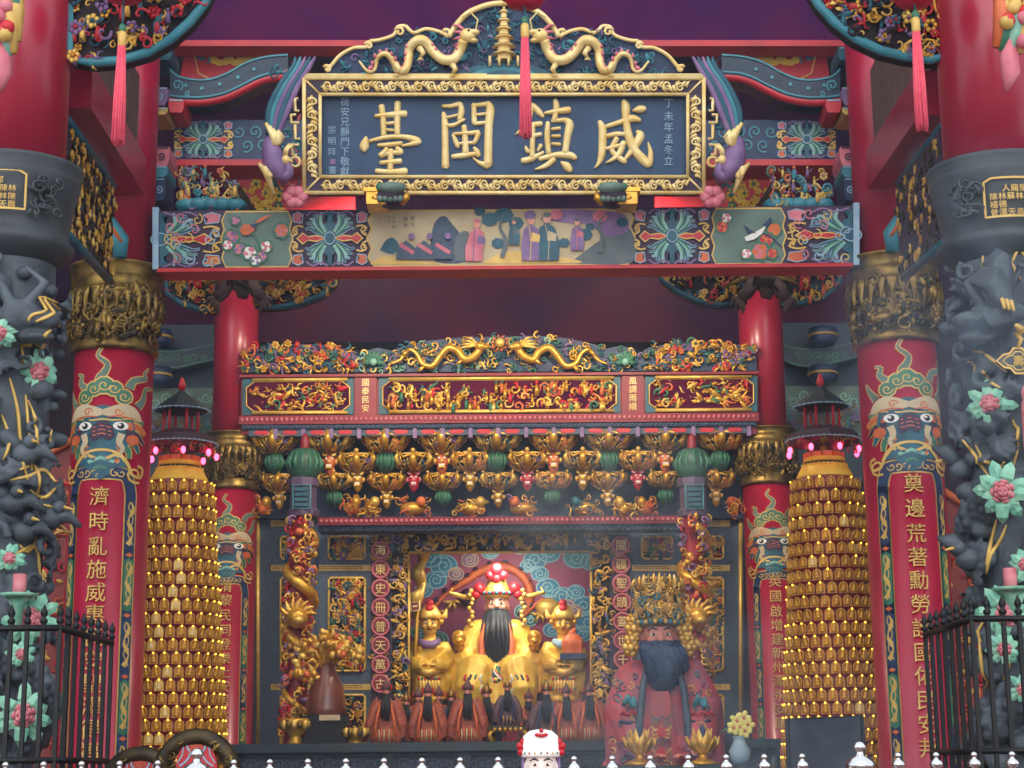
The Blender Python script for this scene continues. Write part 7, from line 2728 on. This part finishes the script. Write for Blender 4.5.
# ------------------------------------------------ carved chairs before the left tower
def carved_chair(px, top, Y, label):
    c = P(px, top, Y)
    root = thing('carved_chair', label, 'chair', (c.x, Y, .6), 'carved chairs with red backs')
    m = mpp(Y)
    f = lambda x, y, h=0.0: P(px + x, top + y, Y) - V((0, h, 0))
    mb = MB()
    arch = [(36 * cos(pi - a * pi / 14), 40 - 38 * sin(a * pi / 14)) for a in range(15)]
    arch = [(-37, 90)] + arch + [(37, 90)]
    mb.tube([f(x, y) for x, y in arch], .045, 0, 8)
    carve(mb, -38, 2, 38, 60, 90, 5, f, m, random.Random(5), [0, 0, 1], .06, lambda x, y: hypot(x, (y - 38) * 1.05) < 37 and hypot(x / 25, (y - 36) / 37) > 1, 'ccl')
    part(mb, 'carved_rim', [BRONZED, BRONZE], root)
    mb = MB()
    pad = [(21 * cos(-a * pi / 12), 36 + 33 * sin(-a * pi / 12)) for a in range(13)] + [(-21, 92), (21, 92)]
    mb.prism(pad, f, -.03, .02, 0)
    for sg in (-1, 1):
        mb.ribbon(smooth_path([(sg * 8, 4), (sg * 9, 12), (sg * 6, 18), (sg * 10, 26), (sg * 17, 31)], 4), 1.8, f, .024, 1)
        mb.ribbon(smooth_path([(sg * 13, 12), (sg * 14, 20), (sg * 19, 28)], 4), 1.2, f, .024, 1)
    for k in range(6):
        mb.ribbon(spiral(-4 + (k % 3) * 4, 12 + 7 * (k // 3), 3.4, k, 1.1), .8, f, .026, 2)
    part(mb, 'red_back', [REDB, SKYL, ORANGE], root)
    mb = MB()
    w = 37 * m
    mb.box((c.x, Y - .25, 1.06), (2 * w, .55, .07), 0)
    part(mb, 'seat', [BRONZED], root)
    for a in (-1, 1):
        for b in (-.48, 0.0):
            mb = MB()
            top_z = 1.04 if b < -.1 else c.z - .5
            mb.tube([V((c.x + a * w * .93, Y + b, .6)), V((c.x + a * w * .93, Y + b, .8)), V((c.x + a * w * .93, Y + b, top_z))], [.03, .035, .03], 0, 7)
            part(mb, 'leg', [BRONZED], root)


carved_chair(197, 735, 9.2, 'dark carved chair with a red embroidered back, in front of the fully lit lamp tower')
carved_chair(141, 752, 10.1, 'carved chair whose top just shows between the iron fence and the other chair')

# ------------------------------------------------ dark board before the right tower
YBd = 11.5
f = pm(YBd)
bd_ = thing('smoke_board', 'dark blue grey board standing before a lamp tower', 'board', V((P(826, 745, YBd).x, YBd, .6)))
mb = MB()
a, b, c, d = f(789, 800), f(787, 719), f(862, 716), f(866, 800)
a.z = d.z = .62
e = V((0, .1, 0))
mb.slab([a, b, c, d, a + e, b + e, c + e, d + e], 0)
part(mb, 'board_panel', [SMOKED], bd_)
mb = MB()
mb.tube([a, b, c, d], .014, 0, 6)
part(mb, 'metal_edge', [IRON], bd_)
for q in (a, d):
    mb = MB()
    mb.box((q.x, YBd + .05, .62), (.1, .5, .04), 0)
    part(mb, 'foot', [IRON], bd_)

# ------------------------------------------------ things on the altar table, left end
YP = 16.6
S = lambda x, y, h=0.0: P(x, y, YP) - V((0, h, 0))
mp = mpp(YP)
x0 = S(326, 741).x
st = thing('black_stand', 'black box stand under the brown vase', 'stand', (x0, YP, zt))
zs1 = S(326, 716).z
mb = MB()
mb.box((x0, YP, (zt + zs1) / 2 - .02), (.34, .3, zs1 - zt - .05), 0)
mb.box((x0, YP, zs1 - .03), (.4, .34, .06), 0)
mb.box((x0, YP, zt + .03), (.4, .34, .05), 0)
part(mb, 'stand_box', [IRON], st)
mb = MB()
mb.box((x0 + .05, YP - .18, zs1 - .02), (.19, .03, .05), 0)
part(mb, 'white_card', [CREAM], st)
vs = thing('brown_vase', 'brown glazed vase on the black stand on the altar table', 'vase', (x0, YP, zs1))
mb = MB()
H = S(326, 664).z - zs1
mb.lathe([(.17, 0), (.19, .02), (.185, H * .15), (.165, H * .5), (.12, H * .75), (.085, H * .88), (.09, H), (.07, H), (.065, H * .8)], (x0, YP, zs1), 28, 0)
part(mb, 'vase_body', [CLAY], vs)
fl = thing('gilt_flower_spray', 'gilt dragon flower spray rising from the brown vase', 'ornament', (x0, YP, zs1 + H * .82))
mb = MB()
rng = random.Random(44)
tops = [(300, 668), (306, 652), (316, 645), (330, 640), (345, 645), (356, 654), (322, 655), (312, 676), (338, 652)]
for tx, ty in tops:
    q = S(tx, ty, rng.uniform(0, .15))
    b0 = V((x0, YP, zs1 + H * .82))
    mb.tube([b0, b0.lerp(q, .5) + V((0, -.05, .1)), q], [.02, .022, .012], 0, 6)
    for k in range(7):
        mb.ball(q + V((rng.uniform(-.07, .07), rng.uniform(-.05, .03), rng.uniform(-.06, .06))), (.045, .03, .03), rng.choice((0, 0, 1, 2)), 6, 5, Matrix.Rotation(rng.uniform(0, 3), 3, 'Y'))
    for k in range(4):
        g = rng.uniform(0, 6)
        mb.tube([q, q + V((.07 * cos(g), -.03, .07 * sin(g))), q + V((.12 * cos(g + .4), 0, .12 * sin(g + .4)))], [.02, .02, .004], k % 2, 5)
part(mb, 'spray', [GOLD, GOLDL, ORANGE], fl)
for px, py0, py1, w, lab in ((297, 719, 735, 15, 'gilt bowl beside the black stand, in front of the gilt dragon pillar'), (357, 729, 740.5, 13, 'gilt bowl between the black stand and the row of statuettes')):
    x = S(px, 741).x
    r = w * mp
    z1, z2 = S(px, py1).z, S(px, py0).z
    bw = thing('gilt_bowl', lab, 'bowl', (x, YP - .1, zt), 'gilt bowls on the altar table')
    mb = MB()
    mb.lathe([(r * .5, 0), (r * .55, .01), (r * .35, (z1 - zt) * .6), (r * .4, z1 - zt), (r * .9, (z1 + z2) / 2 - zt), (r, z2 - zt - .01), (r * .95, z2 - zt), (r * .8, z2 - zt - .02), (r * .3, z1 - zt + .03)], (x, YP - .1, zt), 24, 0)
    part(mb, 'bowl_body', [GOLD], bw)
    mb = MB()
    for k in range(16):
        g = 2 * pi * k / 16
        mb.ball(V((x + r * .93 * sin(g), YP - .1 - r * .93 * cos(g), (z1 + z2) / 2 + .02)), (.03, .03, .045), k % 2, 6, 5)
    part(mb, 'lobes', [GOLDL, BRONZE], bw)

# ------------------------------------------------ offering table before the red robed deity
YO = 14.0
zo = P(670, 765, YO).z
xa, xb = P(596, 768, YO).x, P(765, 768, YO).x
ot = thing('offering_table', 'low dark offering table before the red robed deity', 'table', ((xa + xb) / 2, YO, .6))
mb = MB()
mb.box(((xa + xb) / 2, YO, zo - .03), (xb - xa, .6, .06), 0)
part(mb, 'table_top', [TABLE], ot)
for x in (xa + .06, xb - .06):
    for y in (YO - .25, YO + .25):
        mb = MB()
        mb.tube([V((x, y, .6)), V((x, y, .8)), V((x, y, zo - .06))], [.035, .04, .04], 0, 8)
        part(mb, 'leg', [TABLE], ot)
for px, side in ((640, 'left'), (703, 'right')):
    x = P(px, 760, YO).x
    m = mpp(YO)
    lt = thing('lotus_lamp', 'gilt lotus lamp on the offering table, %s' % ('on the side away from the flower vase' if side == 'left' else 'the one nearer the flower vase'), 'lamp', (x, YO, zo), 'gilt lotus lamps')
    mb = MB()
    mb.lathe([(.12, 0), (.125, .015), (.08, .03), (.035, .05), (.03, .09), (.05, .1)], (x, YO, zo), 20, 0)
    part(mb, 'lamp_foot', [GOLD], lt)
    for ring, (n, r0, r1, h) in enumerate(((9, .05, .14, .13), (7, .035, .08, .19))):
        for k in range(n):
            g = 2 * pi * (k + .5 * ring) / n
            d = V((sin(g), -cos(g), 0))
            t = V((cos(g), sin(g), 0))
            b0 = V((x, YO, zo + .09))
            q = [b0 + d * r0 - t * .02, b0 + d * r0 + t * .02, b0 + d * (r1 * .9) + t * .035 + V((0, 0, h * .5)), b0 + d * r1 + V((0, 0, h)), b0 + d * (r1 * .9) - t * .035 + V((0, 0, h * .5))]
            mb = MB()
            inn = [p - d * .008 for p in q]
            mb.add(q + inn, [(0, 1, 2, 3, 4), (9, 8, 7, 6, 5), (0, 5, 6, 1), (1, 6, 7, 2), (2, 7, 8, 3), (3, 8, 9, 4), (4, 9, 5, 0)], 0)
            part(mb, 'petal', [GOLDL], lt)
    mb = MB()
    mb.lathe([(.03, .09), (.045, .14), (.04, .24), (.012, .30)], (x, YO, zo), 14, 0)
    part(mb, 'dark_bud', [BEARDB], lt)
x = P(740, 760, YO).x
ov = thing('orchid_vase', 'small blue grey vase of pale yellow flowers on the offering table', 'vase', (x, YO, zo))
mb = MB()
mb.lathe([(.05, 0), (.07, .03), (.085, .1), (.05, .17), (.045, .2), (.06, .215), (.035, .2)], (x, YO, zo), 20, 0)
part(mb, 'vase_body', [SKYL], ov)
for k in range(6):
    g = k * 1.05
    mb = MB()
    b0 = V((x, YO, zo + .19))
    mb.tube([b0, b0 + V((.07 * cos(g), -.03 * sin(g), .09)), b0 + V((.15 * cos(g), -.05 * sin(g), .06))], [.012, .022, .003], 0, 6)
    part(mb, 'leaf', [GREEN], ov)
for px, py in ((736, 721), (743, 718), (747, 725), (739, 727), (733, 728), (744, 731)):
    mb = MB()
    q = P(px, py, YO) - V((0, .04, 0))
    mb.tube([V((x, YO, zo + .19)), (V((x, YO, zo + .19)) + q) / 2, q], .006, 1, 5)
    for k in range(5):
        g = k * 1.257
        mb.ball(q + V((.032 * cos(g), -.01, .032 * sin(g))), (.03, .012, .022), 0, 7, 5, Matrix.Rotation(-g, 3, 'Y'))
    mb.ball(q - V((0, .02, 0)), .013, 2, 6, 5)
    part(mb, 'flower', [mat('pale_yellow_petal', 'e8e07a', 0.6), GREEN, ORANGE], ov)


# ================================================================== incense haze and smoke
hz = bpy.data.materials.new('incense_haze')
hz.use_nodes = True
nt = hz.node_tree
nt.nodes.clear()
out = nt.nodes.new('ShaderNodeOutputMaterial')
vs_ = nt.nodes.new('ShaderNodeVolumeScatter')
vs_.inputs['Color'].default_value = (.64, .76, 1.0, 1)
vs_.inputs['Anisotropy'].default_value = 0.2
vs_.inputs['Density'].default_value = 0.0075
nt.links.new(vs_.outputs['Volume'], out.inputs['Volume'])
mb = MB()
mb.box((0, 14.3, 5.2), (14.4, 15.2, 9.0), 0)
o = single(mb, 'incense_haze', [hz], 'thin blue incense haze filling the hall', 'haze', (0, 14.3, .7), kind='stuff')

sk = bpy.data.materials.new('incense_smoke')
sk.use_nodes = True
nt = sk.node_tree
nt.nodes.clear()
out = nt.nodes.new('ShaderNodeOutputMaterial')
vs_ = nt.nodes.new('ShaderNodeVolumeScatter')
vs_.inputs['Color'].default_value = (.55, .74, 1.0, 1)
tc = nt.nodes.new('ShaderNodeTexCoord')
nz = nt.nodes.new('ShaderNodeTexNoise')
nz.inputs['Scale'].default_value = 1.7
nz.inputs['Detail'].default_value = 3
nz.inputs['Distortion'].default_value = 1.2
mr = nt.nodes.new('ShaderNodeMapRange')
mr.inputs['From Min'].default_value, mr.inputs['From Max'].default_value = .42, .72
mr.inputs['To Min'].default_value, mr.inputs['To Max'].default_value = 0.0, 0.85
# fade to nothing at the border of each drifting bank
gr = nt.nodes.new('ShaderNodeTexGradient')
gr.gradient_type = 'SPHERICAL'
mp_ = nt.nodes.new('ShaderNodeMapping')
mp_.inputs['Location'].default_value = (-1, -1, -1)
mp_.inputs['Scale'].default_value = (2, 2, 2)
mul = nt.nodes.new('ShaderNodeMath')
mul.operation = 'MULTIPLY'
nt.links.new(tc.outputs['Generated'], mp_.inputs['Vector'])
nt.links.new(mp_.outputs['Vector'], gr.inputs['Vector'])
nt.links.new(tc.outputs['Object'], nz.inputs['Vector'])
nt.links.new(nz.outputs['Fac'], mr.inputs['Value'])
nt.links.new(mr.outputs['Result'], mul.inputs[0])
nt.links.new(gr.outputs['Fac'], mul.inputs[1])
nt.links.new(mul.outputs['Value'], vs_.inputs['Density'])
nt.links.new(vs_.outputs['Volume'], out.inputs['Volume'])
for px, py, Y, rx, ry, rz, lab in ((640, 690, 13.4, 1.5, .8, 1.5, 'blue incense smoke drifting before the red robed deity'), (590, 500, 15.6, 1.5, .7, .9, 'blue incense smoke rising before the bracket bowls'),
                                   (830, 745, 10.6, 1.0, .5, .8, 'smoke drifting before the dark board'),
                                   (960, 300, 8.4, .8, .5, 1.2, 'smoke drifting before the stone column with the carved wing')):
    mb = MB()
    c = P(px, py, Y)
    mb.ball(c, (rx, ry, rz), 0, 20, 12)
    single(mb, 'incense_smoke', [sk], lab, 'smoke', c, 'drifting banks of incense smoke', 'stuff')
